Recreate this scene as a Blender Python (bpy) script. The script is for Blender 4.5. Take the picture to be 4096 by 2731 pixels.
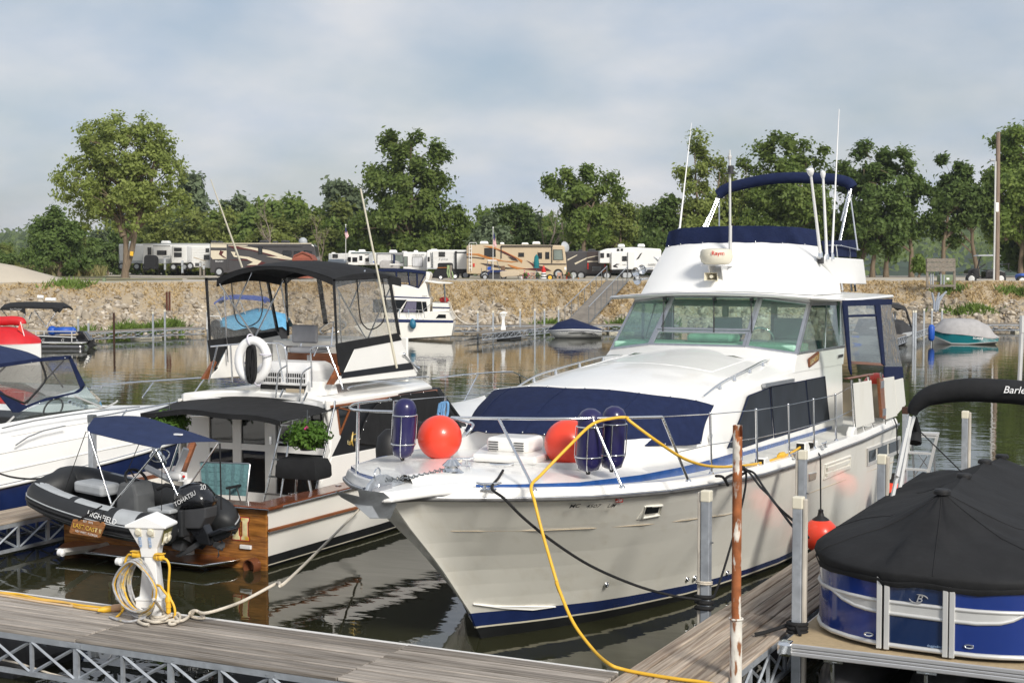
import bpy,math,random
import numpy as np
from mathutils import Vector,Matrix
# ------------------------------------------------------------------ camera, sky, sun, exposure
for o in list(bpy.data.objects): bpy.data.objects.remove(o)
SC = bpy.context.scene
COL = SC.collection
F,U0,V0,VH,CAMH = 5900.,2048.,1365.5,1065.,4.2
PITCH = math.atan((V0-VH)/F); YAW = math.atan((4980-2048)/F*math.cos(PITCH))
cd = bpy.data.cameras.new('camera'); cam = bpy.data.objects.new('camera',cd); COL.objects.link(cam)
cam.location = (0,0,CAMH); cam.rotation_euler = (math.pi/2-PITCH,0,YAW)
cd.sensor_width = 36; cd.lens = F/4096*36; cd.clip_start = .1; cd.clip_end = 9000
SC.camera = cam
SUN_EL,SUN_AZ = math.radians(33),math.atan2(.80,-.60)   # azimuth measured from +Y towards +X
SUND = Vector((math.cos(SUN_EL)*math.sin(SUN_AZ),math.cos(SUN_EL)*math.cos(SUN_AZ),math.sin(SUN_EL)))
w = bpy.data.worlds.new('World'); SC.world = w; w.use_nodes = True
N,L = w.node_tree.nodes,w.node_tree.links
N.clear()
def nd(t,**k):
    n = N.new(t)
    for a,b in k.items(): setattr(n,a,b)
    return n
def mth(op,a,b=None):
    n = nd('ShaderNodeMath',operation=op)
    for i,q in enumerate((a,b)):
        if q is None: continue
        if isinstance(q,(int,float)): n.inputs[i].default_value = q
        else: L.new(q,n.inputs[i])
    return n.outputs[0]
sky = nd('ShaderNodeTexSky',sky_type='NISHITA',sun_disc=False,sun_elevation=SUN_EL,sun_rotation=SUN_AZ,altitude=150,air_density=1.0,dust_density=2.2,ozone_density=1.0)
bg1 = nd('ShaderNodeBackground'); bg1.inputs[1].default_value = .08; L.new(sky.outputs[0],bg1.inputs[0])
tc = nd('ShaderNodeTexCoord'); sx = nd('ShaderNodeSeparateXYZ'); L.new(tc.outputs['Generated'],sx.inputs[0])
zz = mth('ADD',mth('MAXIMUM',sx.outputs[2],0.0),.34)
cx = nd('ShaderNodeCombineXYZ'); L.new(mth('DIVIDE',sx.outputs[0],zz),cx.inputs[0]); L.new(mth('DIVIDE',sx.outputs[1],zz),cx.inputs[1])
nz = nd('ShaderNodeTexNoise'); nz.inputs['Scale'].default_value = 2.1; nz.inputs['Detail'].default_value = 6; nz.inputs['Roughness'].default_value = .5; nz.inputs['Distortion'].default_value = .15
mp = nd('ShaderNodeMapping'); mp.inputs['Location'].default_value = (3.1,7.7,0); mp.inputs['Rotation'].default_value = (0,0,.46); mp.inputs['Scale'].default_value = (1.0,1.0,1)
L.new(cx.outputs[0],mp.inputs[0]); L.new(mp.outputs[0],nz.inputs['Vector'])
rp = nd('ShaderNodeValToRGB'); rp.color_ramp.elements[0].position = .34; rp.color_ramp.elements[0].color = (.45,.45,.45,1); rp.color_ramp.elements[1].position = .66; rp.color_ramp.elements[1].color = (.95,.95,.95,1)
L.new(nz.outputs[0],rp.inputs[0])
nz2 = nd('ShaderNodeTexNoise'); nz2.inputs['Scale'].default_value = 4.4; nz2.inputs['Detail'].default_value = 6; L.new(mp.outputs[0],nz2.inputs['Vector'])
rc = nd('ShaderNodeValToRGB'); rc.color_ramp.elements[0].position = .3; rc.color_ramp.elements[0].color = (.47,.54,.645,1); rc.color_ramp.elements[1].position = .72; rc.color_ramp.elements[1].color = (.72,.71,.715,1)
L.new(nz2.outputs[0],rc.inputs[0])
bg2 = nd('ShaderNodeBackground'); bg2.inputs[1].default_value = 1.0; L.new(rc.outputs[0],bg2.inputs[0])
mx = nd('ShaderNodeMixShader'); L.new(rp.outputs[0],mx.inputs[0]); L.new(bg1.outputs[0],mx.inputs[1]); L.new(bg2.outputs[0],mx.inputs[2])
ow = nd('ShaderNodeOutputWorld'); L.new(mx.outputs[0],ow.inputs[0])
sl = bpy.data.lights.new('sun','SUN'); sl.energy = 3.3; sl.angle = math.radians(14.0); sl.color = (1,.95,.86)
so = bpy.data.objects.new('sun',sl); COL.objects.link(so); so.rotation_euler = SUND.to_track_quat('Z','Y').to_euler()
SC.view_settings.view_transform = 'Standard'; SC.view_settings.look = 'None'; SC.view_settings.exposure = .22; SC.view_settings.gamma = 1
SC.render.engine = 'CYCLES'
SC.render.resolution_x,SC.render.resolution_y = 1024,682
# ------------------------------------------------------------------ helpers
R = random.Random(7)
_c,_s = math.cos(PITCH),math.sin(PITCH)
FW = Vector((-math.sin(YAW)*_c,math.cos(YAW)*_c,-_s)); RT = Vector((math.cos(YAW),math.sin(YAW),0)); UP = RT.cross(FW)
CP = Vector((0,0,CAMH)); FH = Vector((-math.sin(YAW),math.cos(YAW),0))
class Crop:                      # measured point of the photograph -> point on a plane of the place
    def __init__(s,ox,oy,sc): s.o = (ox,oy,sc)
    def r(s,x,y):
        u = s.o[0]+x/s.o[2]; v = s.o[1]+y/s.o[2]
        return FW+RT*((u-U0)/F)+UP*((V0-v)/F)
    def z(s,x,y,Z): r = s.r(x,y); return CP+r*((Z-CAMH)/r.z)
    def x(s,x,y,X): r = s.r(x,y); return CP+r*(X/r.x)
    def y(s,x,y,Y): r = s.r(x,y); return CP+r*(Y/r.y)
    def d(s,x,y,D): return CP+s.r(x,y)*D
    def xs(s,X,*p): return [s.x(a,b,X) for a,b in p]
    def ys(s,Y,*p): return [s.y(a,b,Y) for a,b in p]
    def zs(s,Z,*p): return [s.z(a,b,Z) for a,b in p]
    def ds(s,D,*p): return [s.d(a,b,D) for a,b in p]
S = Crop(0,0,1); OV = Crop(0,0,2352/4096)
A1 = Crop(0,1100,2.351); A2 = Crop(0,1700,2.351); A3 = Crop(0,2131,1.96); A4 = Crop(750,980,2.1382); A5 = Crop(750,1550,2.1382); A6 = Crop(1500,1500,1.68)
B1 = Crop(2400,400,1.96); B2 = Crop(2300,1000,1.68); B3 = Crop(2700,1350,2.351); B4 = Crop(2600,1900,1.8867); B5 = Crop(3100,1500,2.3614); B6 = Crop(3000,2031,2.146)
C1 = Crop(0,400,1.96); C2 = Crop(400,900,2.352); C3 = Crop(1200,900,3.36); C4 = Crop(1800,850,2.6133); C5 = Crop(1500,1050,2.352); C6 = Crop(3300,450,2.24); C7 = Crop(3300,1000,2.8505); C8 = Crop(1300,450,1.68)
D1 = Crop(0,2331,3.92); D2 = Crop(1800,2331,3.92); D3 = Crop(2400,2331,3.92); D4 = Crop(3000,2050,3.92); D6 = Crop(3200,2331,2.625); D7 = Crop(600,2331,3.92)
E1 = Crop(0,1300,4.704); E2 = Crop(500,1600,3.92); E3 = Crop(500,1900,3.92)
def gp(u,dep,z):               # ground point: overview column u (0..2352), distance ahead dep, height z
    return Vector((FH.x*dep,FH.y*dep,z))+RT*((u-1176)/3388*dep)
MW = {}
def V(*a): return Vector(a)
def lerp(a,b,t): return a+(b-a)*t
def tag(o,label,cat,group=None,kind=None):
    if label: o['label'] = label
    if cat: o['category'] = cat
    if group: o['group'] = group
    if kind: o['kind'] = kind
    return o
def thing(name,label,cat,loc=(0,0,0),rz=0,group=None):
    o = bpy.data.objects.new(name,None); COL.objects.link(o); o.empty_display_size = .2
    o.location = loc; o.rotation_euler = (0,0,rz)
    MW[o.name] = Matrix.Translation(Vector(loc)) @ Matrix.Rotation(rz,4,'Z')
    return tag(o,label,cat,group)
def copytree(root,loc,rz=None,label=None,group=None,sc=None):
    r = root.copy(); COL.objects.link(r); r.location = loc
    if rz is not None: r.rotation_euler = (0,0,rz)
    if sc is not None: r.scale = sc if hasattr(sc,'__len__') else (sc,sc,sc)
    if label: r['label'] = label
    if group: r['group'] = group
    for ch in [c for c in KIDS.get(root.name,[])]:
        c = ch.copy(); COL.objects.link(c); c.parent = r
        for g in KIDS.get(ch.name,[]):
            d = g.copy(); COL.objects.link(d); d.parent = c
    return r
KIDS = {}
class MB:
    def __init__(s): s.v = []; s.f = []; s.m = []; s.mi = 0
    def add(s,vs,fs):
        b = len(s.v); s.v += [Vector(p) for p in vs]
        for f in fs: s.f.append([i+b for i in f]); s.m.append(s.mi)
        return s
    def hexa(s,p):              # 4 bottom (ccw), 4 top
        return s.add(p,[(3,2,1,0),(4,5,6,7),(0,1,5,4),(1,2,6,5),(2,3,7,6),(3,0,4,7)])
    def box(s,c,d,rz=0,m=None):
        x,y,z = d[0]/2,d[1]/2,d[2]/2
        p = [V(-x,-y,-z),V(x,-y,-z),V(x,y,-z),V(-x,y,-z),V(-x,-y,z),V(x,-y,z),V(x,y,z),V(-x,y,z)]
        if m is None: m = Matrix.Rotation(rz,4,'Z')
        return s.hexa([Vector(c)+m @ q for q in p])
    def bx(s,x0,x1,y0,y1,z0,z1): return s.box(((x0+x1)/2,(y0+y1)/2,(z0+z1)/2),(abs(x1-x0),abs(y1-y0),abs(z1-z0)))
    def prism(s,pts,vec):
        n = len(pts); vec = Vector(vec); p = [Vector(q) for q in pts]
        nn = Vector((0,0,0))
        for i in range(n): nn += (p[i]-p[0]).cross(p[(i+1) % n]-p[0])
        if nn.dot(vec) < 0: p.reverse()
        q = p+[a+vec for a in p]
        return s.add(q,[list(range(n))[::-1],list(range(n,2*n))]+[(i,(i+1) % n,n+(i+1) % n,n+i) for i in range(n)])
    def slab(s,pts,t):         # polygon given thickness along its normal, centred
        p = [Vector(q) for q in pts]; nn = Vector((0,0,0))
        for i in range(len(p)): nn += (p[i]-p[0]).cross(p[(i+1) % len(p)]-p[0])
        nn.normalize()
        return s.prism([a-nn*t/2 for a in p],nn*t)
    def frame(s,pts,wd,t):    # closed frame of bars round a polygon (mitred ring), inset by wd
        p = [Vector(q) for q in pts]; n = len(p); c = sum(p,Vector())/n; nn = Vector((0,0,0))
        for i in range(n): nn += (p[i]-p[0]).cross(p[(i+1) % n]-p[0])
        nn.normalize(); q = []
        for i in range(n):
            a = (p[i]-p[i-1]).normalized(); b = (p[(i+1) % n]-p[i]).normalized()
            m = (nn.cross(a)+nn.cross(b)); m = m/max(.35,m.length**2/2)
            q.append(p[i]+m*wd)
        vs = [a-nn*t/2 for a in p]+[a-nn*t/2 for a in q]+[a+nn*t/2 for a in p]+[a+nn*t/2 for a in q]
        fs = []
        for i in range(n):
            j = (i+1) % n
            fs += [(j,i,n+i,n+j),(2*n+i,2*n+j,3*n+j,3*n+i),(i,j,2*n+j,2*n+i),(n+j,n+i,3*n+i,3*n+j)]
        return s.add(vs,fs)
    def inset(s,pts,wd):
        p = [Vector(q) for q in pts]; n = len(p); nn = Vector((0,0,0))
        for i in range(n): nn += (p[i]-p[0]).cross(p[(i+1) % n]-p[0])
        nn.normalize(); q = []
        for i in range(n):
            a = (p[i]-p[i-1]).normalized(); b = (p[(i+1) % n]-p[i]).normalized()
            m = (nn.cross(a)+nn.cross(b)); m = m/max(.35,m.length**2/2); q.append(p[i]+m*wd)
        return q
    def tube(s,path,r,n=8,closed=False,cap=True,flat=1.0):
        p = [Vector(q) for q in path]; k = len(p); rr = r if hasattr(r,'__len__') else [r]*k
        tg = []
        for i in range(k):
            a = p[i-1] if (i > 0 or closed) else p[i]; b = p[(i+1) % k] if (i < k-1 or closed) else p[i]
            d = b-a; tg.append(d.normalized() if d.length > 1e-9 else V(0,0,1))
        u = tg[0].orthogonal().normalized(); rings = []
        if abs(tg[0].z) < .9: u = (V(0,0,1)-tg[0]*tg[0].z).normalized()
        for i in range(k):
            if i: u = (u-tg[i]*u.dot(tg[i])); u = u.normalized() if u.length > 1e-6 else tg[i].orthogonal().normalized()
            w_ = tg[i].cross(u)
            rings.append([p[i]+(u*math.cos(2*math.pi*j/n)*flat+w_*math.sin(2*math.pi*j/n))*rr[i] for j in range(n)])
        if closed: rings.append(rings[0])
        return s.loft(rings,True,cap and not closed,cap and not closed)
    def loft(s,rings,closed=True,cap0=False,cap1=False,wrap=False):
        n = len(rings[0]); fs = []; vs = [q for r_ in rings for q in r_]
        for i in range(len(rings)-1):
            for j in range(n if closed else n-1):
                k = (j+1) % n; fs.append((i*n+j,i*n+k,(i+1)*n+k,(i+1)*n+j))
        if cap0: fs.append(list(range(n))[::-1])
        if cap1: fs.append([(len(rings)-1)*n+j for j in range(n)])
        return s.add(vs,fs)
    def shell(s,rings,t):      # open surface with thickness t (offset straight down/inwards by vector t)
        t = Vector(t); s.loft(rings,False); s.loft([[q+t for q in r_][::-1] for r_ in rings],False)
        def edge(a): s.loft([a,[q+t for q in a]],False)
        edge(rings[0][::-1]); edge(rings[-1]); edge([r_[0] for r_ in rings]); edge([r_[-1] for r_ in rings][::-1])
        return s
    def lathe(s,prof,n=16,o=(0,0,0),ax=(0,0,1),sc=(1,1)):
        ax = Vector(ax).normalized(); u = ax.orthogonal().normalized(); w_ = ax.cross(u); o = Vector(o)
        rings = [[o+ax*z+(u*math.cos(2*math.pi*j/n)*sc[0]+w_*math.sin(2*math.pi*j/n)*sc[1])*max(r,1e-4) for j in range(n)] for r,z in prof]
        return s.loft(rings,True,prof[0][0] > 1e-3,prof[-1][0] > 1e-3)
    def ball(s,c,r,n=16,m=10):
        rx = r if hasattr(r,'__len__') else (r,r,r); c = Vector(c)
        rings = [[c+V(rx[0]*math.sin(math.pi*i/m)*math.cos(2*math.pi*j/n),rx[1]*math.sin(math.pi*i/m)*math.sin(2*math.pi*j/n),-rx[2]*math.cos(math.pi*i/m)) for j in range(n)] for i in range(m+1)]
        rings[0] = [c+V(0,0,-rx[2]*.9999)]*n
        return s.loft(rings)
    def torus(s,c,Rr,r,ax=(0,0,1),n=32,m=10,sc=(1,1)):
        ax = Vector(ax).normalized(); u = V(1,0,0) if abs(ax.z) > .9 else V(0,0,1).cross(ax).normalized(); w_ = ax.cross(u); c = Vector(c)
        return s.tube([c+(u*math.cos(2*math.pi*i/n)*sc[0]+w_*math.sin(2*math.pi*i/n)*sc[1])*Rr for i in range(n)],r,m,closed=True)
    def build(s,name,mats,parent=None,sm=None,bev=None,world=True,seg=2,sub=0):
        me = bpy.data.meshes.new(name)
        vs = s.v
        if parent is not None and world:
            inv = MW[parent.name].inverted(); vs = [inv @ p for p in vs]
        me.from_pydata([tuple(p) for p in vs],[],s.f)
        ml = mats if isinstance(mats,(list,tuple)) else [mats]
        for q in ml: me.materials.append(M[q])
        if len(ml) > 1: me.polygons.foreach_set('material_index',s.m)
        if sm is not None:
            me.polygons.foreach_set('use_smooth',[True]*len(me.polygons))
            if sm < 179: me.set_sharp_from_angle(angle=math.radians(sm))
        me.validate(); me.update()
        return link(name,me,parent,bev,seg,sub)
def link(name,me,parent=None,bev=None,seg=2,sub=0):
    o = bpy.data.objects.new(name,me); COL.objects.link(o)
    if parent is not None:
        o.parent = parent; KIDS.setdefault(parent.name,[]).append(o); MW[o.name] = MW[parent.name]
    else: MW[o.name] = Matrix.Identity(4)
    if bev:
        b = o.modifiers.new('bevel','BEVEL'); b.width = bev; b.segments = seg; b.limit_method = 'ANGLE'; b.angle_limit = math.radians(35); b.harden_normals = False
    if sub:
        b = o.modifiers.new('sub','SUBSURF'); b.levels = sub; b.render_levels = sub
    return o
def npmesh(name,verts,quads,mat,smooth=False):
    me = bpy.data.meshes.new(name); nv,nq,k = len(verts),len(quads),quads.shape[1]
    me.vertices.add(nv); me.vertices.foreach_set('co',np.ascontiguousarray(verts,dtype=np.float32).ravel())
    me.loops.add(nq*k); me.loops.foreach_set('vertex_index',np.ascontiguousarray(quads,dtype=np.int32).ravel())
    me.polygons.add(nq); me.polygons.foreach_set('loop_start',np.arange(0,nq*k,k,dtype=np.int32))
    me.materials.append(M[mat]); me.update(calc_edges=True)
    if smooth: me.polygons.foreach_set('use_smooth',[True]*nq)
    return me
def text(name,body,mat,parent,o,ax,ay,size,ext=.002,bold=0.0,al='CENTER',shear=0):
    cu = bpy.data.curves.new('t','FONT'); cu.body = body; cu.size = 1; cu.align_x = al; cu.align_y = 'CENTER'; cu.extrude = 0; cu.offset = bold; cu.shear = shear; cu.resolution_u = 3
    to = bpy.data.objects.new('t',cu); COL.objects.link(to)
    dg = bpy.context.evaluated_depsgraph_get(); me = bpy.data.meshes.new_from_object(to.evaluated_get(dg)); bpy.data.objects.remove(to)
    ax = Vector(ax).normalized(); az = ax.cross(Vector(ay)).normalized(); ay = az.cross(ax); o = Vector(o)
    inv = MW[parent.name].inverted()
    for v in me.vertices: v.co = inv @ (o+ax*v.co.x*size+ay*v.co.y*size+az*ext)
    me.name = name; me.materials.clear(); me.materials.append(M[mat]); me.update()
    return link(name,me,parent)
def smooth(p,k=5):
    out = []
    for i in range(len(p)-1):
        a,b,c_,d = p[max(i-1,0)],p[i],p[i+1],p[min(i+2,len(p)-1)]
        for j in range(k): t_ = j/k; out.append(.5*((2*b)+(-a+c_)*t_+(2*a-5*b+4*c_-d)*t_*t_+(-a+3*b-3*c_+d)*t_**3))
    return out+[p[-1]]
# ------------------------------------------------------------------ materials
M = {}
def mk(name,col,rough=.5,metal=0.,var=.06,vs=4.,bump=0.,bs=60.,stretch=None,coat=0.,spec=.5,col2=None,c2=(.5,.7),c2s=3.,rnd=0.,trans=0.,alpha=1.,ior=1.45,c2st=None,dirt=0.):
    m = bpy.data.materials.new(name); m.use_nodes = True; T = m.node_tree; n,l = T.nodes,T.links
    p = n['Principled BSDF']; M[name] = m
    p.inputs['Roughness'].default_value = rough; p.inputs['Metallic'].default_value = metal
    p.inputs['Specular IOR Level'].default_value = spec; p.inputs['Coat Weight'].default_value = coat; p.inputs['Coat Roughness'].default_value = .05
    p.inputs['Transmission Weight'].default_value = trans; p.inputs['Alpha'].default_value = alpha; p.inputs['IOR'].default_value = ior
    tcn = n.new('ShaderNodeTexCoord'); vec = tcn.outputs['Object']
    oi = n.new('ShaderNodeObjectInfo')
    if rnd:
        a = n.new('ShaderNodeVectorMath'); a.operation = 'MULTIPLY_ADD'; l.new(oi.outputs['Random'],a.inputs[0]); a.inputs[1].default_value = (37,53,71); l.new(vec,a.inputs[2]); vec = a.outputs[0]
    def noise(sc,st=None,det=4):
        v = vec
        if st:
            mp_ = n.new('ShaderNodeMapping'); mp_.inputs['Scale'].default_value = st; l.new(v,mp_.inputs[0]); v = mp_.outputs[0]
        t = n.new('ShaderNodeTexNoise'); t.inputs['Scale'].default_value = sc; t.inputs['Detail'].default_value = det; l.new(v,t.inputs['Vector']); return t.outputs[0]
    def mixc(fac,a,b,mode='MIX'):
        x = n.new('ShaderNodeMix'); x.data_type = 'RGBA'; x.blend_type = mode
        if isinstance(fac,float): x.inputs[0].default_value = fac
        else: l.new(fac,x.inputs[0])
        for i,q in ((6,a),(7,b)):
            if isinstance(q,tuple): x.inputs[i].default_value = (*q[:3],1)
            else: l.new(q,x.inputs[i])
        return x.outputs[2]
    def mrange(v,a,b,c,d):
        x = n.new('ShaderNodeMapRange'); l.new(v,x.inputs[0])
        for i,q in enumerate((a,b,c,d)): x.inputs[i+1].default_value = q
        return x.outputs[0]
    cur = tuple(col)
    if col2: cur = mixc(mrange(noise(c2s,c2st or stretch,6),c2[0],c2[1],0,1),cur,tuple(col2))
    if var:
        f = mrange(noise(vs,stretch,5),.25,.75,1-var,1+var)
        if rnd:
            mm = n.new('ShaderNodeMath'); mm.operation = 'MULTIPLY'; l.new(f,mm.inputs[0]); l.new(mrange(oi.outputs['Random'],0,1,1-rnd,1+rnd),mm.inputs[1]); f = mm.outputs[0]
        cb = n.new('ShaderNodeCombineColor')
        for i in range(3): l.new(f,cb.inputs[i])
        cur = mixc(1.,cur,cb.outputs[0],'MULTIPLY')
    if isinstance(cur,tuple): p.inputs['Base Color'].default_value = (*cur,1)
    else: l.new(cur,p.inputs['Base Color'])
    if bump:
        b = n.new('ShaderNodeBump'); b.inputs['Strength'].default_value = bump; b.inputs['Distance'].default_value = .02; l.new(noise(bs,stretch,5),b.inputs['Height']); l.new(b.outputs[0],p.inputs['Normal'])
    return m
mk('gel',(.84,.83,.80),.28,var=.03,vs=2.2,coat=.35)                      # gelcoat white
mk('gelc',(.86,.84,.765),.22,var=.03,vs=1.3,coat=.4,col2=(.74,.70,.60),c2=(.55,.9),c2s=1.4,c2st=(6,2,.6))  # cream hull
mk('gelw',(.83,.83,.82),.35,var=.02,vs=2)
mk('nonskid',(.72,.71,.66),.7,var=.04,bump=.3,bs=300)
mk('navyp',(.012,.025,.10),.25,var=.15,vs=5,coat=.4)
mk('bluestripe',(.018,.075,.26),.2,var=.2,vs=8,coat=.3)
mk('blackp',(.012,.013,.016),.35,var=.2,vs=3)
mk('bottom',(.010,.011,.012),.6,var=.3,vs=4)
mk('navyc',(.0125,.020,.060),.85,var=.18,vs=9,bump=.35,bs=30,spec=.2)    # canvas
mk('navyc2',(.024,.036,.088),.85,var=.15,vs=6,bump=.3,bs=25,spec=.2)
mk('blackc',(.019,.0195,.021),.8,var=.2,vs=4,bump=.45,bs=9,spec=.25)
mk('chromes',(.78,.79,.80),.12,1.,var=.05,vs=30)
mk('alu',(.55,.56,.58),.38,1.,var=.1,vs=12,bump=.05,bs=40)
mk('aluw',(.62,.62,.61),.45,.35,var=.06,vs=6)
mk('galv',(.40,.43,.47),.5,.45,var=.2,vs=14,col2=(.27,.29,.32),c2=(.5,.75),c2s=7,bump=.06,bs=30)
mk('galvd',(.17,.185,.20),.55,.6,var=.2,vs=9)
mk('white',(.80,.80,.80),.4,var=.03,vs=5)
mk('offw',(.68,.64,.52),.5,var=.05,vs=6)
mk('rubrail',(.12,.12,.12),.4,var=.2,vs=8)
mk('rubber',(.012,.012,.013),.55,var=.2,vs=8)
mk('rubgrey',(.10,.105,.11),.6,var=.12,vs=7)
mk('lgrey',(.38,.40,.42),.55,var=.08,vs=8)
mk('plblack',(.010,.0105,.013),.18,var=.1,vs=6,coat=.5)
mk('fendnavy',(.016,.014,.075),.28,var=.12,vs=4,coat=.3)
mk('orange',(.80,.060,.028),.33,var=.06,vs=5,coat=.15)
mk('yellow',(.74,.43,.035),.45,var=.1,vs=9)
mk('ropew',(.62,.56,.47),.85,var=.18,vs=60,bump=.5,bs=140)
mk('ropeb',(.010,.010,.011),.8,var=.2,vs=50,bump=.4,bs=140)
mk('ropeblue',(.14,.30,.52),.85,var=.25,vs=40)
mk('coil',(.36,.36,.37),.6,var=.35,vs=25,col2=(.55,.42,.14),c2=(.55,.7),c2s=9)
mk('teak',(.21,.068,.022),.35,var=.3,vs=6,stretch=(1,.6,6),coat=.25)
mk('varnish',(.36,.15,.035),.22,var=.45,vs=3.2,stretch=(1.2,6,14),coat=.35,col2=(.16,.055,.014),c2=(.45,.7),c2s=2.6)
mk('plank',(.34,.305,.27),.82,var=.34,vs=5.5,stretch=(.25,9,4),col2=(.19,.165,.14),c2=(.46,.66),c2s=4.2,bump=.8,bs=9,rnd=.30,spec=.2)
mk('planky',(.40,.335,.27),.8,var=.32,vs=4.5,stretch=(10,.3,4),col2=(.25,.19,.145),c2=(.46,.64),c2s=3.6,bump=.8,bs=9,rnd=.26,spec=.2)
mk('oldwood',(.21,.185,.155),.85,var=.35,vs=5,stretch=(.4,3,3),rnd=.1,bump=.3,bs=12)
mk('polewood',(.24,.18,.14),.85,var=.35,vs=4,stretch=(4,4,.3),bump=.3,bs=15)
mk('rust',(.29,.095,.032),.8,var=.4,vs=12,col2=(.60,.56,.50),c2=(.52,.58),c2s=5.5,c2st=(3,3,.9),bump=.25,bs=20)
mk('rustw',(.66,.63,.57),.7,var=.15,vs=8,col2=(.25,.10,.04),c2=(.56,.64),c2s=5,c2st=(3,3,.8),bump=.2,bs=20)
mk('rustd',(.05,.022,.014),.85,var=.4,vs=9)
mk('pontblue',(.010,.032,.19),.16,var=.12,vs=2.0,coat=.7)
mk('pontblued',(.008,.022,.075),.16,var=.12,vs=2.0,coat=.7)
mk('tandeck',(.43,.33,.20),.75,var=.12,vs=25,bump=.1,bs=90)
mk('silver',(.60,.60,.61),.35,.6,var=.04,vs=5)
mk('interior',(.10,.20,.155),.6,var=.2,vs=2)
mk('dark',(.010,.010,.010),.7,var=.2,vs=3)
mk('darkgrey',(.045,.046,.05),.6,var=.2,vs=5)
mk('mint',(.36,.60,.47),.5,var=.06,vs=4)
mk('meshsc',(.020,.026,.036),.75,var=.25,vs=4,bump=.2,bs=60)
mk('cushion',(.245,.25,.27),.8,var=.08,vs=10,bump=.2,bs=50)
mk('webbing',(.14,.28,.30),.8,var=.25,vs=30)
mk('red',(.52,.012,.018),.55,var=.1,vs=4,bump=.2,bs=12)
mk('redf',(.72,.06,.04),.6,var=.1,vs=6)
mk('bluep',(.015,.085,.42),.45,var=.12,vs=6)
mk('tealp',(.008,.17,.20),.2,var=.06,vs=3,coat=.5)
mk('tarp',(.10,.32,.52),.6,var=.2,vs=4,bump=.5,bs=7)
mk('canopyblue',(.06,.10,.36),.75,var=.15,vs=5)
mk('fendblue',(.018,.14,.24),.5,var=.15,vs=7)
mk('greycov',(.37,.36,.36),.8,var=.12,vs=4,bump=.4,bs=8)
mk('tan',(.48,.40,.29),.6,var=.06,vs=5)
mk('gold',(.72,.46,.06),.35,var=.3,vs=9,col2=(.80,.72,.42),c2=(.45,.6),c2s=5)
mk('bronze',(.16,.055,.025),.4,var=.2,vs=20)
mk('purple',(.13,.12,.18),.8,var=.3,vs=8,stretch=(8,8,.5))
mk('soffit',(.70,.69,.64),.5,var=.03)
mk('crimson',(.55,.02,.015),.4,var=.05)
mk('signwood',(.30,.13,.045),.5,var=.45,vs=5,stretch=(2,2,14),col2=(.15,.06,.02),c2=(.5,.7),c2s=4)
mk('skyblue',(.30,.42,.62),.6,var=.05)
mk('lime',(.35,.60,.10),.5,var=.1)
def glass(name,col,al,rough=.02,f0=.05):
    m = bpy.data.materials.new(name); m.use_nodes = True; T = m.node_tree; n,l = T.nodes,T.links; n.clear(); M[name] = m
    g = n.new('ShaderNodeBsdfGlossy'); g.inputs['Roughness'].default_value = rough; g.inputs[0].default_value = (.95,.97,1,1)
    t = n.new('ShaderNodeBsdfTransparent'); t.inputs[0].default_value = (*col,1)
    d = n.new('ShaderNodeBsdfDiffuse'); d.inputs[0].default_value = (.55,.55,.53,1)
    lw = n.new('ShaderNodeLayerWeight'); lw.inputs[0].default_value = .5
    pw_ = n.new('ShaderNodeMath'); pw_.operation = 'POWER'; pw_.inputs[1].default_value = 4; l.new(lw.outputs['Facing'],pw_.inputs[0])
    fr = n.new('ShaderNodeMath'); fr.operation = 'MULTIPLY_ADD'; fr.inputs[1].default_value = .9; fr.inputs[2].default_value = f0; l.new(pw_.outputs[0],fr.inputs[0])
    a = n.new('ShaderNodeMixShader'); a.inputs[0].default_value = al; l.new(t.outputs[0],a.inputs[1]); l.new(d.outputs[0],a.inputs[2])
    b = n.new('ShaderNodeMixShader'); l.new(fr.outputs[0],b.inputs[0]); l.new(a.outputs[0],b.inputs[1]); l.new(g.outputs[0],b.inputs[2])
    o = n.new('ShaderNodeOutputMaterial'); l.new(b.outputs[0],o.inputs[0])
    if rough > .03:          # wavy vinyl
        tx = n.new('ShaderNodeTexCoord'); nz_ = n.new('ShaderNodeTexNoise'); nz_.inputs['Scale'].default_value = 4.5; nz_.inputs['Distortion'].default_value = .9; nz_.inputs['Detail'].default_value = 3; l.new(tx.outputs['Object'],nz_.inputs[0])
        bm = n.new('ShaderNodeBump'); bm.inputs['Strength'].default_value = .35; bm.inputs['Distance'].default_value = .09; l.new(nz_.outputs[0],bm.inputs['Height']); l.new(bm.outputs[0],g.inputs['Normal']); l.new(bm.outputs[0],lw.inputs['Normal'])
    return m
glass('glass',(.90,.94,.92),.02)
glass('glassg',(.72,.85,.79),.04,.02,.10)
glass('vinyl',(.93,.92,.90),.055,.06)
glass('vinyld',(.36,.35,.36),.10,.06)
mk('dglass',(.012,.014,.016),.06,var=.1,vs=2,coat=.6)
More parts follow.
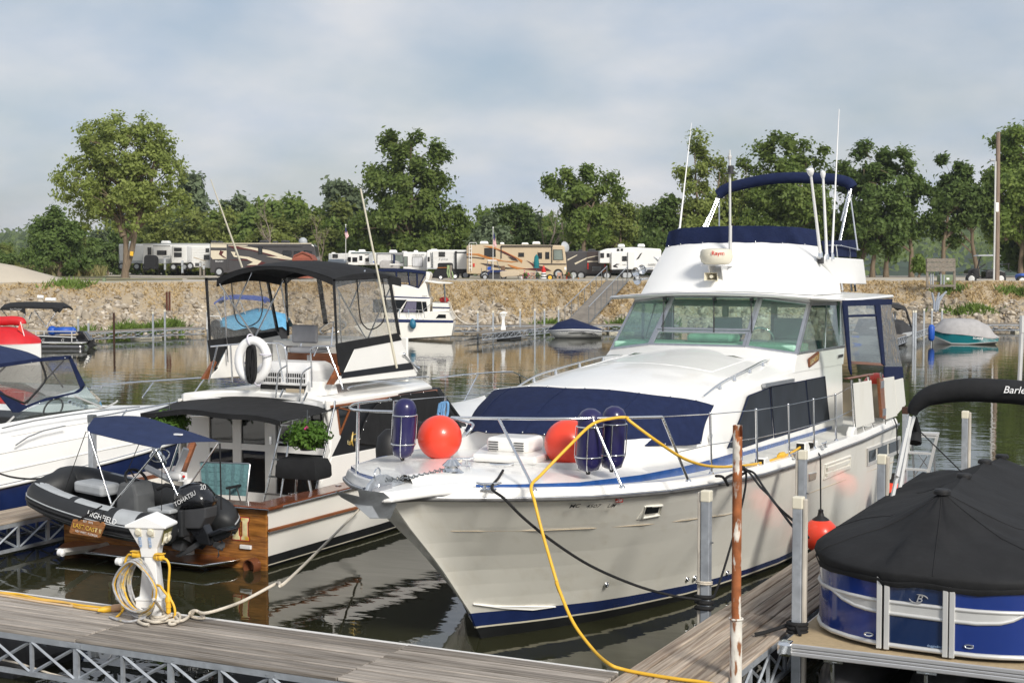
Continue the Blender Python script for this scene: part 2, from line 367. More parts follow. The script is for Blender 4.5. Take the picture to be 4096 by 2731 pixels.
def leafmat(name,c1,c2,tr=.3):
    m = bpy.data.materials.new(name); m.use_nodes = True; T = m.node_tree; n,l = T.nodes,T.links; n.clear(); M[name] = m
    tx = n.new('ShaderNodeTexCoord'); nz_ = n.new('ShaderNodeTexNoise'); nz_.inputs['Scale'].default_value = .9; nz_.inputs['Detail'].default_value = 5; l.new(tx.outputs['Object'],nz_.inputs[0])
    rp_ = n.new('ShaderNodeValToRGB'); rp_.color_ramp.elements[0].position = .32; rp_.color_ramp.elements[0].color = (*c1,1); rp_.color_ramp.elements[1].position = .68; rp_.color_ramp.elements[1].color = (*c2,1); l.new(nz_.outputs[0],rp_.inputs[0])
    oi = n.new('ShaderNodeObjectInfo'); hs = n.new('ShaderNodeHueSaturation'); mr = n.new('ShaderNodeMapRange'); l.new(oi.outputs['Random'],mr.inputs[0]); mr.inputs[3].default_value = .86; mr.inputs[4].default_value = 1.16; l.new(mr.outputs[0],hs.inputs['Value']); l.new(rp_.outputs[0],hs.inputs['Color'])
    d = n.new('ShaderNodeBsdfPrincipled'); d.inputs['Roughness'].default_value = .55; d.inputs['Specular IOR Level'].default_value = .25; l.new(hs.outputs[0],d.inputs['Base Color'])
    t = n.new('ShaderNodeBsdfTranslucent'); l.new(hs.outputs[0],t.inputs[0])
    a = n.new('ShaderNodeMixShader'); a.inputs[0].default_value = tr; l.new(d.outputs[0],a.inputs[1]); l.new(t.outputs[0],a.inputs[2])
    o = n.new('ShaderNodeOutputMaterial'); l.new(a.outputs[0],o.inputs[0])
leafmat('leafa',(0.202,0.258,0.060),(0.318,0.370,0.112),.5)     # light cottonwood
leafmat('leafb',(0.133,0.202,0.047),(0.232,0.301,0.077),.5)     # mid green
leafmat('leafc',(0.099,0.159,0.043),(0.172,0.241,0.069),.5)     # dark
leafmat('leafd',(0.129,0.168,0.095),(0.194,0.245,0.138),.45)      # willow, grey green
leafmat('leafe',(0.185,0.228,0.056),(0.267,0.301,0.086),.5)        # yellow green scrub
leafmat('fern',(.05,.12,.015),(.14,.26,.04))
leafmat('drygrass',(.42,.31,.16),(.56,.43,.24),.2)
leafmat('tallgrass',(.15,.17,.055),(.31,.26,.12),.2)
leafmat('weed',(.10,.17,.03),(.20,.28,.06),.25)
mk('bark',(.165,.125,.085),.9,var=.35,vs=3,stretch=(4,4,.5),bump=.5,bs=12)
mk('deadwood',(.20,.165,.135),.9,var=.25,vs=3)
mk('gelh',(.82,.80,.75),.3,var=.03,vs=1.5,coat=.3)
mk('teakv',(.16,.045,.014),.22,var=.35,vs=5,stretch=(3,1,3),coat=.4)
mk('purplew',(.66,.64,.72),.6,var=.05)
mk('pinkf',(.65,.02,.22),.6,var=.05)
mk('webbing2',(.11,.21,.23),.8,var=.25,vs=30)
mk('rubgrey2',(.022,.0235,.026),.55,var=.12,vs=7)
glass('vinyl2',(.74,.73,.71),.08,.06)
mk('alud',(.20,.20,.21),.35,.8,var=.15,vs=6)
mk('rustd2',(.10,.035,.02),.85,var=.4,vs=9)
mk('redflower',(.35,.02,.02),.8,var=.4,vs=30)
mk('charc',(.035,.036,.04),.8,var=.15,vs=5)
mk('rvwhite',(.72,.72,.71),.45,var=.03,vs=.6)
mk('rvdark',(.055,.052,.055),.3,var=.1,vs=.6,coat=.3)
mk('rvdarkb',(.045,.032,.03),.3,var=.1,vs=.6,coat=.3)
mk('rvcream',(.60,.54,.42),.4,var=.03)
mk('rvbeige',(.52,.42,.29),.4,var=.04,vs=.5)
mk('rvorange',(.48,.18,.04),.45,var=.05)
mk('maroon',(.085,.018,.018),.35,var=.06)
mk('tealp2',(.05,.12,.14),.5,var=.05)
mk('curtw',(.55,.56,.58),.7,var=.2,vs=2,stretch=(6,6,.4))
mk('glassd2',(.16,.19,.17),.08,var=.3,vs=1.5,coat=.5)
mk('shedred',(.30,.095,.06),.8,var=.12,vs=2); mk('shedred2',(.24,.07,.045),.8,var=.12,vs=2)
mk('padgreen',(.17,.22,.13),.6,var=.08)
mk('flagred',(.45,.03,.05),.7,var=.05); mk('flagblue',(.02,.03,.13),.7,var=.05)
mk('tealc',(.006,.15,.17),.8,var=.1); mk('chairpink',(.42,.27,.20),.6,var=.05)
mk('brown',(.16,.09,.05),.7,var=.1); mk('hosegreen',(.30,.40,.20),.6,var=.15); mk('slate',(.09,.11,.14),.3,var=.1,coat=.4)
# ------------------------------------------------------------------ water
def water():
    m = bpy.data.materials.new('water'); m.use_nodes = True; T = m.node_tree; n,l = T.nodes,T.links; M['water'] = m
    p = n['Principled BSDF']; p.inputs['Base Color'].default_value = (.030,.031,.015,1); p.inputs['Roughness'].default_value = .012; p.inputs['IOR'].default_value = 1.333; p.inputs['Specular IOR Level'].default_value = .62
    g = n.new('ShaderNodeNewGeometry'); hs = []
    for sc,rot,st,wt in ((.55,.25,(1,2.6,1),1.0),(2.2,-.35,(1,2.2,1),.20),(7.5,.6,(1,1.6,1),.04)):
        mp_ = n.new('ShaderNodeMapping'); mp_.inputs['Rotation'].default_value = (0,0,rot-YAW); mp_.inputs['Scale'].default_value = st; l.new(g.outputs['Position'],mp_.inputs[0])
        t = n.new('ShaderNodeTexNoise'); t.inputs['Scale'].default_value = sc; t.inputs['Detail'].default_value = 2; t.inputs['Distortion'].default_value = .4; l.new(mp_.outputs[0],t.inputs[0])
        q = n.new('ShaderNodeMath'); q.operation = 'MULTIPLY'; q.inputs[1].default_value = wt; l.new(t.outputs[0],q.inputs[0]); hs.append(q.outputs[0])
    a = n.new('ShaderNodeMath'); l.new(hs[0],a.inputs[0]); l.new(hs[1],a.inputs[1]); b = n.new('ShaderNodeMath'); l.new(a.outputs[0],b.inputs[0]); l.new(hs[2],b.inputs[1])
    bm = n.new('ShaderNodeBump'); bm.inputs['Strength'].default_value = 1.0; bm.inputs['Distance'].default_value = .008; l.new(b.outputs[0],bm.inputs['Height']); l.new(bm.outputs[0],p.inputs['Normal'])
    mb = MB(); mb.add([V(-4500,-400,0),V(4500,-400,0),V(4500,7000,0),V(-4500,7000,0)],[(0,1,2,3)])
    o = mb.build('water','water'); o['kind'] = 'structure'; o['label'] = 'dark green rippled marina water with reflections'
water()
# ------------------------------------------------------------------ land
mk('gravel',(.46,.41,.335),.95,var=.16,vs=.25,col2=(.36,.31,.235),c2=(.5,.75),c2s=.12,bump=.3,bs=6)
mk('road',(.46,.43,.38),.95,var=.10,vs=.3,bump=.2,bs=5)
mk('soil',(.35,.285,.20),.95,var=.16,vs=3.5,col2=(.42,.335,.22),c2=(.42,.62),c2s=5,bump=.35,bs=14)
mk('lawn',(.17,.17,.065),.95,var=.3,vs=.5,col2=(.30,.25,.11),c2=(.45,.65),c2s=.25,bump=.4,bs=8)
mk('rock',(.33,.285,.225),.9,var=.3,vs=2,col2=(.49,.44,.365),c2=(.5,.7),c2s=1.2,rnd=.28,bump=.4,bs=7)
mk('hill',(.035,.06,.035),.95,var=.4,vs=.03)
TOE = [(-800,74),(0,82),(400,91),(900,95),(1300,97),(1800,98),(3200,98)]
def toe(u): return float(np.interp(u,[a for a,b in TOE],[b for a,b in TOE]))
def bankpt(u,t):
    w_ = 9.5+1.2*math.sin(u*.013)+.8*math.sin(u*.041+1)
    z = 3.0*(max(t,0)**.92 if t > 0 else 0)
    if t < 0: z = t*4
    z += .10*math.sin(u*.07+t*5)*(1 if 0 < t < .95 else .3)+.08*math.sin(u*.19+t*9)*(1 if 0 < t < .9 else 0)
    return gp(u,toe(u)+t*w_,z)
def sheet(name,rows,mat,us,label=None,parent=None):
    mb = MB(); mb.loft([[f(u) for u in us] for f in rows],False)
    o = mb.build(name,mat,parent,sm=180)
    if parent is None: o['kind'] = 'structure'
    if label: o['label'] = label
    return o
US = list(range(-900,3300,20))
bank = sheet('bank',[(lambda u,t=t: bankpt(u,t)) for t in (-.3,-.1,0,.1,.2,.3,.4,.5,.6,.7,.8,.9,1.0,1.06)],'soil',US,'sloping dry earth bank with riprap below the campground')
def farz(u,d):
    return 3.1
def edge(u):   # far edge of the campground; right of the motorhomes the river shows behind it
    return float(np.interp(u,[-900,1500,1850,3300],[2600,2600,175,175]))
rows = [lambda u: bankpt(u,1.03)-V(0,0,.05)]
for k in range(9): rows.append(lambda u,k=k: gp(u,toe(u)+12+(edge(u)-toe(u)-12)*(k/8)**2,3.06+.02*(k > 0)))
rows.append(lambda u: gp(u,edge(u)+9,-1.5))
sheet('ground',rows,'gravel',US,'pale gravel ground of the campground')
road = sheet('road',[lambda u: gp(u,toe(u)+13.5+.5*math.sin(u*.01),3.105),lambda u: gp(u,toe(u)+24+.6*math.sin(u*.013+1),3.11)],'road',US,'pale gravel road along the top of the bank')
def lawn(u0,u1,d0,d1,z=3.12):
    sheet('lawn',[lambda u: gp(u,d0+(1.5*math.sin(u*.02)),z),lambda u: gp(u,(d0+d1)/2,z+.02),lambda u: gp(u,d1+(2*math.sin(u*.03)),z)],'lawn',[u0+(u1-u0)*i/14 for i in range(15)],'patch of short dry grass beside the gravel road')
lawn(-900,420,121,131); lawn(-900,300,142,160); lawn(-900,250,175,420); lawn(430,700,128,133); lawn(1050,1480,133,136); lawn(700,900,128,131)
lawn(60,420,106.5,112,3.10); lawn(900,1900,114,116.5,3.10)
mb = MB()
for ring in range(1):
    rings = []
    for i in range(9):
        t = i/8; rr = 1-t
        rings.append([gp(-60,104,3.0)+RT*(math.cos(a*math.pi/12)*6.6*rr*(1+.12*math.sin(a*1.7)))+FH*(math.sin(a*math.pi/12)*4*rr)+V(0,0,1.55*(1-rr**1.6)+.05*math.sin(a*2.1+i)) for a in range(24)])
    mb.loft(rings)
tag(mb.build('gravel_mound','gravel',sm=180),None,None,kind='structure')['label'] = 'pale gravel mound at the left end of the road'
def hills():
    rng = np.random.default_rng(3); us = np.arange(-900,3300,12)
    def top(u): return 16+10*math.sin(u*.0021+2.2)+6*math.sin(u*.0063)+3*math.sin(u*.017)+float(np.interp(u,[-900,0,1700,2000,2150,2600,3300],[6,2,4,14,15,9,12]))
    mb = MB(); mb.loft([[gp(u,690+600*t,-1+(top(u)+1)*t**.7) for u in us] for t in (0,.1,.25,.45,.7,1)]+[[gp(u,1700,top(u)) for u in us]],False)
    o = mb.build('hills','hill',sm=180); o['kind'] = 'structure'; o['label'] = 'low wooded hills on the far shore'
    n = 26000; u = rng.uniform(-700,3100,n); t = rng.uniform(0.0,1.0,n)**.8; P = np.array([gp(a,690+600*b,-1+(top(a)+1)*b**.7+3.2) for a,b in zip(u,t)])
    me = leaves(P+rng.normal(0,1,(n,3))*[4,4,2.6],3.6,rng,'leafb'); o = link('far_wood',me); tag(o,'dense green wood covering the hills across the river','wood',kind='stuff')
def leaves(P,size,rng,mat,upb=.35,asp=1.5):
    n = len(P); c0 = P.mean(0); ow = (P-c0)/(P.std(0)+.01); ow /= np.linalg.norm(ow,axis=1)[:,None]+.01
    nr = rng.normal(0,.75,(n,3))+ow*1.0; nr[:,2] += .45; nr /= np.linalg.norm(nr,axis=1)[:,None]
    a = rng.normal(0,1,(n,3)); a -= (a*nr).sum(1)[:,None]*nr; a /= np.linalg.norm(a,axis=1)[:,None]; b = np.cross(nr,a)
    s = size*rng.uniform(.6,1.35,n)[:,None]
    vs = np.stack([P+a*s*.5*asp,P+b*s*.42+a*s*.08,P-a*s*.5*asp,P-b*s*.42+a*s*.08],1).reshape(-1,3)
    return npmesh('crown',vs,np.arange(4*n).reshape(-1,4),mat)
hills()
# ------------------------------------------------------------------ trees
def tree(name,label,base,blobs,trunk,lm,lsize,nleaf,seed,group=None,clump=.9,trunks=None,limbs=40,cat='tree',gap=0.,bare=0.,tm='bark',droop=0.):
    """blobs: list of (dx, dz, rx, rz) in the picture plane; depth radius = rx"""
    rng = np.random.default_rng(seed); base = Vector(base)
    t = thing(name,label,cat,base,0,group); rt = np.array(RT); fh = np.array(FH)
    vol = np.array([b[2]*b[2]*b[3] for b in blobs]); cl = []
    nc = max(30,int(vol.sum()**.85*(1.6 if not gap else 1.6*(1-gap))/clump**2*.55))
    pick = rng.choice(len(blobs),nc,p=vol/vol.sum())
    for k in pick:
        dx,dz,rx,rz = blobs[k]; d = rng.normal(0,1,3); d /= np.linalg.norm(d); r = rng.uniform(.25,1)**.5
        cl.append(rt*(dx+d[0]*rx*r)+fh*(d[1]*rx*.9*r)+np.array([0,0,dz+d[2]*rz*r]))
    cl = np.array(cl)
    mb = MB(); tops = []
    trunks = trunks or [[(0,0),(0,max(b[1] for b in blobs))]]
    for tr in trunks:
        zt = tr[-1][1]; path = []; ks = 9
        xs_ = [a for a,b in tr]; zs_ = [b for a,b in tr]
        for i in range(ks):
            z = tr[0][1]+(zt-tr[0][1])*i/(ks-1); x = float(np.interp(z,zs_,xs_)); path.append(base+RT*(x+.08*math.sin(i*2+seed))+FH*(.12*math.sin(i*1.3+seed))+V(0,0,z))
        rr = [trunk*(1-.80*i/(ks-1))*(1.35 if i == 0 and tr[0][1] <= 0 else 1) for i in range(ks)]
        path[0] = path[0]-V(0,0,.25); mb.tube(path,rr,8); tops.append((path,rr))
    order = rng.permutation(len(cl))[:limbs]
    for k in order:
        c = base+Vector(cl[k]); path,rr = tops[rng.integers(len(tops))]
        i = min(range(len(path)),key=lambda q: abs(path[q].z-(c.z-.9*((c-path[q]).to_2d().length)*.6-.4)))
        i = max(i,2); a = path[i]; mid = a.lerp(c,.5)+V(0,0,.12*(c-a).length)
        mb.tube([a,a.lerp(mid,.55)+V(0,0,.03),mid,mid.lerp(c,.6),c],[rr[i]*.5,rr[i]*.36,rr[i]*.26,.035,.02],5)
    mb.build('trunk',tm,t,sm=60)
    per = max(4,nleaf//len(cl)); cs = clump*rng.uniform(.55,1.3,len(cl))
    P = np.repeat(cl,per,0)+rng.normal(0,1,(len(cl)*per,3))*np.repeat(cs,per)[:,None]*[.5,.5,.42]
    if droop: P[:,2] -= np.abs(rng.normal(0,droop,len(P)))
    P = P[P[:,2] > .15]
    if nleaf: link('crown',leaves(P,lsize,rng,lm),t)
    return t
DL = 140
def tb(u,v,dep): return gp(u,dep,3.08)
k = DL/3388.
tree('cottonwood_tree','tall airy light green cottonwood standing alone left of the white trailers',gp(290,DL,3.08),
     [(-.2,12.4,4.6,3.0),(-3.6,9.6,3.2,3.4),(3.0,9.8,3.0,3.4),(-1.0,8.0,4.6,2.8),(-2.6,13.0,1.9,1.9),(1.6,13.2,2.0,1.7),(3.4,7.2,2.4,2.0),(5.4,6.6,1.5,1.0),(-5.6,8.9,1.5,1.3),(-6.3,10.6,.9,.8),(-3.4,5.9,1.9,1.4),(.3,5.4,2.6,1.2),(3.8,12.0,1.6,1.5)],
     .30,'leafa',.25,26000,11,clump=.72,limbs=110,gap=-.75,
     trunks=[[(0,0),(.0,3.0),(-.3,6),(-1.4,13.5)],[(.05,.8),(.75,3.2),(.9,5.5),(1.3,13.5)],[(-.1,4.2),(-1.6,7),(-3.2,11.5)],[(.9,5),(2.4,8.5),(3.0,12)]])
D2_ = 168; s = D2_/3388.
tree('cottonwood_tree','tallest dense dark green tree in the middle, behind the white trailers',gp(945,D2_,3.08),
     [(-2.2,13.5,2.6,2.6),(.6,14.2,2.7,2.2),(2.4,12.4,2.6,2.6),(0,10.4,4.9,3.2),(-3.2,10.2,2.3,3.2),(4.2,9.4,1.6,2.2),(-.5,6.2,5.4,3.2),(3.8,5.6,3.2,3.0),(-4.6,4.4,2.8,2.8),(0,2.6,5.6,2.4),(4.0,2.3,3.2,2.2),(-2.9,15.3,.9,1.2),(.2,15.8,.8,.9),(2.4,15.0,.8,1.2)],
     .42,'leafb',.34,42000,23,clump=1.0,limbs=70,gap=-.2)
D3_ = 150
for nm,lab,u,blobs,lm,n,sd,tr_ in (
    ('cottonwood_tree','tall thin airy cottonwood with a bare top left of the yacht antenna mast',1610,[(-.8,11.6,1.7,1.9),(-2.0,8.6,1.9,2.4),(1.6,9.6,2.4,2.2),(.2,6.2,3.0,2.2),(.2,3.2,2.6,2.0),(-2.8,6.9,.9,1.4),(3.2,8.3,1.2,1.6),(-.6,13.4,.9,.9)],'leafa',7500,31,[[(0,0),(-.2,5),(-.8,12.5)],[(.3,2),(1.2,6),(1.8,10.5)]]),
    ('cottonwood_tree','large bushy green cottonwood behind the folded blue bimini',1800,[(-1.0,12.6,2.3,2.4),(2.8,12.4,1.9,2.2),(.6,9.0,4.8,3.0),(-2.8,6.4,3.0,3.0),(2.4,6.0,3.6,3.0),(0,3.0,5.0,2.6),(-.8,14.6,1.2,.8),(3.2,14.4,.9,.7),(-3.4,11.4,1.3,1.0)],'leafb',16000,37,[[(0,0),(0,12)],[(.4,3),(2.2,12)]]),
    ('maple_tree','broad dark green tree with several trunks right of the yacht flybridge',2030,[(-2.4,11.2,2.6,2.0),(1.2,11.4,2.2,1.9),(3.0,9.8,1.8,1.6),(-.4,8.4,4.3,2.8),(-1.6,5.6,3.6,2.4),(1.6,5.4,2.4,2.3),(-1.0,3.4,3.0,1.5),(3.7,11.2,.7,.5),(4.2,8.8,.6,1.0)],'leafc',16000,41,[[(-2.6,0),(-1.8,4),(-2.2,11)],[(-1.2,0),(-.8,9)],[(.2,0),(.4,10)],[(2.8,0),(2.6,4),(1.6,10)]]),
    ('maple_tree','dark green leaning tree left of the utility pole',2190,[(-.3,10.8,1.7,1.7),(-1.8,8.6,1.4,1.6),(.6,7.6,2.6,2.4),(-1.6,5.2,1.8,1.5),(1.4,4.8,2.0,1.8),(-2.6,3.4,.9,.6),(2.6,8.2,1.6,2.4)],'leafc',8500,43,[[(-1.2,0),(-1.0,4),(-.4,10)],[(2.4,0),(1.8,4),(.8,9)]]),
    ('cottonwood_tree','tall yellowish green tree at the right edge behind the utility pole',2330,[(-.6,13.8,2.0,1.8),(1.6,12.6,3.0,2.6),(-2.4,11.4,1.8,2.0),(.6,9.0,3.8,2.8),(-1.6,6.4,2.4,2.2),(2.0,5.2,3.2,2.4),(1.0,3.0,2.0,1.0)],'leafb',14000,47,[[(.6,0),(.6,12)],[(-1.0,4),(-1.8,11)]]),
    ('cottonwood_tree','spreading open crowned tree above the dark motorhome',1337,[(-1.8,9.6,2.2,1.7),(1.6,10.4,2.0,1.5),(0,8.0,2.9,2.0),(.4,5.4,2.2,1.8),(-2.6,8.2,1.3,1.0),(3.0,9.2,1.2,.9)],'leafb',7500,53,[[(.2,0),(.1,5),(-1.0,9.5)],[(.1,3),(1.6,10)]]),
    ('cottonwood_tree','light green loose tree above the white fifth wheel trailer',1430,[(-.6,7.0,2.0,2.2),(1.8,6.0,2.0,1.8),(0,4.0,2.8,1.8),(3.4,5.0,1.5,1.5)],'leafa',5200,59,[[(0,0),(-.4,7)],[(.2,1),(1.8,6)]]),
    ('maple_tree','dark green tree close left of the yacht flybridge',1520,[(0,5.6,1.6,2.0),(-.8,3.2,2.0,1.8),(.6,7.0,1.0,1.2)],'leafc',4500,61,[[(0,0),(0,7)]]),
    ('maple_tree','dark round tree with a lighter green top left of the bare grey tree',1185,[(-.6,5.6,2.6,2.2),(.4,3.2,3.0,2.4),(.6,7.6,2.0,1.1),(-1.8,6.8,.8,.9)],'leafc',8500,67,[[(0,0),(0,7)]]),
    ('willow_tree','grey green drooping willow behind the beige motorhome',1133,[(0,5.0,1.3,1.5),(0,3.2,2.2,1.9),(.2,6.2,.6,.7)],'leafd',7500,71,[[(0,0),(0,5.5)]]),
    ('oak_tree','dark dense bushy tree left of the light cottonwood',140,[(-.4,4.8,2.6,2.2),(-1.6,2.6,2.8,2.2),(1.4,2.8,3.0,2.4),(-.6,6.4,1.2,.8)],'leafc',8500,73,[[(0,0),(0,5)]]),
    ('shrub_tree','small young tree right of the wooden sign back',2110,[(0,1.5,.5,.6),(.1,.9,.6,.5)],'leafb',700,79,[[(0,0),(0,1.4)]]),
    ):
    dep = {'oak_tree': 165,'willow_tree': 158}.get(nm,150 if u > 1500 else 172)
    if u == 1337: dep = 160
    if u == 2110: dep = 146
    t = tree(nm,lab,gp(u,dep,3.08),blobs,.14 if u == 2110 else .26,lm,.31 if lm != 'leafa' else .27,int(n*2.2),sd,gap=-.45,clump=.85 if u != 2110 else .3,limbs=46 if u != 2110 else 10,trunks=tr_,droop=.7 if nm == 'willow_tree' else 0)
for u,dep,h,sd,lab in ((1243,170,8.5,5,'bare grey dead tree between the dark round tree and the spreading tree'),(1290,172,7,6,'leafless grey tree just above the dark motorhome'),(1668,152,14.5,8,'bare dead treetop behind the yacht antenna mast'),(745,172,7.5,9,'bare pale tree left of the tallest dark tree'),(615,172,9,10,'leafless pale leaning tree above the dark striped motorhome')):
    t = thing('dead_tree',lab,'tree',gp(u,dep,3.08)); mb = MB(); rr = random.Random(sd)
    def limb(p,d,ln,r,lv):
        q = [p]
        for i in range(4): d = (d+V(rr.uniform(-.18,.18),rr.uniform(-.18,.18),rr.uniform(-.02,.12))).normalized(); q.append(q[-1]+d*ln/4)
        mb.tube(q,[r,r*.85,r*.7,r*.55,r*.4],5)
        if lv:
            for i in range(4 if lv > 1 else 5): limb(q[rr.randint(2,4)],(d+V(rr.uniform(-.75,.75),rr.uniform(-.75,.75),rr.uniform(-.1,.6))).normalized(),ln*rr.uniform(.4,.65),r*.45,lv-1)
    limb(gp(u,dep,2.9),V(rr.uniform(-.1,.1),0,1),h*.55,.17,3); mb.build('trunk','deadwood',t,sm=60)
protos = []
for i,(bl,lm,lab) in enumerate((
    ([(0,5.2,2.6,2.4),(-1.2,3.0,2.8,2.4),(1.4,3.2,2.6,2.4),(.2,1.6,3.2,1.6)],'leafb','mid green bushy tree in the far treeline'),
    ([(0,6.2,2.0,2.6),(.8,3.6,2.6,2.4),(-.8,2.2,2.8,2.0)],'leafe','yellowish green scrubby tree in the far treeline'),
    ([(0,4.6,3.0,2.4),(-2.0,2.6,2.2,2.2),(2.0,2.8,2.4,2.0)],'leafc','dark green rounded tree in the far treeline'),
    ([(.4,7.0,1.7,2.4),(-.4,4.4,2.4,2.2),(.2,2.2,2.6,2.0)],'leafd','grey green slender tree in the far treeline'))):
    protos.append((tree('treeline_tree',lab,gp(-640+i*60,230,3.05),bl,.2,lm,.40,9000,100+i,'trees of the far treeline',clump=.95,limbs=26,gap=-.4),lab))
rr = random.Random(21)
line = []
for u in range(-420,1560,34): line.append((u+rr.uniform(-12,12),rr.uniform(182,235),rr.uniform(.72,1.02)))
for u in range(-300,1700,46): line.append((u+rr.uniform(-15,15),rr.uniform(255,330),rr.uniform(.95,1.45)))
for u in range(350,900,26): line.append((u+rr.uniform(-9,9),rr.uniform(178,186),rr.uniform(.55,1.0)))
for u in range(340,870,22): line.append((u+rr.uniform(-9,9),rr.uniform(188,205),rr.uniform(1.0,1.3)))
for u in range(1070,1900,24): line.append((u+rr.uniform(-9,9),rr.uniform(176,190) if u < 1560 else rr.uniform(160,172),rr.uniform(.75,1.05)))
for u in range(2420,2700,60): line.append((u,150+rr.uniform(0,8),1.5))
used = set()
for u,dep,sc in line:
    if u < 100: sc *= .62 if dep < 250 else .7
    if 100 <= u < 260: sc *= .8
    pi = rr.choice((0,1,1,1,0,2,3) if 350 < u < 900 else (0,0,1,1,2,2,3)); p,lab = protos[pi]
    where = next(w_ for lim,w_ in ((150,'at the left edge'),(270,'left of the light cottonwood'),(480,'behind the white trailers'),(730,'behind the long dark motorhome'),(900,'left of the tallest tree'),(1070,'behind the white ribbed trailers'),(1300,'behind the beige motorhome'),(1560,'behind the white fifth wheel'),(9999,'at the right edge')) if u < lim)
    lab = lab.replace('in the far treeline','of the '+('nearer' if dep < 245 else 'farther')+' tree row '+where); sv = (sc*rr.uniform(.9,1.2),sc*rr.uniform(.9,1.2),sc*rr.uniform(.85,1.2)); rz0 = rr.uniform(0,6.28)
    if pi not in used: used.add(pi); p.location = gp(u,dep,3.05); p.rotation_euler = (0,0,rz0); p.scale = sv; p['label'] = lab
    else: copytree(p,gp(u,dep,3.05),rz0,lab,'trees of the far treeline',sv)
# ------------------------------------------------------------------ grasses, weeds and riprap
def blades(name,pts,h,mat,rng,wd=.05,lean=.35):
    P = np.array(pts); n = len(P); a = rng.uniform(0,6.28,n); hh = h*rng.uniform(.5,1.4,n)
    d = np.stack([np.cos(a),np.sin(a),np.zeros(n)],1)*(wd*rng.uniform(.6,1.4,n))[:,None]
    tip = P+np.stack([rng.normal(0,lean,n)*hh,rng.normal(0,lean,n)*hh,hh],1)
    vs = np.stack([P-d,P+d,tip],1).reshape(-1,3)
    return npmesh(name,vs,np.arange(3*n).reshape(-1,3),mat)
rng = np.random.default_rng(5)
def rockmask(u,t):
    if u < 560: return t < .80+.12*math.sin(u*.021) and not (330 < u < 420 and t > .45) and not (60 < u < 130 and t > .7)
    if u < 900: return t < .75
    if u < 1480: return t < .34+.12*math.sin(u*.03)+(.12 if 1080 < u < 1180 else 0)
    return t < .55+.1*math.sin(u*.027)
pts = [];
for _ in range(42000):
    u = rng.uniform(-250,2500); t = rng.uniform(.2,1.02)
    if rockmask(u,t) and rng.random() > .06: continue
    if u < 520 and rng.random() < .45: continue
    pts.append(bankpt(u,t))
o = link('dry_grass',blades('dry_grass',pts,.16,'drygrass',rng,.07,.8)); tag(o,'straw coloured dry grass over the upper bank','grass',kind='stuff')
pts = [gp(rng.uniform(-300,240),rng.uniform(165,185),3.1) for _ in range(5200)]+[gp(rng.uniform(-300,120),rng.uniform(185,260),3.1) for _ in range(3000)]
o = link('tall_grass',blades('tall_grass',pts,1.0,'tallgrass',rng,.16)); tag(o,'tall pale meadow grass at the left edge of the campground','grass',kind='stuff')
pts = []
for (u,w_,t,h) in ((285,34,.03,1),(345,40,.05,1),(395,26,.08,1),(1250,30,.02,.6),(1420,20,.03,.6),(2230,60,.32,.8),(160,50,.96,.4),(2180,40,.80,.4),(2330,40,.75,.4),(1520,40,.02,.5),(180,40,.02,.5)):
    for _ in range(int(520*h)): pts.append(bankpt(rng.normal(u,w_*.5),max(0.01,rng.normal(t,.035)))+V(0,0,.02))
o = link('weeds',blades('weeds',pts,.45,'weed',rng,.09,.6)); tag(o,'green weeds growing among the rocks at the foot of the bank','plants',kind='stuff')
def rockmesh(seed,sub=1):
    import bmesh
    bm = bmesh.new(); bmesh.ops.create_icosphere(bm,subdivisions=sub,radius=.5); r_ = random.Random(seed)
    pl = [(Vector((r_.gauss(0,1),r_.gauss(0,1),r_.gauss(0,1))).normalized(),r_.uniform(.26,.42)) for _ in range(7)]
    for v in bm.verts:
        for nn,dd in pl:
            q = v.co.dot(nn)
            if q > dd: v.co -= nn*(q-dd)
        v.co *= r_.uniform(.92,1.08)
    me = bpy.data.meshes.new('rock'); bm.to_mesh(me); bm.free(); me.materials.append(M['rock']); return me
RM = [rockmesh(i,2) for i in range(8)]
cand = []
for _ in range(15000):
    u = rng.uniform(-120,2420); t = abs(rng.normal(0,.42))
    if not rockmask(u,t) or t > 1:
        if rng.random() > .05 or t > 1: continue
    cand.append((float(np.clip(rng.lognormal(-1.62,.45),.10,.8)),u,t))
cand.sort(reverse=True)
big = [c for c in cand][:300]; rest = cand[300:]
for s_,u,t in big:
    o = link('rock',RM[rng.integers(8)],bank); o.location = bankpt(u,t)+V(0,0,s_*.1); o.rotation_euler = rng.uniform(0,6.28,3); o.scale = (s_*rng.uniform(.9,1.5),s_*rng.uniform(.8,1.2),s_*rng.uniform(.5,.8))
lo = []
for i in range(5):
    me = rockmesh(50+i,1); co = np.array([v.co[:] for v in me.vertices]); fc = np.array([p.vertices[:] for p in me.polygons]); lo.append((co,fc))
VV,FF,b = [],[],0
for s_,u,t in rest:
    co,fc = lo[rng.integers(5)]; a = rng.uniform(0,6.28); ca,sa = math.cos(a),math.sin(a); tl = rng.uniform(-.6,.6)
    q = co*[s_*rng.uniform(.9,1.6),s_*rng.uniform(.8,1.2),s_*rng.uniform(.5,.9)]
    q = np.stack([q[:,0],q[:,1]*math.cos(tl)-q[:,2]*math.sin(tl),q[:,1]*math.sin(tl)+q[:,2]*math.cos(tl)],1)
    q = np.stack([q[:,0]*ca-q[:,1]*sa,q[:,0]*sa+q[:,1]*ca,q[:,2]],1)+np.array(bankpt(u,t)+V(0,0,s_*.08)); VV.append(q); FF.append(fc+b); b += len(q)
mk('rocks',(.30,.255,.20),.9,var=.5,vs=1.3,col2=(.50,.45,.38),c2=(.48,.62),c2s=1.6,bump=.4,bs=7)
o = link('riprap',npmesh('riprap',np.concatenate(VV),np.concatenate(FF),'rocks'),bank); o['kind'] = 'stuff'
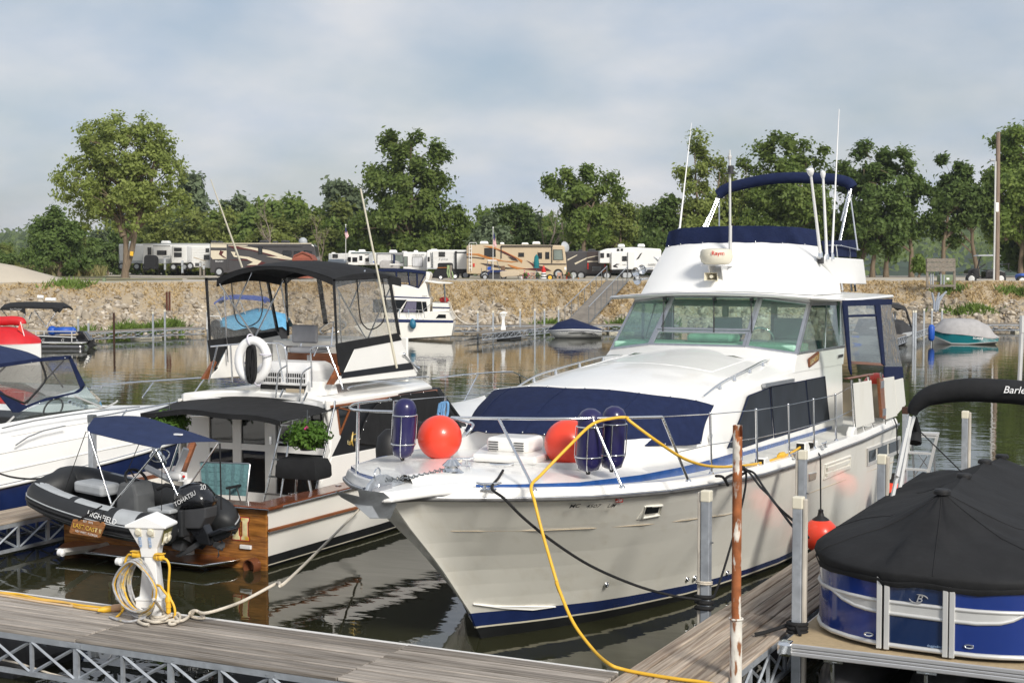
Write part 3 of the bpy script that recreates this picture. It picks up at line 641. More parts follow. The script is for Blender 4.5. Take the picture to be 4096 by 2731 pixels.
mk('olive',(.16,.14,.02),.15,var=.1,vs=4,coat=.5)
mk('rubstrip',(.50,.46,.40),.7,var=.25,vs=10,stretch=(1,1,.3),col2=(.20,.17,.14),c2=(.55,.7),c2s=4)
mk('peach',(.62,.38,.22),.5,var=.08)
mk('yellow2',(.66,.40,.10),.5,var=.1,vs=9); mk('yellow3',(.62,.46,.30),.5,var=.1,vs=9)
# ------------------------------------------------------------------ near docks
DZ = .55
def dock(name,label,x0,x1,y0,y1,along,rows,seams,bays,sides,group=None,pm=None,ends=(),bay=.585):
    """plank walkway on a galvanised truss; along='x' or 'y'; sides = list of cross positions with a truss"""
    t = thing(name,label,'dock',((x0+x1)/2,(y0+y1)/2,0),0,group)
    a0,a1,c0,c1 = (x0,x1,y0,y1) if along == 'x' else (y0,y1,x0,x1)
    def P(a,c,z): return V(a,c,z) if along == 'x' else V(c,a,z)
    w_ = (c1-c0)/rows; cache = {}; ss = [a0]+list(seams)+[a1]; inv = MW[t.name].inverted()
    for i in range(len(ss)-1):
        ln = ss[i+1]-ss[i]-.006
        for r_ in range(rows):
            key = (round(ln,3),r_ % 3)
            if key not in cache:
                mb = MB(); d = (ln,w_-.018,.038) if along == 'x' else (w_-.018,ln,.038); mb.box((0,0,0),d)
                me = bpy.data.meshes.new('plank'); me.from_pydata([tuple(q) for q in mb.v],[],mb.f); me.materials.append(M['plank' if along == 'x' else 'planky']); cache[key] = me
            o = link('plank',cache[key],t,.010,2); q = inv @ P((ss[i]+ss[i+1])/2+R.uniform(-.004,.004),c0+w_*(r_+.5),DZ-.019+R.uniform(-.006,.006)); o.location = q; o.rotation_euler = ((R.uniform(-.03,.03),R.uniform(-.002,.002),R.uniform(-.0012,.0012)) if along == 'x' else (R.uniform(-.002,.002),R.uniform(-.03,.03),R.uniform(-.0012,.0012)))
    for c in sides:
        mb = MB(); mb.box(P((a0+a1)/2,c,.482),(a1-a0,.042,.058) if along == 'x' else (.042,a1-a0,.058)); mb.build('top_chord','galv',t)
        mb = MB(); mb.box(P((a0+a1)/2,c,.125),(a1-a0,.038,.045) if along == 'x' else (.038,a1-a0,.045)); mb.build('bottom_chord','galv',t)
        n = int((a1-a0)/bay);
        for i in range(n+1):
            a = bays+bay*(i-int((bays-a0)/bay));
            if a > a1 or a < a0: continue
            mb = MB(); wv = .062 if i % 2 else .034; mb.box(P(a,c,.30),(wv,.03,.31) if along == 'x' else (.03,wv,.31)); mb.build('upright','galv',t)
            if i % 2:
                mb = MB(); s_ = -.024 if along == 'x' else .024
                for q in (-.045,.045): mb.lathe([(.008,0),(.008,.006)],6,P(a+q,c+s_*(1 if c < (c0+c1)/2 or along == 'y' else -1),.482),(0,-1,0) if along == 'x' else (1,0,0))
                mb.build('bolt','galv',t)
            if a+bay <= a1:
                for k_ in (0,1):
                    za,zb = ((.45,.15),(.15,.45))[k_]
                    mb = MB(); mb.tube([P(a+.02,c+(.013 if k_ else -.013),za),P(a+bay-.02,c+(.013 if k_ else -.013),zb)],.017,4); mb.build('brace','galv',t)
    mb = MB(); k_ = a0+.8
    while k_ < a1-.5:
        mb.box(P(k_,(c0+c1)/2,.44),(.045,c1-c0-.1,.05) if along == 'x' else (c1-c0-.1,.045,.05)); k_ += 1.15
    mb.build('cross_beam','galvd',t)
    for e in ends:
        mb = MB(); mb.box(P(e,(c0+c1)/2,-.02),(1.5,c1-c0-.25,.26) if along == 'x' else (c1-c0-.25,1.5,.26)); mb.build('float','darkgrey',t,bev=.04)
    return t
md = dock('main_dock','weathered grey plank dock with truss sides across the bottom left',-19.5,-4.965,10.91,12.17,'x',8,(-16.3,-13.26,-10.21,-7.16),-10.21,(10.935,12.145),ends=(-17.5,-11.9,-8.3))
mb = MB(); mb.bx(-19.4,-4.98,12.172,12.19,.50,.556); mb.build('edge_strip','white',md)
mb = MB(); mb.bx(-10.30,-10.12,10.908,10.913,.46,.505); mb.build('splice_plate','galv',md)
fd = dock('finger_dock','weathered plank finger dock between the big yacht and the pontoon boat',-4.93,-4.03,8.6,25.6,'y',6,(11.3,14.9,17.9,21.6),12.0,(-4.905,-4.055),ends=(10,16,20,24.5))
ld = dock('finger_dock','plank finger dock beside the navy and white cruiser at the left edge',-16.62,-15.78,12.2,20.2,'y',5,(15.2,18.2),15.2,(-16.59,-15.81),ends=(14.4,18.6))
mb = MB()
mb.tube([V(-11.6,11.1,.17),V(-11.0,11.0,.185),V(-10.6,10.985,.14),V(-10.2,10.98,.12),V(-9.7,10.99,.08),V(-9.3,11.05,.02)],.011,6)
tag(mb.build('dock_line','ropew',sm=60),'thin pale line threaded through the near dock truss','rope')
# ------------------------------------------------------------------ posts
def post(label,x,y,top,strip,z0=-.7,cap='offw',w_=.095,group='galvanised dock posts'):
    t = thing('dock_post',label,'post',(x,y,z0),0,group)
    mb = MB(); mb.bx(x-w_/2,x+w_/2,y-w_/2,y+w_/2,z0,top-.09); mb.build('tube','galv',t,bev=.008)
    mb = MB(); mb.bx(x-w_/2-.006,x+w_/2+.006,y-w_/2-.006,y+w_/2+.006,top-.12,top); mb.build('cap',cap,t,bev=.012)
    if strip:
        mb = MB(); sx_ = x+strip*(w_/2+.022); mb.bx(sx_-.02,sx_+.02,y-.035,y+.035,z0+.3,top-.02); mb.build('bumper_strip','rubstrip',t,bev=.012)
    mb = MB()
    for z_ in (.35,.85,1.3):
        if z_ < top-.2: mb.tube([V(x+w_/2-.01,y,z_),V(x+w_/2+.03,y,z_)],.008,6)
    mb.build('bolt','galvd',t)
    return t
post('cream capped galvanised post with tied ropes beside the yacht bow',-5.02,14.72,1.85,-1)
post('galvanised post with cream cap just left of the black pontoon cover',-3.86,14.08,1.955,1)
post('tall galvanised post in front of the hanging orange fender',-5.02,18.5,1.85,-1)
post('galvanised post before the aft yacht hull window',-3.9,17.98,1.92,1)
post('dark topped post at the yacht stern',-5.0,24.8,1.87,0,cap='rustd')
post('lone galvanised post standing in the water right of the ladder',-3.94,24.2,1.90,1)
post('galvanised post close left of the dinghy awning',-15.86,17.4,1.92,0,cap='galvd')
post('short galvanised post behind the dinghy steering wheel',-15.9,20.0,1.60,1,cap='galv')
t = thing('rusty_pole','tall rusted steel pole with flaking white paint on the finger dock','pole',(-3.98,12.5,-.6))
mb = MB(); mb.lathe([(.0545,-.6),(.0545,1.07)],20,(-3.98,12.5,0)); mb.build('lower_pipe','rustw',t,sm=40)
mb = MB(); mb.torus((-3.98,12.5,1.075),.056,.011,n=24,m=8); mb.build('collar','rustw',t,sm=60)
mb = MB(); mb.lathe([(.0425,1.07),(.0425,2.70)],20,(-3.98,12.5,0))
for i in range(10):
    a0,a1 = math.radians(20+i*30),math.radians(50+i*30)
    if i == 9: continue
    mb.add([V(-3.98+.0425*math.cos(a0),12.5+.0425*math.sin(a0),2.69),V(-3.98+.0425*math.cos(a1),12.5+.0425*math.sin(a1),2.69),V(-3.98+.0425*math.cos(a1),12.5+.0425*math.sin(a1),2.80),V(-3.98+.0425*math.cos(a0),12.5+.0425*math.sin(a0),2.80)],[(0,1,2,3)])
mb.build('upper_pipe','rust',t,sm=40)
# ------------------------------------------------------------------ power pedestal with hoses and cords
def pedestal(loc,label,full=True,sc=1.0,rz=0):
    t = thing('power_pedestal',label,'pedestal',loc,rz)
    def b(*a): return MB()
    mb = MB(); mb.loft([[V(-.14*s_,-.11*s_,z),V(.14*s_,-.11*s_,z),V(.14*s_,.11*s_,z),V(-.14*s_,.11*s_,z)] for s_,z in ((1,0),(.98,.19))],True,True,True); mb.build('base','white',t,bev=.01,world=False)
    mb = MB(); mb.loft([[V(-x,-y,z),V(x,-y,z),V(x,y,z),V(-x,y,z)] for x,y,z in ((.145,.115,.19),(.145,.115,.215),(.105,.085,.225),(.072,.065,.58),(.068,.06,.66))],True,True,True); mb.build('column','white',t,bev=.006,world=False)
    mb = MB(); mb.loft([[V(-x,-y,z),V(x,-y,z),V(x,y,z),V(-x,y,z)] for x,y,z in ((.085,.07,.64),(.095,.085,.74),(.20,.15,.97))],True,True,True); mb.build('head','white',t,bev=.006,world=False)
    mb = MB(); mb.prism([V(-.225,-.165,.955),V(.225,-.165,.955),V(.225,-.165,.985),(0,-.165,1.085),V(-.225,-.165,.985)],(0,.33,0)); mb.build('roof','white',t,bev=.012,world=False)
    def outlet(o,n,u):
        o = Vector(o); n = Vector(n).normalized(); u = Vector(u).normalized(); w2 = n.cross(u)
        q = MB(); q.slab([o+w2*.028+u*.062,o-w2*.028+u*.062,o-w2*.028-u*.055,o+w2*.028-u*.055],.012); p = q.build('outlet','offw',t,world=False)
        q = MB(); q.lathe([(.034,0),(.036,.012),(.03,.02),(.0,.022)],14,o+n*.004,n); q.build('outlet_lid','offw',p,world=False,sm=40)
    nf = V(0,-.96,-.27)
    outlet((-.08,-.142,.92),nf,(0,-.27,.96)); outlet((.055,-.142,.92),nf,(0,-.27,.96))
    ns = V(.95,0,-.3)
    mb = MB(); mb.slab([V(.194,-.11,.95),V(.194,.11,.95),V(.152,.085,.80),V(.152,-.085,.80)],.006); mb.build('meter_window','olive',t,world=False)
    outlet((.165,-.05,.83),ns,(.3,0,.95)); outlet((.165,.05,.83),ns,(.3,0,.95))
    if full:
        for x_,tx in ((-.07,'F19'),(.035,'F18')):
            q = MB(); q.slab([V(x_-.014,-.137,.86),V(x_+.014,-.137,.86),V(x_+.014,-.109,.755),V(x_-.014,-.109,.755)],.003); p = q.build('number_label','skyblue',t,world=False)
            mw = MW[t.name]; text('lettering',tx,'white',p,mw @ V(x_,-.126,.807),mw.to_3x3() @ V(0,.25,-.97),mw.to_3x3() @ V(1,0,0),.036,.006)
    return t
PB = V(-10.13,11.97,DZ)
ped = pedestal(PB,'white power pedestal with two-outlet head on the near dock',True,rz=.30)
def cable(name,label,pts,r,mat,cat,n=10,parent=None,sm=60,k=6,group=None):
    """smooth catmull-rom cable"""
    p = [Vector(q) for q in pts]; out = []
    for i in range(len(p)-1):
        a,b,c_,d = p[max(i-1,0)],p[i],p[i+1],p[min(i+2,len(p)-1)]
        for j in range(k):
            t_ = j/k; out.append(.5*((2*b)+(-a+c_)*t_+(2*a-5*b+4*c_-d)*t_*t_+(-a+3*b-3*c_+d)*t_**3))
    out.append(p[-1]); mb = MB(); mb.tube(out,r,n); o = mb.build(name,mat,parent,sm=sm)
    if parent is None: tag(o,label,cat,group)
    return o
mb = MB(); mb.box(PB+V(-.03,-.11,.60),(.03,.03,.09)); mb.build('hook','galvd',ped)
hz = thing('hose_coil','grey and yellow streaked hose coil hanging on the power pedestal','hose',PB+V(0,-.12,.04))
rr = random.Random(4)
for i in range(11):
    sx_ = .17+.018*i*.6+rr.uniform(-.012,.012); hz_ = .27+rr.uniform(-.02,.03); cz = .62-hz_+.01*(i % 3); pts = []
    y_ = -.125-.014*i+rr.uniform(-.01,.01)
    for j in range(28):
        a = 2*math.pi*j/28; xx = math.sin(a)*sx_*(1-.42*max(0,math.cos(a))**1.2); pts.append(PB+V(-.03+xx+rr.uniform(-.002,.002)+.03*(1-math.cos(a))/2,y_-.012*math.cos(a),cz+math.cos(a)*hz_))
    mb = MB(); mb.tube(pts,.0115,8,closed=True); mb.build('loop','yellow' if i in (3,9) else 'coil',hz,sm=60)
cable('hose_end','',[PB+V(.1,-.22,.05),PB+V(-.02,-.33,.02),PB+V(-.2,-.30,.013),PB+V(-.36,-.24,.013)],.012,'coil','',parent=hz)
for s_ in (-1,1):
    pl = thing('shore_power_plug',('left' if s_ < 0 else 'right')+' yellow shore power plug and cord on the pedestal','plug',PB+V(s_*.1,-.02,.62))
    o0 = PB+V(s_*.085,-.03,.645)
    mb = MB(); mb.lathe([(.04,0),(.04,.06),(.034,.065),(.034,.11),(.02,.125)],14,o0,V(s_*.95,-.3,.05)); mb.build('plug_body','yellow',pl,sm=40)
    mb = MB(); mb.box(o0+V(s_*.075,-.03,.043),(.10,.07,.012),.2); mb.build('plug_lid','yellow',pl,bev=.004)
    e = o0+V(s_*.12,-.04,0)
    if s_ > 0: pts = [e,e+V(.05,0,-.01),e+V(.085,0,-.08),e+V(.08,-.01,-.25),e+V(.075,-.01,-.34)]
    else: pts = [e,e+V(-.04,0,0),e+V(-.085,0,-.07),e+V(-.085,-.02,-.25),e+V(-.085,-.04,-.34)]
    cable('cord','',pts,.013,'yellow','',parent=pl)
    q = pts[-1]
    mb = MB(); mb.lathe([(.013,.0),(.02,-.03),(.034,-.06),(.036,-.10),(.028,-.105),(.03,-.16),(.024,-.165),(.026,-.21),(.014,-.225)],14,q,(0,0,1)); mb.build('connector','yellow',pl,sm=40)
    if s_ > 0: cable('cord','',[q+V(0,0,-.22),q+V(.005,0,-.28),q+V(.06,.0,-.29),q+V(.085,0,-.2),q+V(.05,0,-.1),q+V(-.05,-.02,.02),q+V(-.1,-.02,.06),q+V(-.2,.02,.02),q+V(-.22,0,-.2)],.013,'yellow','',parent=pl)
    else: cable('cord','',[q+V(0,0,-.22),q+V(-.02,-.02,-.27),q+V(-.10,-.04,-.34),q+V(-.18,-.05,-.375)],.013,'yellow','',parent=pl)
def dk(c,pts,h=.016): return [c.z(a,b,DZ+h) for a,b in pts]
cable('shore_cable','yellow shore power cord lying along the outer edge of the main dock',dk(D1,[(-900,30),(-300,100),(0,150),(300,175),(600,245),(1000,300),(1250,345),(1600,385),(1700,400)]),.014,'yellow','cord')
cable('shore_cable','paler yellow cord twisted over the other dock cords',dk(D1,[(-900,60),(-300,120),(0,160),(300,215),(620,265),(1050,310),(1180,370),(1500,420),(1560,425)]),.013,'yellow2','cord')
cable('shore_cable','cream white cord running beside the yellow dock cords',dk(D1,[(-900,80),(-300,145),(0,190),(250,230),(600,290),(1000,345),(1300,385),(1600,410),(1800,395),(1980,330),(2050,300)],.013),.012,'yellow3','cord')
M_ = D1.z(1620,415,DZ+.035); mb = MB(); dv = (D1.z(1900,380,DZ+.04)-M_).normalized()
t = thing('cord_adapter','yellow and peach cord adapter lying on the dock edge','adapter',M_)
mb.lathe([(.016,-.06),(.022,-.03),(.034,0),(.036,.06),(.036,.075)],12,M_,dv); mb.build('yellow_end','yellow',t,sm=40)
mb = MB(); mb.lathe([(.03,.075),(.042,.10),(.042,.2),(.03,.23),(.016,.26)],12,M_,dv); mb.build('peach_end','peach',t,sm=40)
rp_ = D7.z(860,470,.66)
tail = [D7.z(a,b,DZ+.03) for a,b in ((640,490),(560,560),(480,590),(400,570),(250,590),(60,610),(-130,560),(-180,600),(-100,640),(-20,650))]
cable('mooring_rope','white mooring rope from the dock knot up to the yacht bow side',[A5.x(1490,1015,-11.75),A5.x(1420,1090,-11.6)+V(0,0,-.0),D7.z(2200,-80,1.0)+V(0,0,0),D7.z(1990,0,.93),D7.z(1500,260,.80),D7.z(1200,380,.71),rp_,D7.z(700,430,.64),D7.z(620,480,.60),D7.z(700,540,.58),D7.z(850,540,.60),D7.z(720,430,.66),D7.z(650,500,.6)]+tail,.0165,'ropew','rope',k=5)
cable('rope_heap','loose white rope end heaped at the foot of the pedestal',[D7.z(a,b,DZ+.03+h) for a,b,h in ((210,380,.06),(220,480,.03),(300,520,.03),(430,470,.02),(470,540,0),(400,630,0),(310,640,0),(330,590,.02),(450,600,.02),(350,500,.03),(120,540,.02),(20,520,0),(60,580,0),(230,560,.03),(310,480,.04),(200,430,.06),(60,250,.3))],.0155,'ropew','rope',k=5)
# ------------------------------------------------------------------ the big motor yacht
XC = -7.65
SH = np.array([(12.62,0,1.875),(12.9,.20,1.865),(13.15,.60,1.85),(13.55,1.07,1.825),(14.2,1.60,1.786),(15.3,2.0,1.722),(16.7,2.17,1.648),(18.1,2.25,1.58),(20.3,2.28,1.515),(23.5,2.25,1.444),(26.5,2.18,1.41)])
WLT = np.array([(14.6,0),(15.2,.42),(16.1,.93),(17.7,1.52),(20.4,1.97),(23,2.06),(26.5,2.02)])
YT = 26.5
def shz(y): return float(np.interp(y,SH[:,0],SH[:,2]))
def stem(z): return float(np.interp(z,[-.6,0,.16,.34,1.0,1.5,1.875],[15.5,14.6,14.48,14.36,13.66,13.04,12.62]))
def shh(q): return float(np.interp(12.62+(YT-12.62)*q,SH[:,0],SH[:,1]))
def wlh(q): return float(np.interp(14.6+(YT-14.6)*q,WLT[:,0],WLT[:,1]))
def hb(q,z,zt):
    if z < 0: return wlh(q)*(1+z*1.1)
    t = min(1,z/zt); p = 1.18-.13*q; return lerp(wlh(q),shh(q),t**p)
def hby(y,z):
    q = (y-stem(z))/(YT-stem(z)); return hb(min(max(q,0),1),z,shz(y))
YA = thing('motor_yacht','big white flybridge motor yacht with blue canvas moored bow first','yacht',(XC,19.5,0))
QS = [0,.004,.012,.025,.04,.06,.085,.115,.15,.19,.24,.3,.37,.45,.54,.64,.74,.84,.93,1]
def zrow(k,q):
    y = 12.62+(YT-12.62)*q; bt = lerp(.34,.15,min(1,q*2.6)); cb = lerp(.145,.055,min(1,q*2.6)); zt = shz(y)
    return {0: -.55,1: -.02,2: cb,3: cb+.022,4: bt}.get(k,bt+(zt-bt)*((k-4)/8) if k > 4 else 0)
mb = MB(); rows = []
for k in range(13):
    pr = []
    for q in QS:
        z = zrow(k,q); ys = stem(z); y = ys+(YT-ys)*q; pr.append(V(XC+max(hb(q,z,zrow(12,q)),.012),y,z))
    rows.append(pr)
for k in range(12):
    mb.mi = 0 if k < 2 else 1 if k == 2 else 2 if k == 3 else 3
    a,b = rows[k],rows[k+1]; mir = lambda r_: [V(2*XC-p.x,p.y,p.z) for p in r_]
    mb.loft([a,b],False); mb.loft([mir(b),mir(a)],False)
    mb.add([a[-1],b[-1],V(2*XC-b[-1].x,YT,b[-1].z),V(2*XC-a[-1].x,YT,a[-1].z)],[(0,1,2,3)])
    mb.add([a[0],b[0],V(2*XC-b[0].x,b[0].y,b[0].z),V(2*XC-a[0].x,a[0].y,a[0].z)],[(3,2,1,0)])
hull = mb.build('hull',['bottom','offw','navyp','gelc'],YA,sm=40)
def hullpt(c,px,py):           # where the sight line meets the port topside
    r = c.r(px,py); lo,hi = 10.,34.
    best = None; t = lo
    while t < hi:
        p = CP+r*t
        if p.y > stem(max(p.z,-.5)) and p.z > -.5 and p.z < shz(p.y)+.3:
            if p.x <= XC+hby(p.y,min(p.z,shz(p.y))): best = p; break
        t += .01
    return best if best is not None else CP+r*20
def outl(y,dz=0,ins=0,sgn=1): return V(XC+sgn*max(0.02,hby(y,shz(y))-ins),y,shz(y)+dz)
YS = [12.66,12.75,12.9,13.02,13.15,13.35,13.55,13.85,14.2,14.7,15.3,16,16.7,17.4,18.1,19.2,20.3,21.9,23.5,25,26.45]
for sg in (1,-1):
    mb = MB(); mb.tube([outl(y,-.02,-.012,sg) for y in YS],.026,8); mb.build('rub_rail','rubrail',hull,sm=60)
    mb = MB(); mb.tube([outl(y,-.004,-.03,sg) for y in YS],.011,6); mb.build('rail_trim','alu',hull,sm=60)
    mb = MB(); mb.loft([[outl(y,0,0,sg) for y in YS],[outl(y,.05,.012,sg) for y in YS],[outl(y,.095,.035,sg) for y in YS],[outl(y,.10,.10,sg) for y in YS],[outl(y,.085,.16,sg) for y in YS]],False); mb.build('toe_rail','gel',hull,sm=50)
kn = [hullpt(A6,a,b) for a,b in ((480,1046),(700,1046),(1100,1042),(1450,1028),(1800,1005),(2100,972),(2352,938))]+[hullpt(B3,a,b) for a,b in ((1260,1462),(1500,1372),(1910,1222),(2060,1165))]
mb = MB(); mb.tube([p+V(.004,-.002,0) for p in kn],.005,6); mb.build('spray_knuckle','tan',hull,sm=60)
c0 = [hullpt(D2,a,b) for a,b in ((360,322),(700,350),(1300,362),(1650,362))]; c1 = [hullpt(D2,a,b) for a,b in ((1290,412),(900,392),(620,352))]
mb = MB(); mb.slab([p+V(.012,-.012,0) for p in (c0[0],c0[1],c0[2],c0[3],c1[0],c1[1],c1[2])],.02); mb.build('spray_chine','gel',hull)
def across(y,zc,w_,z0,n=9,pw=2): return [V(XC+w_*(1-2*i/(n-1)),y,z0+zc*(1-abs(1-2*i/(n-1))**pw)) for i in range(n)]
mb = MB(); mb.loft([across(y,.02,max(.03,hby(y,shz(y))-.13),shz(y)+.088) for y in YS],False); mb.build('side_deck','nonskid',YA,sm=60)
STEP = [(12.95,.10),(13.27,.50),(13.6,.95),(14.15,1.42),(15.2,1.70),(16.2,1.80),(17.4,1.82),(18.6,1.80)]
ins = lambda y: float(np.interp(y,[a for a,b in STEP],[b for a,b in STEP]))
SY = [12.95,13.1,13.27,13.45,13.6,13.85,14.15,14.6,15.2,15.7,16.2,16.8,17.4,18.2,18.6]
sth = lambda y: float(np.interp(y,[12.95,14,16,18.6],[.02,.045,.09,.14]))
mb = MB(); mb.loft([across(y,.10,ins(y),shz(y)+.09+sth(y),13,2.2) for y in SY],False); mb.build('foredeck','gel',YA,sm=60)
for sg in (1,-1):
    mb = MB(); mb.loft([[V(XC+sg*(ins(y)+.004),y,shz(y)+.08) for y in SY],[V(XC+sg*ins(y),y,shz(y)+.093+sth(y)) for y in SY]],False); mb.build('blue_stripe','bluestripe',YA,sm=60)
CE = [(15.9,1.02,2.02),(16.4,1.20,2.10),(17.0,1.40,2.20),(17.5,1.53,2.28),(18.0,1.585,2.38),(18.75,1.59,2.475),(19.7,1.59,2.56),(20.7,1.59,2.615),(21.8,1.59,2.655),(24.75,1.59,2.59)]
CC = [(15.6,2.12),(16.0,2.30),(17.0,2.60),(18.0,2.72),(19.0,2.80),(20.5,2.87),(21.9,2.93),(24.75,2.93)]
ce = lambda y,i: float(np.interp(y,[a[0] for a in CE],[a[i] for a in CE])); cc = lambda y: float(np.interp(y,[a for a,b in CC],[b for a,b in CC]))
CY = [16.1,16.5,17.0,17.5,18.0,18.4,18.75,19.2,19.7,20.2,20.7,21.2,21.8,23,24.75]
def csec(y,dz=0):
    w_,ze,zc = ce(y,1),ce(y,2)+dz,cc(y)+dz; pr = [V(XC+w_+.03,y,shz(y)+.05),V(XC+w_,y,ze-.05),V(XC+w_-.012,y,ze-.018),V(XC+w_-.05,y,ze+.008)]
    pr += [V(XC+(w_-.05)*(1-2*i/12),y,ze+.008+(zc-ze)*(1-abs(1-2*i/12)**2.0)) for i in range(1,12)]
    return pr+[V(2*XC-p.x,p.y,p.z) for p in pr[3::-1]]
mb = MB(); mb.loft([csec(y) for y in CY],False,False,False); mb.add(csec(16.1),[list(range(len(csec(16.1))))]); mb.add(csec(24.75),[list(range(len(csec(24.75))))[::-1]])
cab = mb.build('trunk_cabin','gel',YA,sm=38)
def ctop(x,y,dz=0):
    w_ = ce(y,1)-.05; ze = ce(y,2)+.008; return V(XC+x,y,ze+(cc(y)-ze)*(1-abs(x/w_)**2)+dz)
mb = MB()
for a,b in (((-1.0,21.5),(-1.0,19.7)),((-1.0,19.7),(1.0,19.7)),((1.0,19.7),(1.0,21.5))):
    mb.tube([ctop(lerp(a[0],b[0],i/10),lerp(a[1],b[1],i/10)-(.16 if a[0] != b[0] else 0)*(1-(2*i/10-1)**2),.002) for i in range(11)],.008,5)
mb.build('hatch_seam','gelw',cab,sm=60)
tp = [V(XC+ce(y,1)*f,y,z) for y,f,z in ()]
rows_ = []
mb = MB(); n = 24; top = []; bot = []
T_ = [(-1.585,18.0,2.40),(-1.35,17.62,2.515),(-.9,17.22,2.60),(-.4,17.02,2.64),(0,16.98,2.65),(.4,17.02,2.64),(.9,17.22,2.60),(1.35,17.62,2.515),(1.6,18.02,2.40)]
B_ = [(-1.58,17.5,2.03),(-1.3,16.7,2.08),(-.9,16.1,2.14),(-.4,15.82,2.18),(0,15.74,2.20),(.4,15.85,2.17),(.9,16.15,2.10),(1.25,16.55,2.02),(1.63,17.45,1.99)]
TS,BS = smooth([V(*q) for q in T_],3),smooth([V(*q) for q in B_],3); f3 = lambda tab,s_: (TS if tab is T_ else BS)[int(round(s_*24))].copy()
rg = []
for j in range(9):
    t_ = j/8; rg.append([V(XC,0,0)+f3(T_,i/n).lerp(f3(B_,i/n),t_)+V(0,-.05*math.sin(math.pi*t_)-.03,.02+.045*math.sin(math.pi*t_)+.010*math.sin(i*2.1)*t_*t_+.008*math.sin(i*.9+j)) for i in range(n+1)])
mb.shell(rg,(0,.012,-.012)); cv = mb.build('window_cover','navyc',YA,sm=60)
mb = MB()
for i in range(0,n+1,2): mb.ball(rg[0][i]+V(0,-.01,.006),.010,8,5); mb.ball(rg[-1][i]+V(0,-.012,.012),.010,8,5)
mb.build('snap','chromes',cv,sm=60)
for i in (6,12,18): mb = MB(); mb.tube([r_[i]+V(0,-.003,.003) for r_ in rg],.005,5); mb.build('cover_seam','navyc',cv,sm=60)
mb = MB(); mb.tube([p+V(0,.02,.004) for p in rg[0]],.012,6); mb.build('cover_track','gelw',cv,sm=60)
XS = XC+1.60
wins = (((465,1070),(600,760),(675,545),(870,470),(907,935),(605,1035)),((888,462),(1208,402),(1252,838),(922,938)),((1218,398),(1395,365),(1437,775),(1262,832)))
for wpts in wins:
    pp = B3.xs(XS,*wpts)
    for sg in (1,-1):
        q = [V(XC+sg*(XS-XC+.018),p.y,p.z) for p in pp]; mb = MB(); mb.slab(q,.014); wo = mb.build('cabin_window','meshsc',YA,bev=.004)
        if sg > 0:
            mb = MB(); mb.frame([p+V(.004,0,0) for p in q],.014,.012) if False else mb.tube([p+V(.008,0,0) for p in q],.007,5,closed=True); mb.build('window_trim','navyc',wo,sm=60)
mb = MB(); a,b = B3.x(835,450,XS+.03),B3.x(1110,400,XS+.03); mb.box((a+b)/2,(.05,(b-a).length,.05),m=Matrix.Rotation(math.atan2((b-a).z,(b-a).y),4,'X')); mb.build('drip_rail','alu',YA)
st = B3.xs(XS+.03,(0,1230),(600,1085),(1040,960),(1475,830),(1475,890),(1040,1020),(600,1135),(0,1275)); mb = MB(); mb.slab(st,.012); mb.build('blue_stripe','bluestripe',YA)
for sg in (1,-1):
    base = [(B2.z(a,b,z) if False else None) for a,b,z in ()]
    xs_ = [(18.25,1.37),(18.9,1.38),(19.6,1.36),(20.4,1.33),(21.2,1.28),(21.9,1.22)]
    pts = [ctop(sg*x_,y_,.075 if 0 < i < 5 else .02) for i,(y_,x_) in enumerate(xs_)]
    g = cable('grab_rail','',pts,.0135,'chromes','',parent=YA,k=5)
    mb = MB()
    for p,(y_,x_) in zip(pts[1:],xs_[1:]): mb.lathe([(.026,-.07),(.014,-.01)],10,p)
    mb.build('rail_foot','chromes',g,sm=60)
# ---- helm house
def sx(a,y,z): return (V(XC-a,y,z),V(XC+a,y,z))
bc,tcn_,bo,to_ = sx(.776,21.90,2.95),sx(.735,22.84,3.715),sx(1.545,22.10,2.845),sx(1.49,23.03,3.62)
br = B2.x(1812,655,XC+1.56); tr = B2.x(1790,352,XC+1.52)
bor,tor = (V(XC-1.56,br.y,br.z),V(XC+1.56,br.y,br.z)),(V(XC-1.52,tr.y,tr.z),V(XC+1.52,tr.y,tr.z))
mb = MB(); ring = [bo[0],bc[0],bc[1],bo[1]]; low = [V(XC-1.60,21.75,2.60),V(XC-.80,21.30,2.86),V(XC+.80,21.30,2.86),V(XC+1.60,21.75,2.60)]
mb.loft([[V(XC-1.60,24.8,2.55)]+low+[V(XC+1.60,24.8,2.55)],[bor[0]+V(0,0,.03)]+ring+[bor[1]+V(0,0,.03)]],False); mb.build('helm_base','gel',YA,sm=30)
hs_ = thing if False else None
def pane(name,pts,mat='glass',fr=.05,parent=None,fm='alu',t_=.03):
    mb = MB(); mb.frame(pts,fr,t_); f_ = mb.build(name,fm,parent or YA,bev=.006)
    mb = MB(); mb.slab(mb.inset(pts,fr*.9),.008); mb.build('pane',mat,f_); return f_
mid = lambda a,b,t_: a.lerp(b,t_)
lo0,lo1 = mid(bc[0],tcn_[0],.30),mid(bc[1],tcn_[1],.30)
pane('windshield_pane',[bc[0],bc[1],lo1,lo0],'glass',.045)
pane('windshield_pane',[lo0+V(0,.01,.012),lo1+V(0,.01,.012),tcn_[1],tcn_[0]],'glassg',.045)
for s_ in (0,1):
    q = [bo[s_],bc[s_],tcn_[s_],to_[s_]]; pane('windshield_pane',q if s_ == 0 else q[::-1],'glassg',.05)
    q = [bo[s_]+V(0,.03,.01),bor[s_],tor[s_],to_[s_]+V(0,.03,0)]; q = q if s_ else q[::-1]
    f_ = pane('side_window',q,'glassg',.045)
    mb = MB(); a = mid(q[0],q[1],.55); b = mid(q[3],q[2],.5); mb.tube([a,b],.014,6); mb.build('sliding_bar','alu',f_)
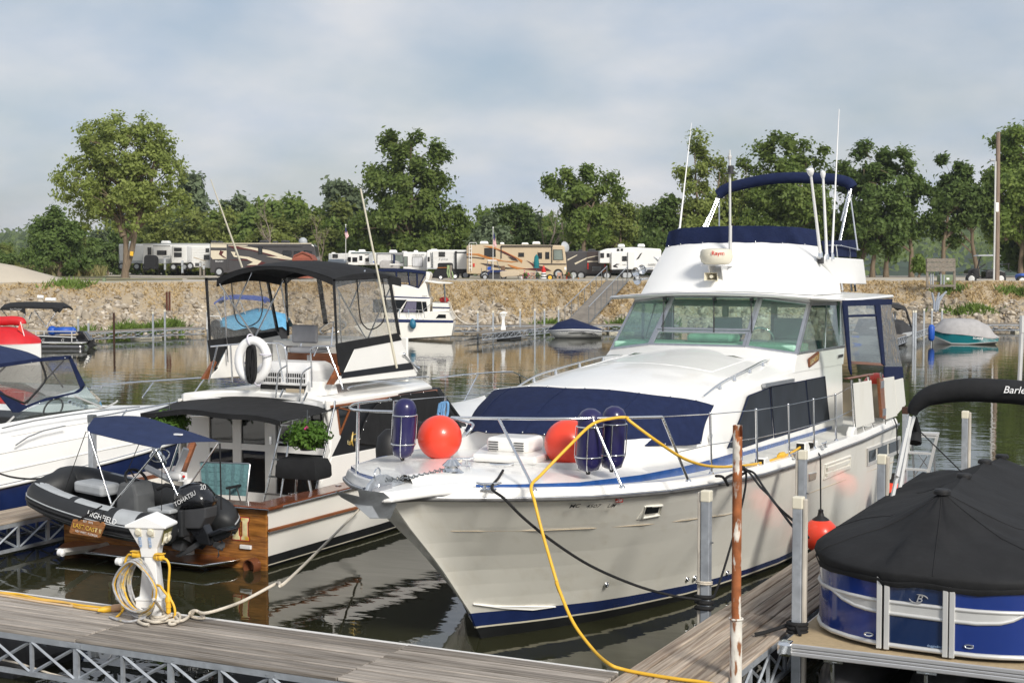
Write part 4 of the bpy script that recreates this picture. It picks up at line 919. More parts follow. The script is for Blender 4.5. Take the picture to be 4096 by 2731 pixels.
mb = MB(); mb.bx(XC-1.5,XC+1.5,22.15,22.95,2.80,2.99); mb.build('dashboard','mint',YA,bev=.03)
mb = MB(); mb.bx(XC-.35,XC+.40,22.4,22.9,2.99,3.12); mb.build('instrument_pod','mint',YA,bev=.05)
mb = MB(); mb.bx(XC-1.54,XC+1.54,22.9,24.75,2.58,2.62); mb.build('helm_floor','darkgrey',YA)
for x_ in (-.1,.95):
    mb = MB(); mb.bx(XC+x_-.25,XC+x_+.25,23.7,23.8,3.0,3.35); mb.bx(XC+x_-.25,XC+x_+.25,23.35,23.75,2.9,3.0); mb.bx(XC+x_-.05,XC+x_+.05,23.5,23.6,2.6,2.9); mb.build('helm_seat','lgrey',YA,bev=.03)
mb = MB(); mb.torus((XC+.72,23.0,3.05),.2,.015,(0,.8,.5),24,6); mb.build('steering_wheel','chromes',YA,sm=60)
mb = MB()
for x_ in (-1.5,-.45,.42,1.5): mb.bx(XC+x_-.05,XC+x_+.05,24.66,24.74,2.6,3.62)
mb.bx(XC-1.5,XC+1.5,24.66,24.74,3.5,3.62); mb.bx(XC-1.5,XC-.45,24.66,24.74,2.6,2.9); mb.bx(XC+.42,XC+1.5,24.66,24.74,2.6,2.95); mb.build('aft_bulkhead','interior',YA,bev=.01)
for x_,y_ in ((.62,.0),(.0,.0),(-.85,.1)):
    f_ = lambda x2,t2: mid(V(XC+x2,21.88,2.95),V(XC+x2,22.82,3.7),t2)
    mb = MB(); mb.tube([f_(x_,.92)+V(0,-.03,0),f_(x_+.16,.45)+V(0,-.045,0)],.008,6); mb.tube([f_(x_+.10,.62)+V(0,-.03,0),f_(x_+.20,.30)+V(0,-.03,0)],.012,6); mb.box(f_(x_,.96)+V(0,-.03,0),(.05,.06,.05)); mb.build('wiper','darkgrey',YA)
# ---- roof with visor
OUTL = [(0,22.50),(.45,22.53),(.9,22.62),(1.35,22.79),(1.75,23.02),(2.0,23.24),(2.09,23.45),(2.07,24.2),(2.05,25.4),(2.03,26.6)]
def rz_(x): return 3.79-.10*(x/2.05)**2
mb = MB()
def strip(f,sg): return [V(XC+sg*a*f,24.6+(b-24.6)*f if f < 1 else b,rz_(a*f)) for a,b in OUTL]
full = [V(XC-a,b,rz_(a)) for a,b in OUTL[::-1]]+[V(XC+a,b,rz_(a)) for a,b in OUTL[1:]]
inn = [V(XC+(p.x-XC)*.5,24.8+(p.y-24.8)*.6,rz_((p.x-XC)*.5)) for p in full]; cen = [V(XC+(p.x-XC)*.02,24.9+(p.y-24.9)*.1,3.79) for p in full]
dn = lambda r_,d_: [p-V(0,0,d_) for p in r_]
mb.loft([cen,inn,full,[p+V((p.x-XC)*.012,-.02 if p.y < 24 else 0,-.03) for p in full],[p-V(0,0,.055) for p in full],dn(inn,.07),dn(cen,.07)],False); mb.loft([[full[0],full[-1]],[full[0]-V(0,0,.055),full[-1]-V(0,0,.055)]],False)
roof = mb.build('roof','gel',YA,sm=40)
mb = MB(); mb.tube([p+V(0,-.012,-.02) for p in full[2:-2]],.012,6); mb.build('roof_trim','alu',roof,sm=60)
mb = MB(); mb.loft([[V(XC-1.52,24.8,3.60)]+[to_[0],tcn_[0],tcn_[1],to_[1]]+[V(XC+1.52,24.8,3.60)],[V(XC-1.52,24.8,3.71),V(XC-1.48,22.98,3.72),V(XC-.74,22.80,3.77),V(XC+.74,22.80,3.77),V(XC+1.48,22.98,3.72),V(XC+1.52,24.8,3.71)]],False); mb.build('roof_fascia','gel',roof,sm=30)
# ---- flybridge
fbb = [(-1.47,26.9),(-1.5,24.2),(-1.50,23.35),(-1.2,23.08),(-.6,22.93),(0,22.90),(.6,22.93),(1.2,23.08),(1.50,23.35),(1.5,24.2),(1.47,25.1)]
fbt = [(-1.36,26.7),(-1.36,24.8),(-1.317,24.07),(-1.05,23.9),(-.55,23.80),(0,23.77),(.55,23.80),(1.05,23.9),(1.317,24.07),(1.38,24.3),(1.40,25.1)]
bz = [3.74,3.74,3.74,3.76,3.79,3.80,3.79,3.76,3.74,3.74,3.74]; tz = [4.33,4.40,4.545,4.575,4.60,4.605,4.60,4.575,4.545,4.34,4.33]
b_ = [V(XC+a,y,z) for (a,y),z in zip(fbb,bz)]; t__ = [V(XC+a,y,z) for (a,y),z in zip(fbt,tz)]
mb = MB(); mb.loft([b_,[p.lerp(q,.5)+V(0,-.015,0) for p,q in zip(b_,t__)],t__,[q+V(-(q.x-XC)*.03,.05 if abs(q.x-XC) < 1.2 else 0,0) for q in t__],[p+V(-(p.x-XC)*.05,.1,0) for p in b_]],False); fb = mb.build('flybridge','gelw',YA,sm=35)
w_ = B1.xs(XC+1.42,(1705,1225),(2055,1250),(2080,1445),(1880,1437),(1850,1430));
for sg in (1,-1):
    q = [V(XC+sg*(p.x-XC),p.y,p.z) for p in w_]; mb = MB(); mb.slab(q,.05); mb.build('wing','gelw',fb,bev=.015)
ct = [V(XC+a*.975,y+.03,z) for (a,y),z in zip(fbt[2:9],(4.80,4.845,4.87,4.875,4.87,4.845,4.80))]; cb_ = [q+V((q.x-XC)*.012,-.012,-.015) for q in t__[2:9]]
n2 = lambda r_,k_=6: [r_[min(int(i/k_),len(r_)-2)].lerp(r_[min(int(i/k_),len(r_)-2)+1],i/k_-min(int(i/k_),len(r_)-2)) for i in range((len(r_)-1)*k_+1)]
c1_,c2_ = n2(cb_),n2(ct)
mb = MB(); mb.shell([[a.lerp(b,j/5)+V(0,-.012*math.sin(math.pi*j/5)-.006*math.sin(i*1.3+j*.7),0) for i,(a,b) in enumerate(zip(c1_,c2_))] for j in range(6)],(0,.03,0)); cvs = mb.build('bridge_canvas','navyc',YA,sm=60)
mb = MB()
for i in range(2,len(c1_)-1,5): mb.ball(c1_[i]+V(0,-.02,.015),.011,8,5)
mb.build('snap','chromes',cvs,sm=60)
q = B1.xs(XC+1.34,(1735,1105),(2000,1097),(2008,1235),(1760,1225)); mb = MB(); mb.slab(q,.03); mb.build('side_canvas','navyc',YA,bev=.01)
mb = MB(); mb.tube(B1.xs(XC+1.4,(1785,1140),(1880,1140),(2035,1175)),.013,6)
for a,b in (((1850,1140),(1862,1235)),((1955,1160),(1962,1240))): mb.tube([B1.x(*a,XC+1.4),B1.x(*b,XC+1.4)],.012,6)
mb.build('bridge_rail','chromes',YA,sm=60)
for a,b in (((1205-0,0),(0,0)),): pass
mb = MB()
for a,b in (((1790,220),(1798,262)),((1855,225),(1860,268)),((1880,230),(1886,268))): mb.tube([B2.x(a[0],a[1],XC+1.3),B2.x(b[0],b[1]+8,XC+1.3)],.02,6)
mb.build('wing_support','chromes',YA)
rc_ = B1.y(912,1225,23.05); R_ = .265
mb = MB(); mb.lathe([(.10,-.135),(.20,-.13),(.245,-.09),(.268,-.01),(.268,.012),(.262,.015),(.258,.075),(.23,.11),(.12,.125),(0,.127)],28,rc_); rd = mb.build('radar_dome','offw',YA,sm=40)
text('lettering','Raym','crimson',rd,rc_+V(.11,-.243,.045),(.9,.38,0),(0,0,1),.095,.004,.01)
mb = MB(); mb.box(rc_+V(0,.05,-.145),(.42,.40,.02)); mb.prism([rc_+V(.10,-.08,-.15),rc_+V(.10,.25,-.15),rc_+V(.10,.05,-.42)],(.02,0,0)); mb.prism([rc_+V(-.12,-.08,-.15),rc_+V(-.12,.30,-.15),rc_+V(-.12,.02,-.34)],(.02,0,0)); mb.build('radar_bracket','white',rd)
hn = rc_+V(-.03,.0,-.33)
mb = MB(); mb.loft([[hn+V(s_*a,y_,c*b) for a,b in ((-1,-1),(1,-1),(1,1),(-1,1))] for s_,y_,c in ((.11,-.19,.065),(.085,-.10,.05),(.05,0,.04))],True,False,True); mb.build('loud_hailer','offw',YA,bev=.006)
mb = MB(); mb.tube([hn+V(0,-.17,0),hn+V(0,0,0)],.028,10); mb.box(hn+V(.03,.06,-.05),(.04,.1,.12)); mb.build('hailer_horn','offw',YA,sm=60)
mb = MB()
for a,b in ((330,1330),(280,1350),(290,1412)):
    o_ = B1.y(a,b,23.3); mb.lathe([(.012,.30),(.02,.12),(.04,.06),(.085,.0),(.078,.0),(.03,.06)],14,o_,V(.3,1,.1))
mb.build('trumpet_horn','chromes',YA,sm=60)
o_ = B1.x(1732,1255,XC+1.43); mb = MB(); mb.box(o_,(.08,.1,.12)); mb.build('nav_light','darkgrey',YA,bev=.01)
m0 = B1.y(1021,1180,23.55); m1 = B1.y(1018,420,23.55)
mb = MB(); mb.tube([m0-V(0,0,.12),V(m0.x,m0.y,B1.y(1020,985,23.55).z)],.028,10); mb.tube([m0,m1],.020,10); ms = mb.build('mast','aluw',YA,sm=60)
zc_ = B1.y(1018,545,23.55).z; mb = MB(); mb.lathe([(.05,.06),(.055,.055),(.05,.05),(.045,-.05),(.12,-.06),(.12,-.07),(.02,-.075)],16,V(m0.x,m0.y,zc_)); mb.build('mast_light','darkgrey',ms,sm=30)
mb = MB(); mb.lathe([(.022,0),(.035,.02),(.035,.06),(.015,.08),(.01,.16)],12,m1-V(0,0,.1)); mb.build('anchor_light','aluw',ms,sm=40)
YB = 26.2
arc = [B1.y(a,b,YB) for a,b in ((930,742),(985,700),(1100,665),(1300,625),(1500,610),(1700,615),(1850,625),(1945,650),(1980,690))]
o_ = cable('bimini_boot','',arc,[.0]*1 if False else .10,'navyc','',parent=YA,n=14,k=6)
mb = MB()
for a,b in (((935,745),(795,990)),((945,750),(830,995)),((925,745),(815,985)),((935,790),(935,985)),((1965,685),(1865,1120)),((1955,690),(1890,920)),((1970,690),(1875,1120)),((1965,770),(2020,1150))):
    mb = MB(); mb.tube([B1.y(*a,YB),B1.y(b[0],b[1]+30,YB-.35)],.014,6); mb.build('bimini_pole','chromes',YA,sm=60)
def pole(a,b,x_,r0,r1,nm,mat,bulb=None):
    p0,p1 = B1.x(*a,x_),B1.x(*b,x_); q = MB(); q.tube([p0,p0.lerp(p1,.5),p1],[r0,(r0+r1)/2,r1],8); o = q.build(nm,mat,YA,sm=60)
    if bulb: q = MB(); q.lathe([(.012,-.1),(bulb*.7,-.05),(bulb,0),(bulb*.85,.04),(0,.055)],14,p1,p1-p0); q.build('gps_mushroom','white',o,sm=50)
    q = MB(); q.lathe([(.045,-.05),(.04,.02),(.025,.06)],8,p0); q.build('pole_mount','chromes',o,sm=40)
pole((1728,1212),(1650,560),XC+1.45,.028,.02,'antenna_pole','white',.06)
pole((1778,1228),(1748,580),XC+1.45,.026,.02,'antenna_pole','white',.045)
pole((1818,1225),(1875,72),XC+1.45,.022,.006,'whip_antenna','white')
pole((622,1030),(718,180),XC-1.4,.02,.004,'whip_antenna','white')
q = B3.x(1304,205,XC+1.605); mb = MB(); dy = Vector((0,.97,.14)).normalized(); mb.slab([q+dy*.29*a+V(0,0,.075*b) for a,b in ((-1,-.7),(-.9,-1),(.9,-1),(1,-.7),(1,.7),(.9,1),(-.9,1),(-1,.7))],.03); np_ = mb.build('name_board','bronze',YA,bev=.008)
text('lettering','GADABOUT','gold',np_,q+V(.018,0,0),dy,(0,0,1),.105,.002,.004)
q = B3.x(1556,172,XC+1.60); mb = MB(); mb.box(q,(.012,.36,.05)); np_ = mb.build('model_badge','chromes',YA); text('lettering','BERTRAM 42','darkgrey',np_,q+V(.009,0,0),(0,1,0),(0,0,1),.058,.002)
q = B3.x(335,935,XS+.01); mb = MB()
for a in (-.06,-.03,0,.03,.06): mb.tube([q+V(.0,a,.06-abs(a)*.5),q+V(.0,a*.2,-.07)],.008,5)
mb.build('bow_emblem','chromes',YA)
# ---- aft deck enclosure
XA = XC+2.10
def shp(name,mat,x_,pts,t_=.03,c=B2,bev=.006,parent=None):
    m_ = MB(); m_.slab(c.xs(x_,*pts),t_); return m_.build(name,mat,parent or YA,bev=bev)
for nm,pts in (('canvas_header',((1800,338),(2130,328),(2126,368),(1800,378))),('canvas_panel',((1800,376),(1828,374),(1850,742),(1858,842),(1842,800))),('canvas_post',((2012,370),(2048,370),(2082,780),(2062,765))),('canvas_panel',((2078,782),(2196,782),(2204,858),(2140,872),(2078,852))),('canvas_roll',((1832,436),(2026,430),(2030,446),(1832,452)))):
    shp(nm,'navyc',XA,pts)
shp('vinyl_window','glass',XA,((1832,372),(2012,368),(2030,440),(2066,758),(1850,744)),.006,bev=None)
shp('vinyl_window','vinyld',XA+.01,((2046,368),(2124,364),(2198,790),(2080,784)),.006,bev=None)
shp('varnished_rail','teak',XA-.9,((1846,745),(2066,760),(2068,778),(1848,765)),.06)
mb = MB(); mb.bx(XC-2.0,XC+2.0,24.8,26.4,1.45,1.50); mb.build('aft_deck_floor','tan',YA)
mb = MB(); mb.bx(XC-2.05,XC+2.0,26.38,26.44,1.45,2.1); mb.build('aft_coaming','tan',YA)
mb = MB(); mb.bx(XC-2.08,XC-2.03,24.8,26.4,1.45,2.2); mb.build('far_coaming','gel',YA)
for sg in (-1,):
    mb = MB(); mb.frame([V(XC-2.06,24.8,2.2),V(XC-2.06,26.4,2.2),V(XC-2.03,26.4,3.68),V(XC-2.03,24.8,3.68)],.07,.03); f_ = mb.build('far_canvas','navyc',YA)
XP = XC+2.17
for pts in (((1668,430),(1840,400),(1870,795),(1690,855)),((1960,380),(2055,365),(2085,735),(1985,770)),((2058,400),(2140,380),(2165,630),(2087,718))):
    shp('bulwark_panel','gelc',XP,pts,.025,B3,.006)
shp('door_post','teak',XP-.02,((1908,380),(1948,388),(1970,760),(1935,755)),.05,B3)
shp('cap_rail','teak',XP,((1605,378),(1850,336),(1852,352),(1612,394)),.07,B3,.015)
mb = MB()
for a,b in (((1660,395),(1690,860)),((1738,380),(1742,415)),((1818,365),(1822,400)),((1935,330),(1940,385)),((1968,760),(1972,810)),((1770,830),(1778,870)),((1850,800),(1858,840))): mb.tube([B3.x(*a,XP),B3.x(*b,XP)],.022,8)
mb.build('panel_stanchion','chromes',YA,sm=60)
mb = MB()
for a in ((1950,440),(1968,700)): mb.box(B3.x(*a,XP+.012),(.02,.22,.12))
mb.build('hinge','alu',YA,bev=.004)
o_ = tag(MB().ball(B3.x(1895,515,XP-.45),(.28,.28,.36),20,12).build('fender_ball','orange',sm=180),'orange fender ball inside the yacht aft door','fender','orange fender balls')
# ---- hull windows, vents, registration
def hp(c,pts,off=.006): return [hullpt(c,a,b)+V(off,-off*.3,0) for a,b in pts]
f_ = MB(); wq = hp(B3,((1803,1042),(2115,925),(2108,1078),(1803,1208)),.004); f_.frame(wq,.05,.03); f_ = f_.build('hull_window','aluw',hull)
for a,b in (((1822,1065),(1885,1130)),((1905,1030),(1990,1090)),((2010,985),(2098,1050))):
    mb = MB(); mb.slab(hp(B3,(a,(b[0],a[1]-.36*(b[0]-a[0])),(b[0],b[1]-.1*(b[0]-a[0])+20),(a[0],b[1]+45)),.004),.012); mb.build('pane','dglass',f_)
mb = MB(); mb.frame(hp(B3,((1410,1190),(1650,1105),(1642,1230),(1396,1335)),.004),.03,.03); v_ = mb.build('hull_vent','gelc',hull,bev=.006)
for (a,b,c_,d_) in ((1425,1222,1632,1148),(1418,1275,1632,1200)): mb = MB(); mb.slab(hp(B3,((a,b),(c_,d_),(c_,d_+28),(a,b+30)),.015),.02); mb.build('louvre','gelc',v_)
mb = MB(); mb.slab(hp(B3,((1408,1195),(1648,1112),(1640,1225),(1400,1325)),-.012),.01); mb.build('vent_back','offw',v_)
mb = MB(); mb.slab(hp(B3,((1255,1280),(1325,1262),(1318,1328),(1255,1350)),.004),.02); mb.build('exhaust_plate','chromes',hull,bev=.005)
mb = MB(); mb.frame(hp(A6,((1812,880),(1935,868),(1918,940),(1790,962)),.0),.022,.035); pw = mb.build('bow_window','gelc',hull,bev=.008)
mb = MB(); mb.slab(hp(A6,((1815,884),(1906,876),(1893,920),(1802,930)),.012),.012); mb.build('pane','dglass',pw)
mb = MB(); mb.slab(hp(A6,((1810,962),(1760,968),(1800,905),(1816,880),(1800,920)),-.002),.012); mb.build('window_recess','gelc',pw)
mb = MB()
for c,a,b in ((A6,2098,1367),(A6,2148,1362),(A6,1555,1405),(B4,582,735)):
    p = hullpt(c,a,b); mb = MB(); mb.torus(p+V(.006,-.003,0),.028,.009,(1,-.3,0),16,6); mb.ball(p,.02,8,6); mb.build('drain_fitting','chromes',hull,sm=60)
p0,p1 = hullpt(A6,1290,850),hullpt(A6,1625,838); ax_ = (p1-p0); up_ = hullpt(A6,1455,815)-hullpt(A6,1455,875)
for wd,xa,xb in (('MC',1296,1368),('4507',1400,1512),('UM',1536,1610)):
    p0,p1 = hullpt(A6,xa,851),hullpt(A6,xb,846); u2 = hullpt(A6,(xa+xb)/2,822)-hullpt(A6,(xa+xb)/2,872); nn = (p1-p0).cross(u2).normalized()
    text('registration',wd,'blackp',hull,(p0+p1)/2+nn*.045-V(0,0,.012),p1-p0,u2,.084,.002,.018,shear=.15)
mb = MB(); q = hullpt(A6,1640,835); axn = ax_.normalized(); un = up_.normalized(); mb.slab([q+V(.012,-.02,0)+axn*a*.05+un*b*.05 for a,b in ((-1,-1),(1,-1),(1,1),(-1,1))],.004); sk = mb.build('registration_sticker','redf',hull); text('lettering','26','white',sk,q+V(.014,-.024,0),ax_,up_,.09,.003,.01)
# ---- pulpit, anchor, windlass
PZ = 1.985
mb = MB(); pl = [(-.12,12.34),(-.19,12.38),(-.24,12.55),(-.34,12.9),(-.62,13.35),(-.5,13.5),(.5,13.5),(.62,13.35),(.36,12.9),(.24,12.55),(.19,12.38),(.12,12.34)]
mb.prism([V(XC+a,b,PZ-.11) for a,b in pl],(0,0,.11)); mb.build('bow_pulpit','gelw',YA,bev=.03,seg=3)
an = thing('anchor','galvanised plough anchor stowed on the yacht bow roller','anchor',(XC,11.9,PZ))
XN = XC+.0
mb = MB(); mb.slab(A5.xs(XN,(1525,885),(1545,830),(1590,775),(1640,745),(1700,740),(1850,810),(1650,880),(1640,905)),.035); mb.build('shank','galv',an,bev=.006)
q = [A5.x(a,b,XN) for a,b in ((1352,908),(1440,875),(1560,885),(1665,955),(1672,1025),(1705,1108),(1570,1112),(1490,1005),(1400,945))]
mb = MB()
tipc = A5.x(1470,930,XN); L_ = [q[0]+V(-.13,.02,.02),q[8]+V(-.16,.05,0),q[7]+V(-.14,.06,0),q[6]+V(-.02,0,0)]; Rr = [q[1]+V(.02,0,.01),q[2]+V(.17,-.02,.0),q[3]+V(.17,-.02,-.02),q[5]+V(.03,0,0)]; Mi = [tipc+V(0,0,.0),A5.x(1530,960,XN),A5.x(1580,1010,XN),A5.x(1640,1110,XN)]
mb.shell([L_,Mi,Rr],(0,.018,-.012)); mb.build('fluke','galv',an,sm=30,bev=.004)
mb = MB(); mb.torus(A5.x(1625,745,XN),.085,.008,(1,.2,0),20,6,(1,.8)); mb.tube(A5.xs(XN+.03,(1640,830),(1620,900)),.012,6); mb.build('shackle','chromes',an,sm=60)
mb = MB(); mb.bx(XC-.06,XC-.05,12.22,12.6,PZ-.02,PZ+.05); mb.bx(XC+.05,XC+.06,12.22,12.6,PZ-.02,PZ+.05); mb.tube([V(XC-.06,12.26,PZ),V(XC+.06,12.26,PZ)],.03,10); mb.build('bow_roller','alu',YA,bev=.004)
wl = thing('windlass','chrome anchor windlass on the yacht foredeck','windlass',(XC+.26,13.54,PZ))
wp = V(XC+.22,13.55,PZ)
mb = MB(); mb.lathe([(.13,0),(.13,.05),(.10,.07)],18,wp); mb.build('base','chromes',wl,sm=30)
mb = MB(); mb.lathe([(.10,.07),(.075,.10),(.105,.13),(.07,.16),(.04,.19),(0,.195)],18,wp); mb.build('drum','chromes',wl,sm=30)
ch = MB(); a = wp+V(-.06,-.1,.09); b = V(XC+.02,12.55,PZ+.09)
for i in range(22):
    p = a.lerp(b,i/21)-V(0,0,.02*math.sin(math.pi*i/21)); ch.torus(p,.019,.006,(1,0,0) if i % 2 else (0,0,1),10,5)
tag(ch.build('anchor_chain','galvd',sm=60),'anchor chain from the windlass to the bow roller','chain')
cable('deck_rope','white rope along the bow deck beside the anchor chain',[V(XC-.05,12.6,PZ+.03),V(XC-.12,13.1,PZ+.03),V(XC+.0,13.7,PZ+.04),V(XC+.12,13.95,PZ+.12)],.013,'ropew','rope')
def cleat(p,ax,nm='cleat'):
    ax = Vector(ax).normalized(); m_ = MB(); m_.tube([p+ax*-.13+V(0,0,.075),p+ax*-.07+V(0,0,.06),p+ax*.07+V(0,0,.06),p+ax*.13+V(0,0,.075)],[.008,.016,.016,.008],8); m_.tube([p+ax*-.04,p+ax*-.04+V(0,0,.06)],.014,8); m_.tube([p+ax*.04,p+ax*.04+V(0,0,.06)],.014,8); m_.box(p+V(0,0,.004),(.16,.05,.012),math.atan2(ax.y,ax.x)); m_.build(nm,'chromes',YA,sm=50)
cleat(A6.z(850,640,1.98),(1,.5,0)); cleat(A6.z(590,600,2.05),(1,.6,0)); cleat(A6.z(765,770,1.92),(1,.5,0),'fairlead'); cleat(B2.z(1675,1325,1.60),(0,1,0)); cleat(B2.z(1475,1395,1.62),(0,1,0))
mb = MB(); p = A6.z(728,700,1.97); mb.lathe([(.05,0),(.055,.03),(.0,.045)],14,p); p = A6.z(625,660,1.99); mb.lathe([(.02,0),(.02,.07),(.03,.075),(0,.085)],10,p); mb.build('deck_fitting','chromes',YA,sm=40)
hv = [(-.08,14.55),(.62,14.62),(.62,15.35),(-.45,15.6)]
mb = MB(); mb.prism([V(XC-.05,14.5,2.02),V(XC+.72,14.55,2.02),V(XC+.72,15.35,2.02),V(XC-.35,15.4,2.02)],(0,0,.09)); mb.build('deck_hatch','gel',YA,bev=.03)
mb = MB(); mb.bx(XC-.02,XC+.5,14.78,15.25,2.10,2.27); hvv = mb.build('hatch_vent','gel',YA,bev=.05,seg=3)
for x_ in (.02,.34):
    for z_ in range(4):
        mb = MB(); mb.bx(XC+x_,XC+x_+.12,14.772,14.782,2.13+z_*.028,2.142+z_*.028); mb.build('louvre','darkgrey',hvv)
mb = MB(); mb.box(V(XC+.85,14.75,2.0),(.16,.9,.08),-1.15); mb.build('boarding_plank','aluw',YA,bev=.01)
# ---- rails
def tz_(p,dz): return V(p.x,p.y,shz(p.y)+dz)
topz = lambda y: float(np.interp(y,[13.5,14.7,16.5,18.1,19.5,22.0,23.2],[2.62,2.60,2.47,2.385,2.335,2.27,2.35]))
bs = [A6.z(1070,772,1.93),A6.z(1662,754,1.90),A6.z(2106,710,1.86)]; ts = [A6.z(830,290,2.60),A6.z(1462,290,2.60),A6.z(1930,280,2.59)]
st_y = [(16.6,2.465),(18.1,2.385),(19.48,2.333),(20.73,2.306),(22.05,2.27)]
mb0 = []
for p,q in zip(bs,ts): mb = MB(); mb.tube([p,q],.0155,8); mb.lathe([(.035,0),(.03,.012),(.018,.03)],10,p-V(0,0,.004)); mb.build('stanchion','chromes',YA,sm=50)
for y_,z_ in st_y:
    p = outl(y_,.098,.09); mb = MB(); mb.tube([p,V(p.x-.02,y_,z_)],.0155,8); mb.lathe([(.035,0),(.03,.012),(.018,.03)],10,p-V(0,0,.004)); mb.ball(V(p.x-.02,y_,z_),.018,8,6); mb.build('stanchion','chromes',YA,sm=50)
cable('bow_rail','',[A6.z(515,285,2.61),ts[0],ts[0].lerp(ts[1],.5)+V(.02,-.05,0),ts[1],ts[2]],.0155,'chromes','',parent=YA)
cable('bow_rail','',[A6.z(515,285,2.61),A6.z(600,310,2.61),A6.z(660,335,2.60),A6.z(610,405,2.5)],.0155,'chromes','',parent=YA,k=3)
wr = [ts[2]]+[V(outl(y_,0,.11).x,y_,z_-.01) for y_,z_ in st_y]+[V(XP-.01,23.2,2.33)]
mb = MB(); mb.tube(wr,.006,5); mb.build('life_line','chromes',YA); wr2 = [bs[2].lerp(ts[2],.45)]+[V(outl(y_,0,.10).x,y_,lerp(shz(y_)+.1,z_,.48)) for y_,z_ in st_y]+[V(XP-.01,23.3,1.95)]
mb = MB(); mb.tube(wr2,.006,5); mb.build('life_line','chromes',YA)
def mir(p): return V(2*XC-p.x,p.y,p.z)
for y_,z_ in ((13.75,2.60),(14.6,2.60),(16.0,2.50),(17.6,2.42),(19.3,2.34),(21.2,2.3)):
    p = mir(outl(y_,.098,.09)); mb = MB(); mb.tube([p,V(p.x+.02,y_,z_)],.0155,8); mb.build('stanchion','chromes',YA,sm=50)
cable('bow_rail','',[V(XC-.62,13.75,2.62),V(XC-1.2,13.85,2.61),V(XC-1.62,14.6,2.60),V(XC-2.0,16.0,2.51)],.0155,'chromes','',parent=YA)
mb = MB(); mb.tube([V(XC-1.96,16.0,2.50),V(XC-2.1,17.6,2.42),V(XC-2.15,19.3,2.34),V(XC-2.15,21.2,2.3)],.006,5); mb.build('life_line','chromes',YA)
def fender(label,top,bot,r,lean=V(0,0,0)):
    t = thing('fender',label,'fender',bot,0,'navy fenders in the bow baskets'); ln = (top-bot).length; mb = MB()
    mb.lathe([(0,0),(r*.35,.004),(r*.72,r*.25),(r*.95,r*.62),(r,r),(r,ln-r),(r*.95,ln-r*.62),(r*.72,ln-r*.25),(r*.35,ln-.004),(0,ln)],22,bot,top-bot); mb.build('body','fendnavy',t,sm=180)
    mb = MB(); mb.lathe([(.02,-.03),(.028,.0),(.03,.015)],8,bot,top-bot); mb.build('eyelet','rubber',t,sm=40)
    mb = MB()
    for f_ in (.24,.72):
        c = bot.lerp(top,f_); mb.torus(c,r+.012,.0065,top-bot,26,6)
    for a in (.3,1.9,3.4,5.0):
        d = V(math.cos(a),math.sin(a),0)*(r+.014); mb.tube([bot.lerp(top,.72)+d,bot.lerp(top,.24)+d,bot.lerp(top,.04)+d*.7,bot.lerp(top,-.02)],.0065,6)
    mb.build('basket','chromes',YA,sm=60)
    return t
f1b,f1t = A6.y(185,556,14.35),A6.y(206,156,14.35)
fender('navy blue cylinder fender in the basket on the far bow rail',f1t,f1b,.128)
fender('navy fender nearest the bow of the pair tied to the near rail',A6.y(1452,224,14.35),A6.y(1432,648,14.35),.137)
fender('navy fender farther aft of the pair tied to the near rail',A6.y(1612,208,14.62),A6.y(1590,632,14.62),.128)
def bigball(label,c,r,neck=None):
    t = thing('fender_ball',label,'fender',c-V(0,0,r),0,'orange fender balls'); mb = MB(); mb.ball(c,r,32,20); mb.build('ball','orange',t,sm=180)
    if neck is not None:
        neck = Vector(neck).normalized(); mb = MB(); mb.lathe([(r*.50,r*.85),(r*.46,r*.93),(r*.20,r*1.10),(r*.14,r*1.35),(r*.16,r*1.42),(r*.10,r*1.48),(0,r*1.5)],20,c,neck); mb.build('neck','rubber',t,sm=60)
    return t
bigball('orange fender ball lying beside the single navy fender on the bow',A6.x(435,418,-8.3),.258,(-.95,0,.45))
bigball('orange fender ball half hidden behind the navy fender pair',A6.y(1300,458,14.95),.27,(.8,.2,-.6))
b3 = hullpt(B5,430,1500); b3 = B5.x(430,1510,-5.2)
bigball('orange fender ball hanging from a black rope against the yacht side',b3,.245,(0,0,1))
bigball('orange fender ball low at the yacht stern behind the ladder',B5.x(1120,1130,-5.12),.24,(0,0,1))
cable('fender_rope','black rope holding the hanging orange fender',[B5.x(432,1345,-5.2),B5.x(430,1000,-5.28),B5.x(428,790,-5.33),B5.x(405,730,-5.4),B5.x(365,705,-5.5)],.011,'ropeb','rope')
cable('fender_rope','black rope hanging at the yacht stern',[B5.x(1158,830,-5.3),B5.x(1150,560,-5.35),B5.x(1148,480,-5.4),B5.x(1120,405,-5.45)],.011,'ropeb','rope')
cable('mooring_line','long black mooring line from the bow cleat down to the capped post',[A6.z(860,640,2.03),A6.z(830,690,2.0),A6.z(785,760,1.96),A6.y(870,830,13.0),A6.y(1000,960,13.15),A6.y(1200,1120,13.4),A6.y(1450,1280,13.75),A6.y(1750,1410,14.15),A6.y(2000,1480,14.45),A6.y(2190,1508,14.6)],.0145,'ropeb','rope')
pk = B3.x(640,1240,-5.42)
cable('mooring_line','black mooring line from the rail to the post beside the cover',[pk,B3.x(700,1270,-5.25),B3.x(800,1400,-4.9),B3.x(900,1500,-4.5),B4.y(1085,395,14.1),B4.y(1160,430,14.3),B4.y(1195,470,14.5)],.0135,'ropeb','rope')
cable('mooring_line','second black mooring line beside the first, tied to the rail',[pk,B3.x(740,1270,-5.2),B3.x(830,1400,-4.85),B4.y(960,230,14.0),B4.y(1085,345,14.1)],.0135,'ropeb','rope')
cable('mooring_line','black line dropping behind the rusty pole to the capped post',[pk,B3.x(670,1300,-5.35),B3.x(630,1568,-5.25),B4.x(560,700,-5.15),B4.x(480,920,-5.05)],.0135,'ropeb','rope')
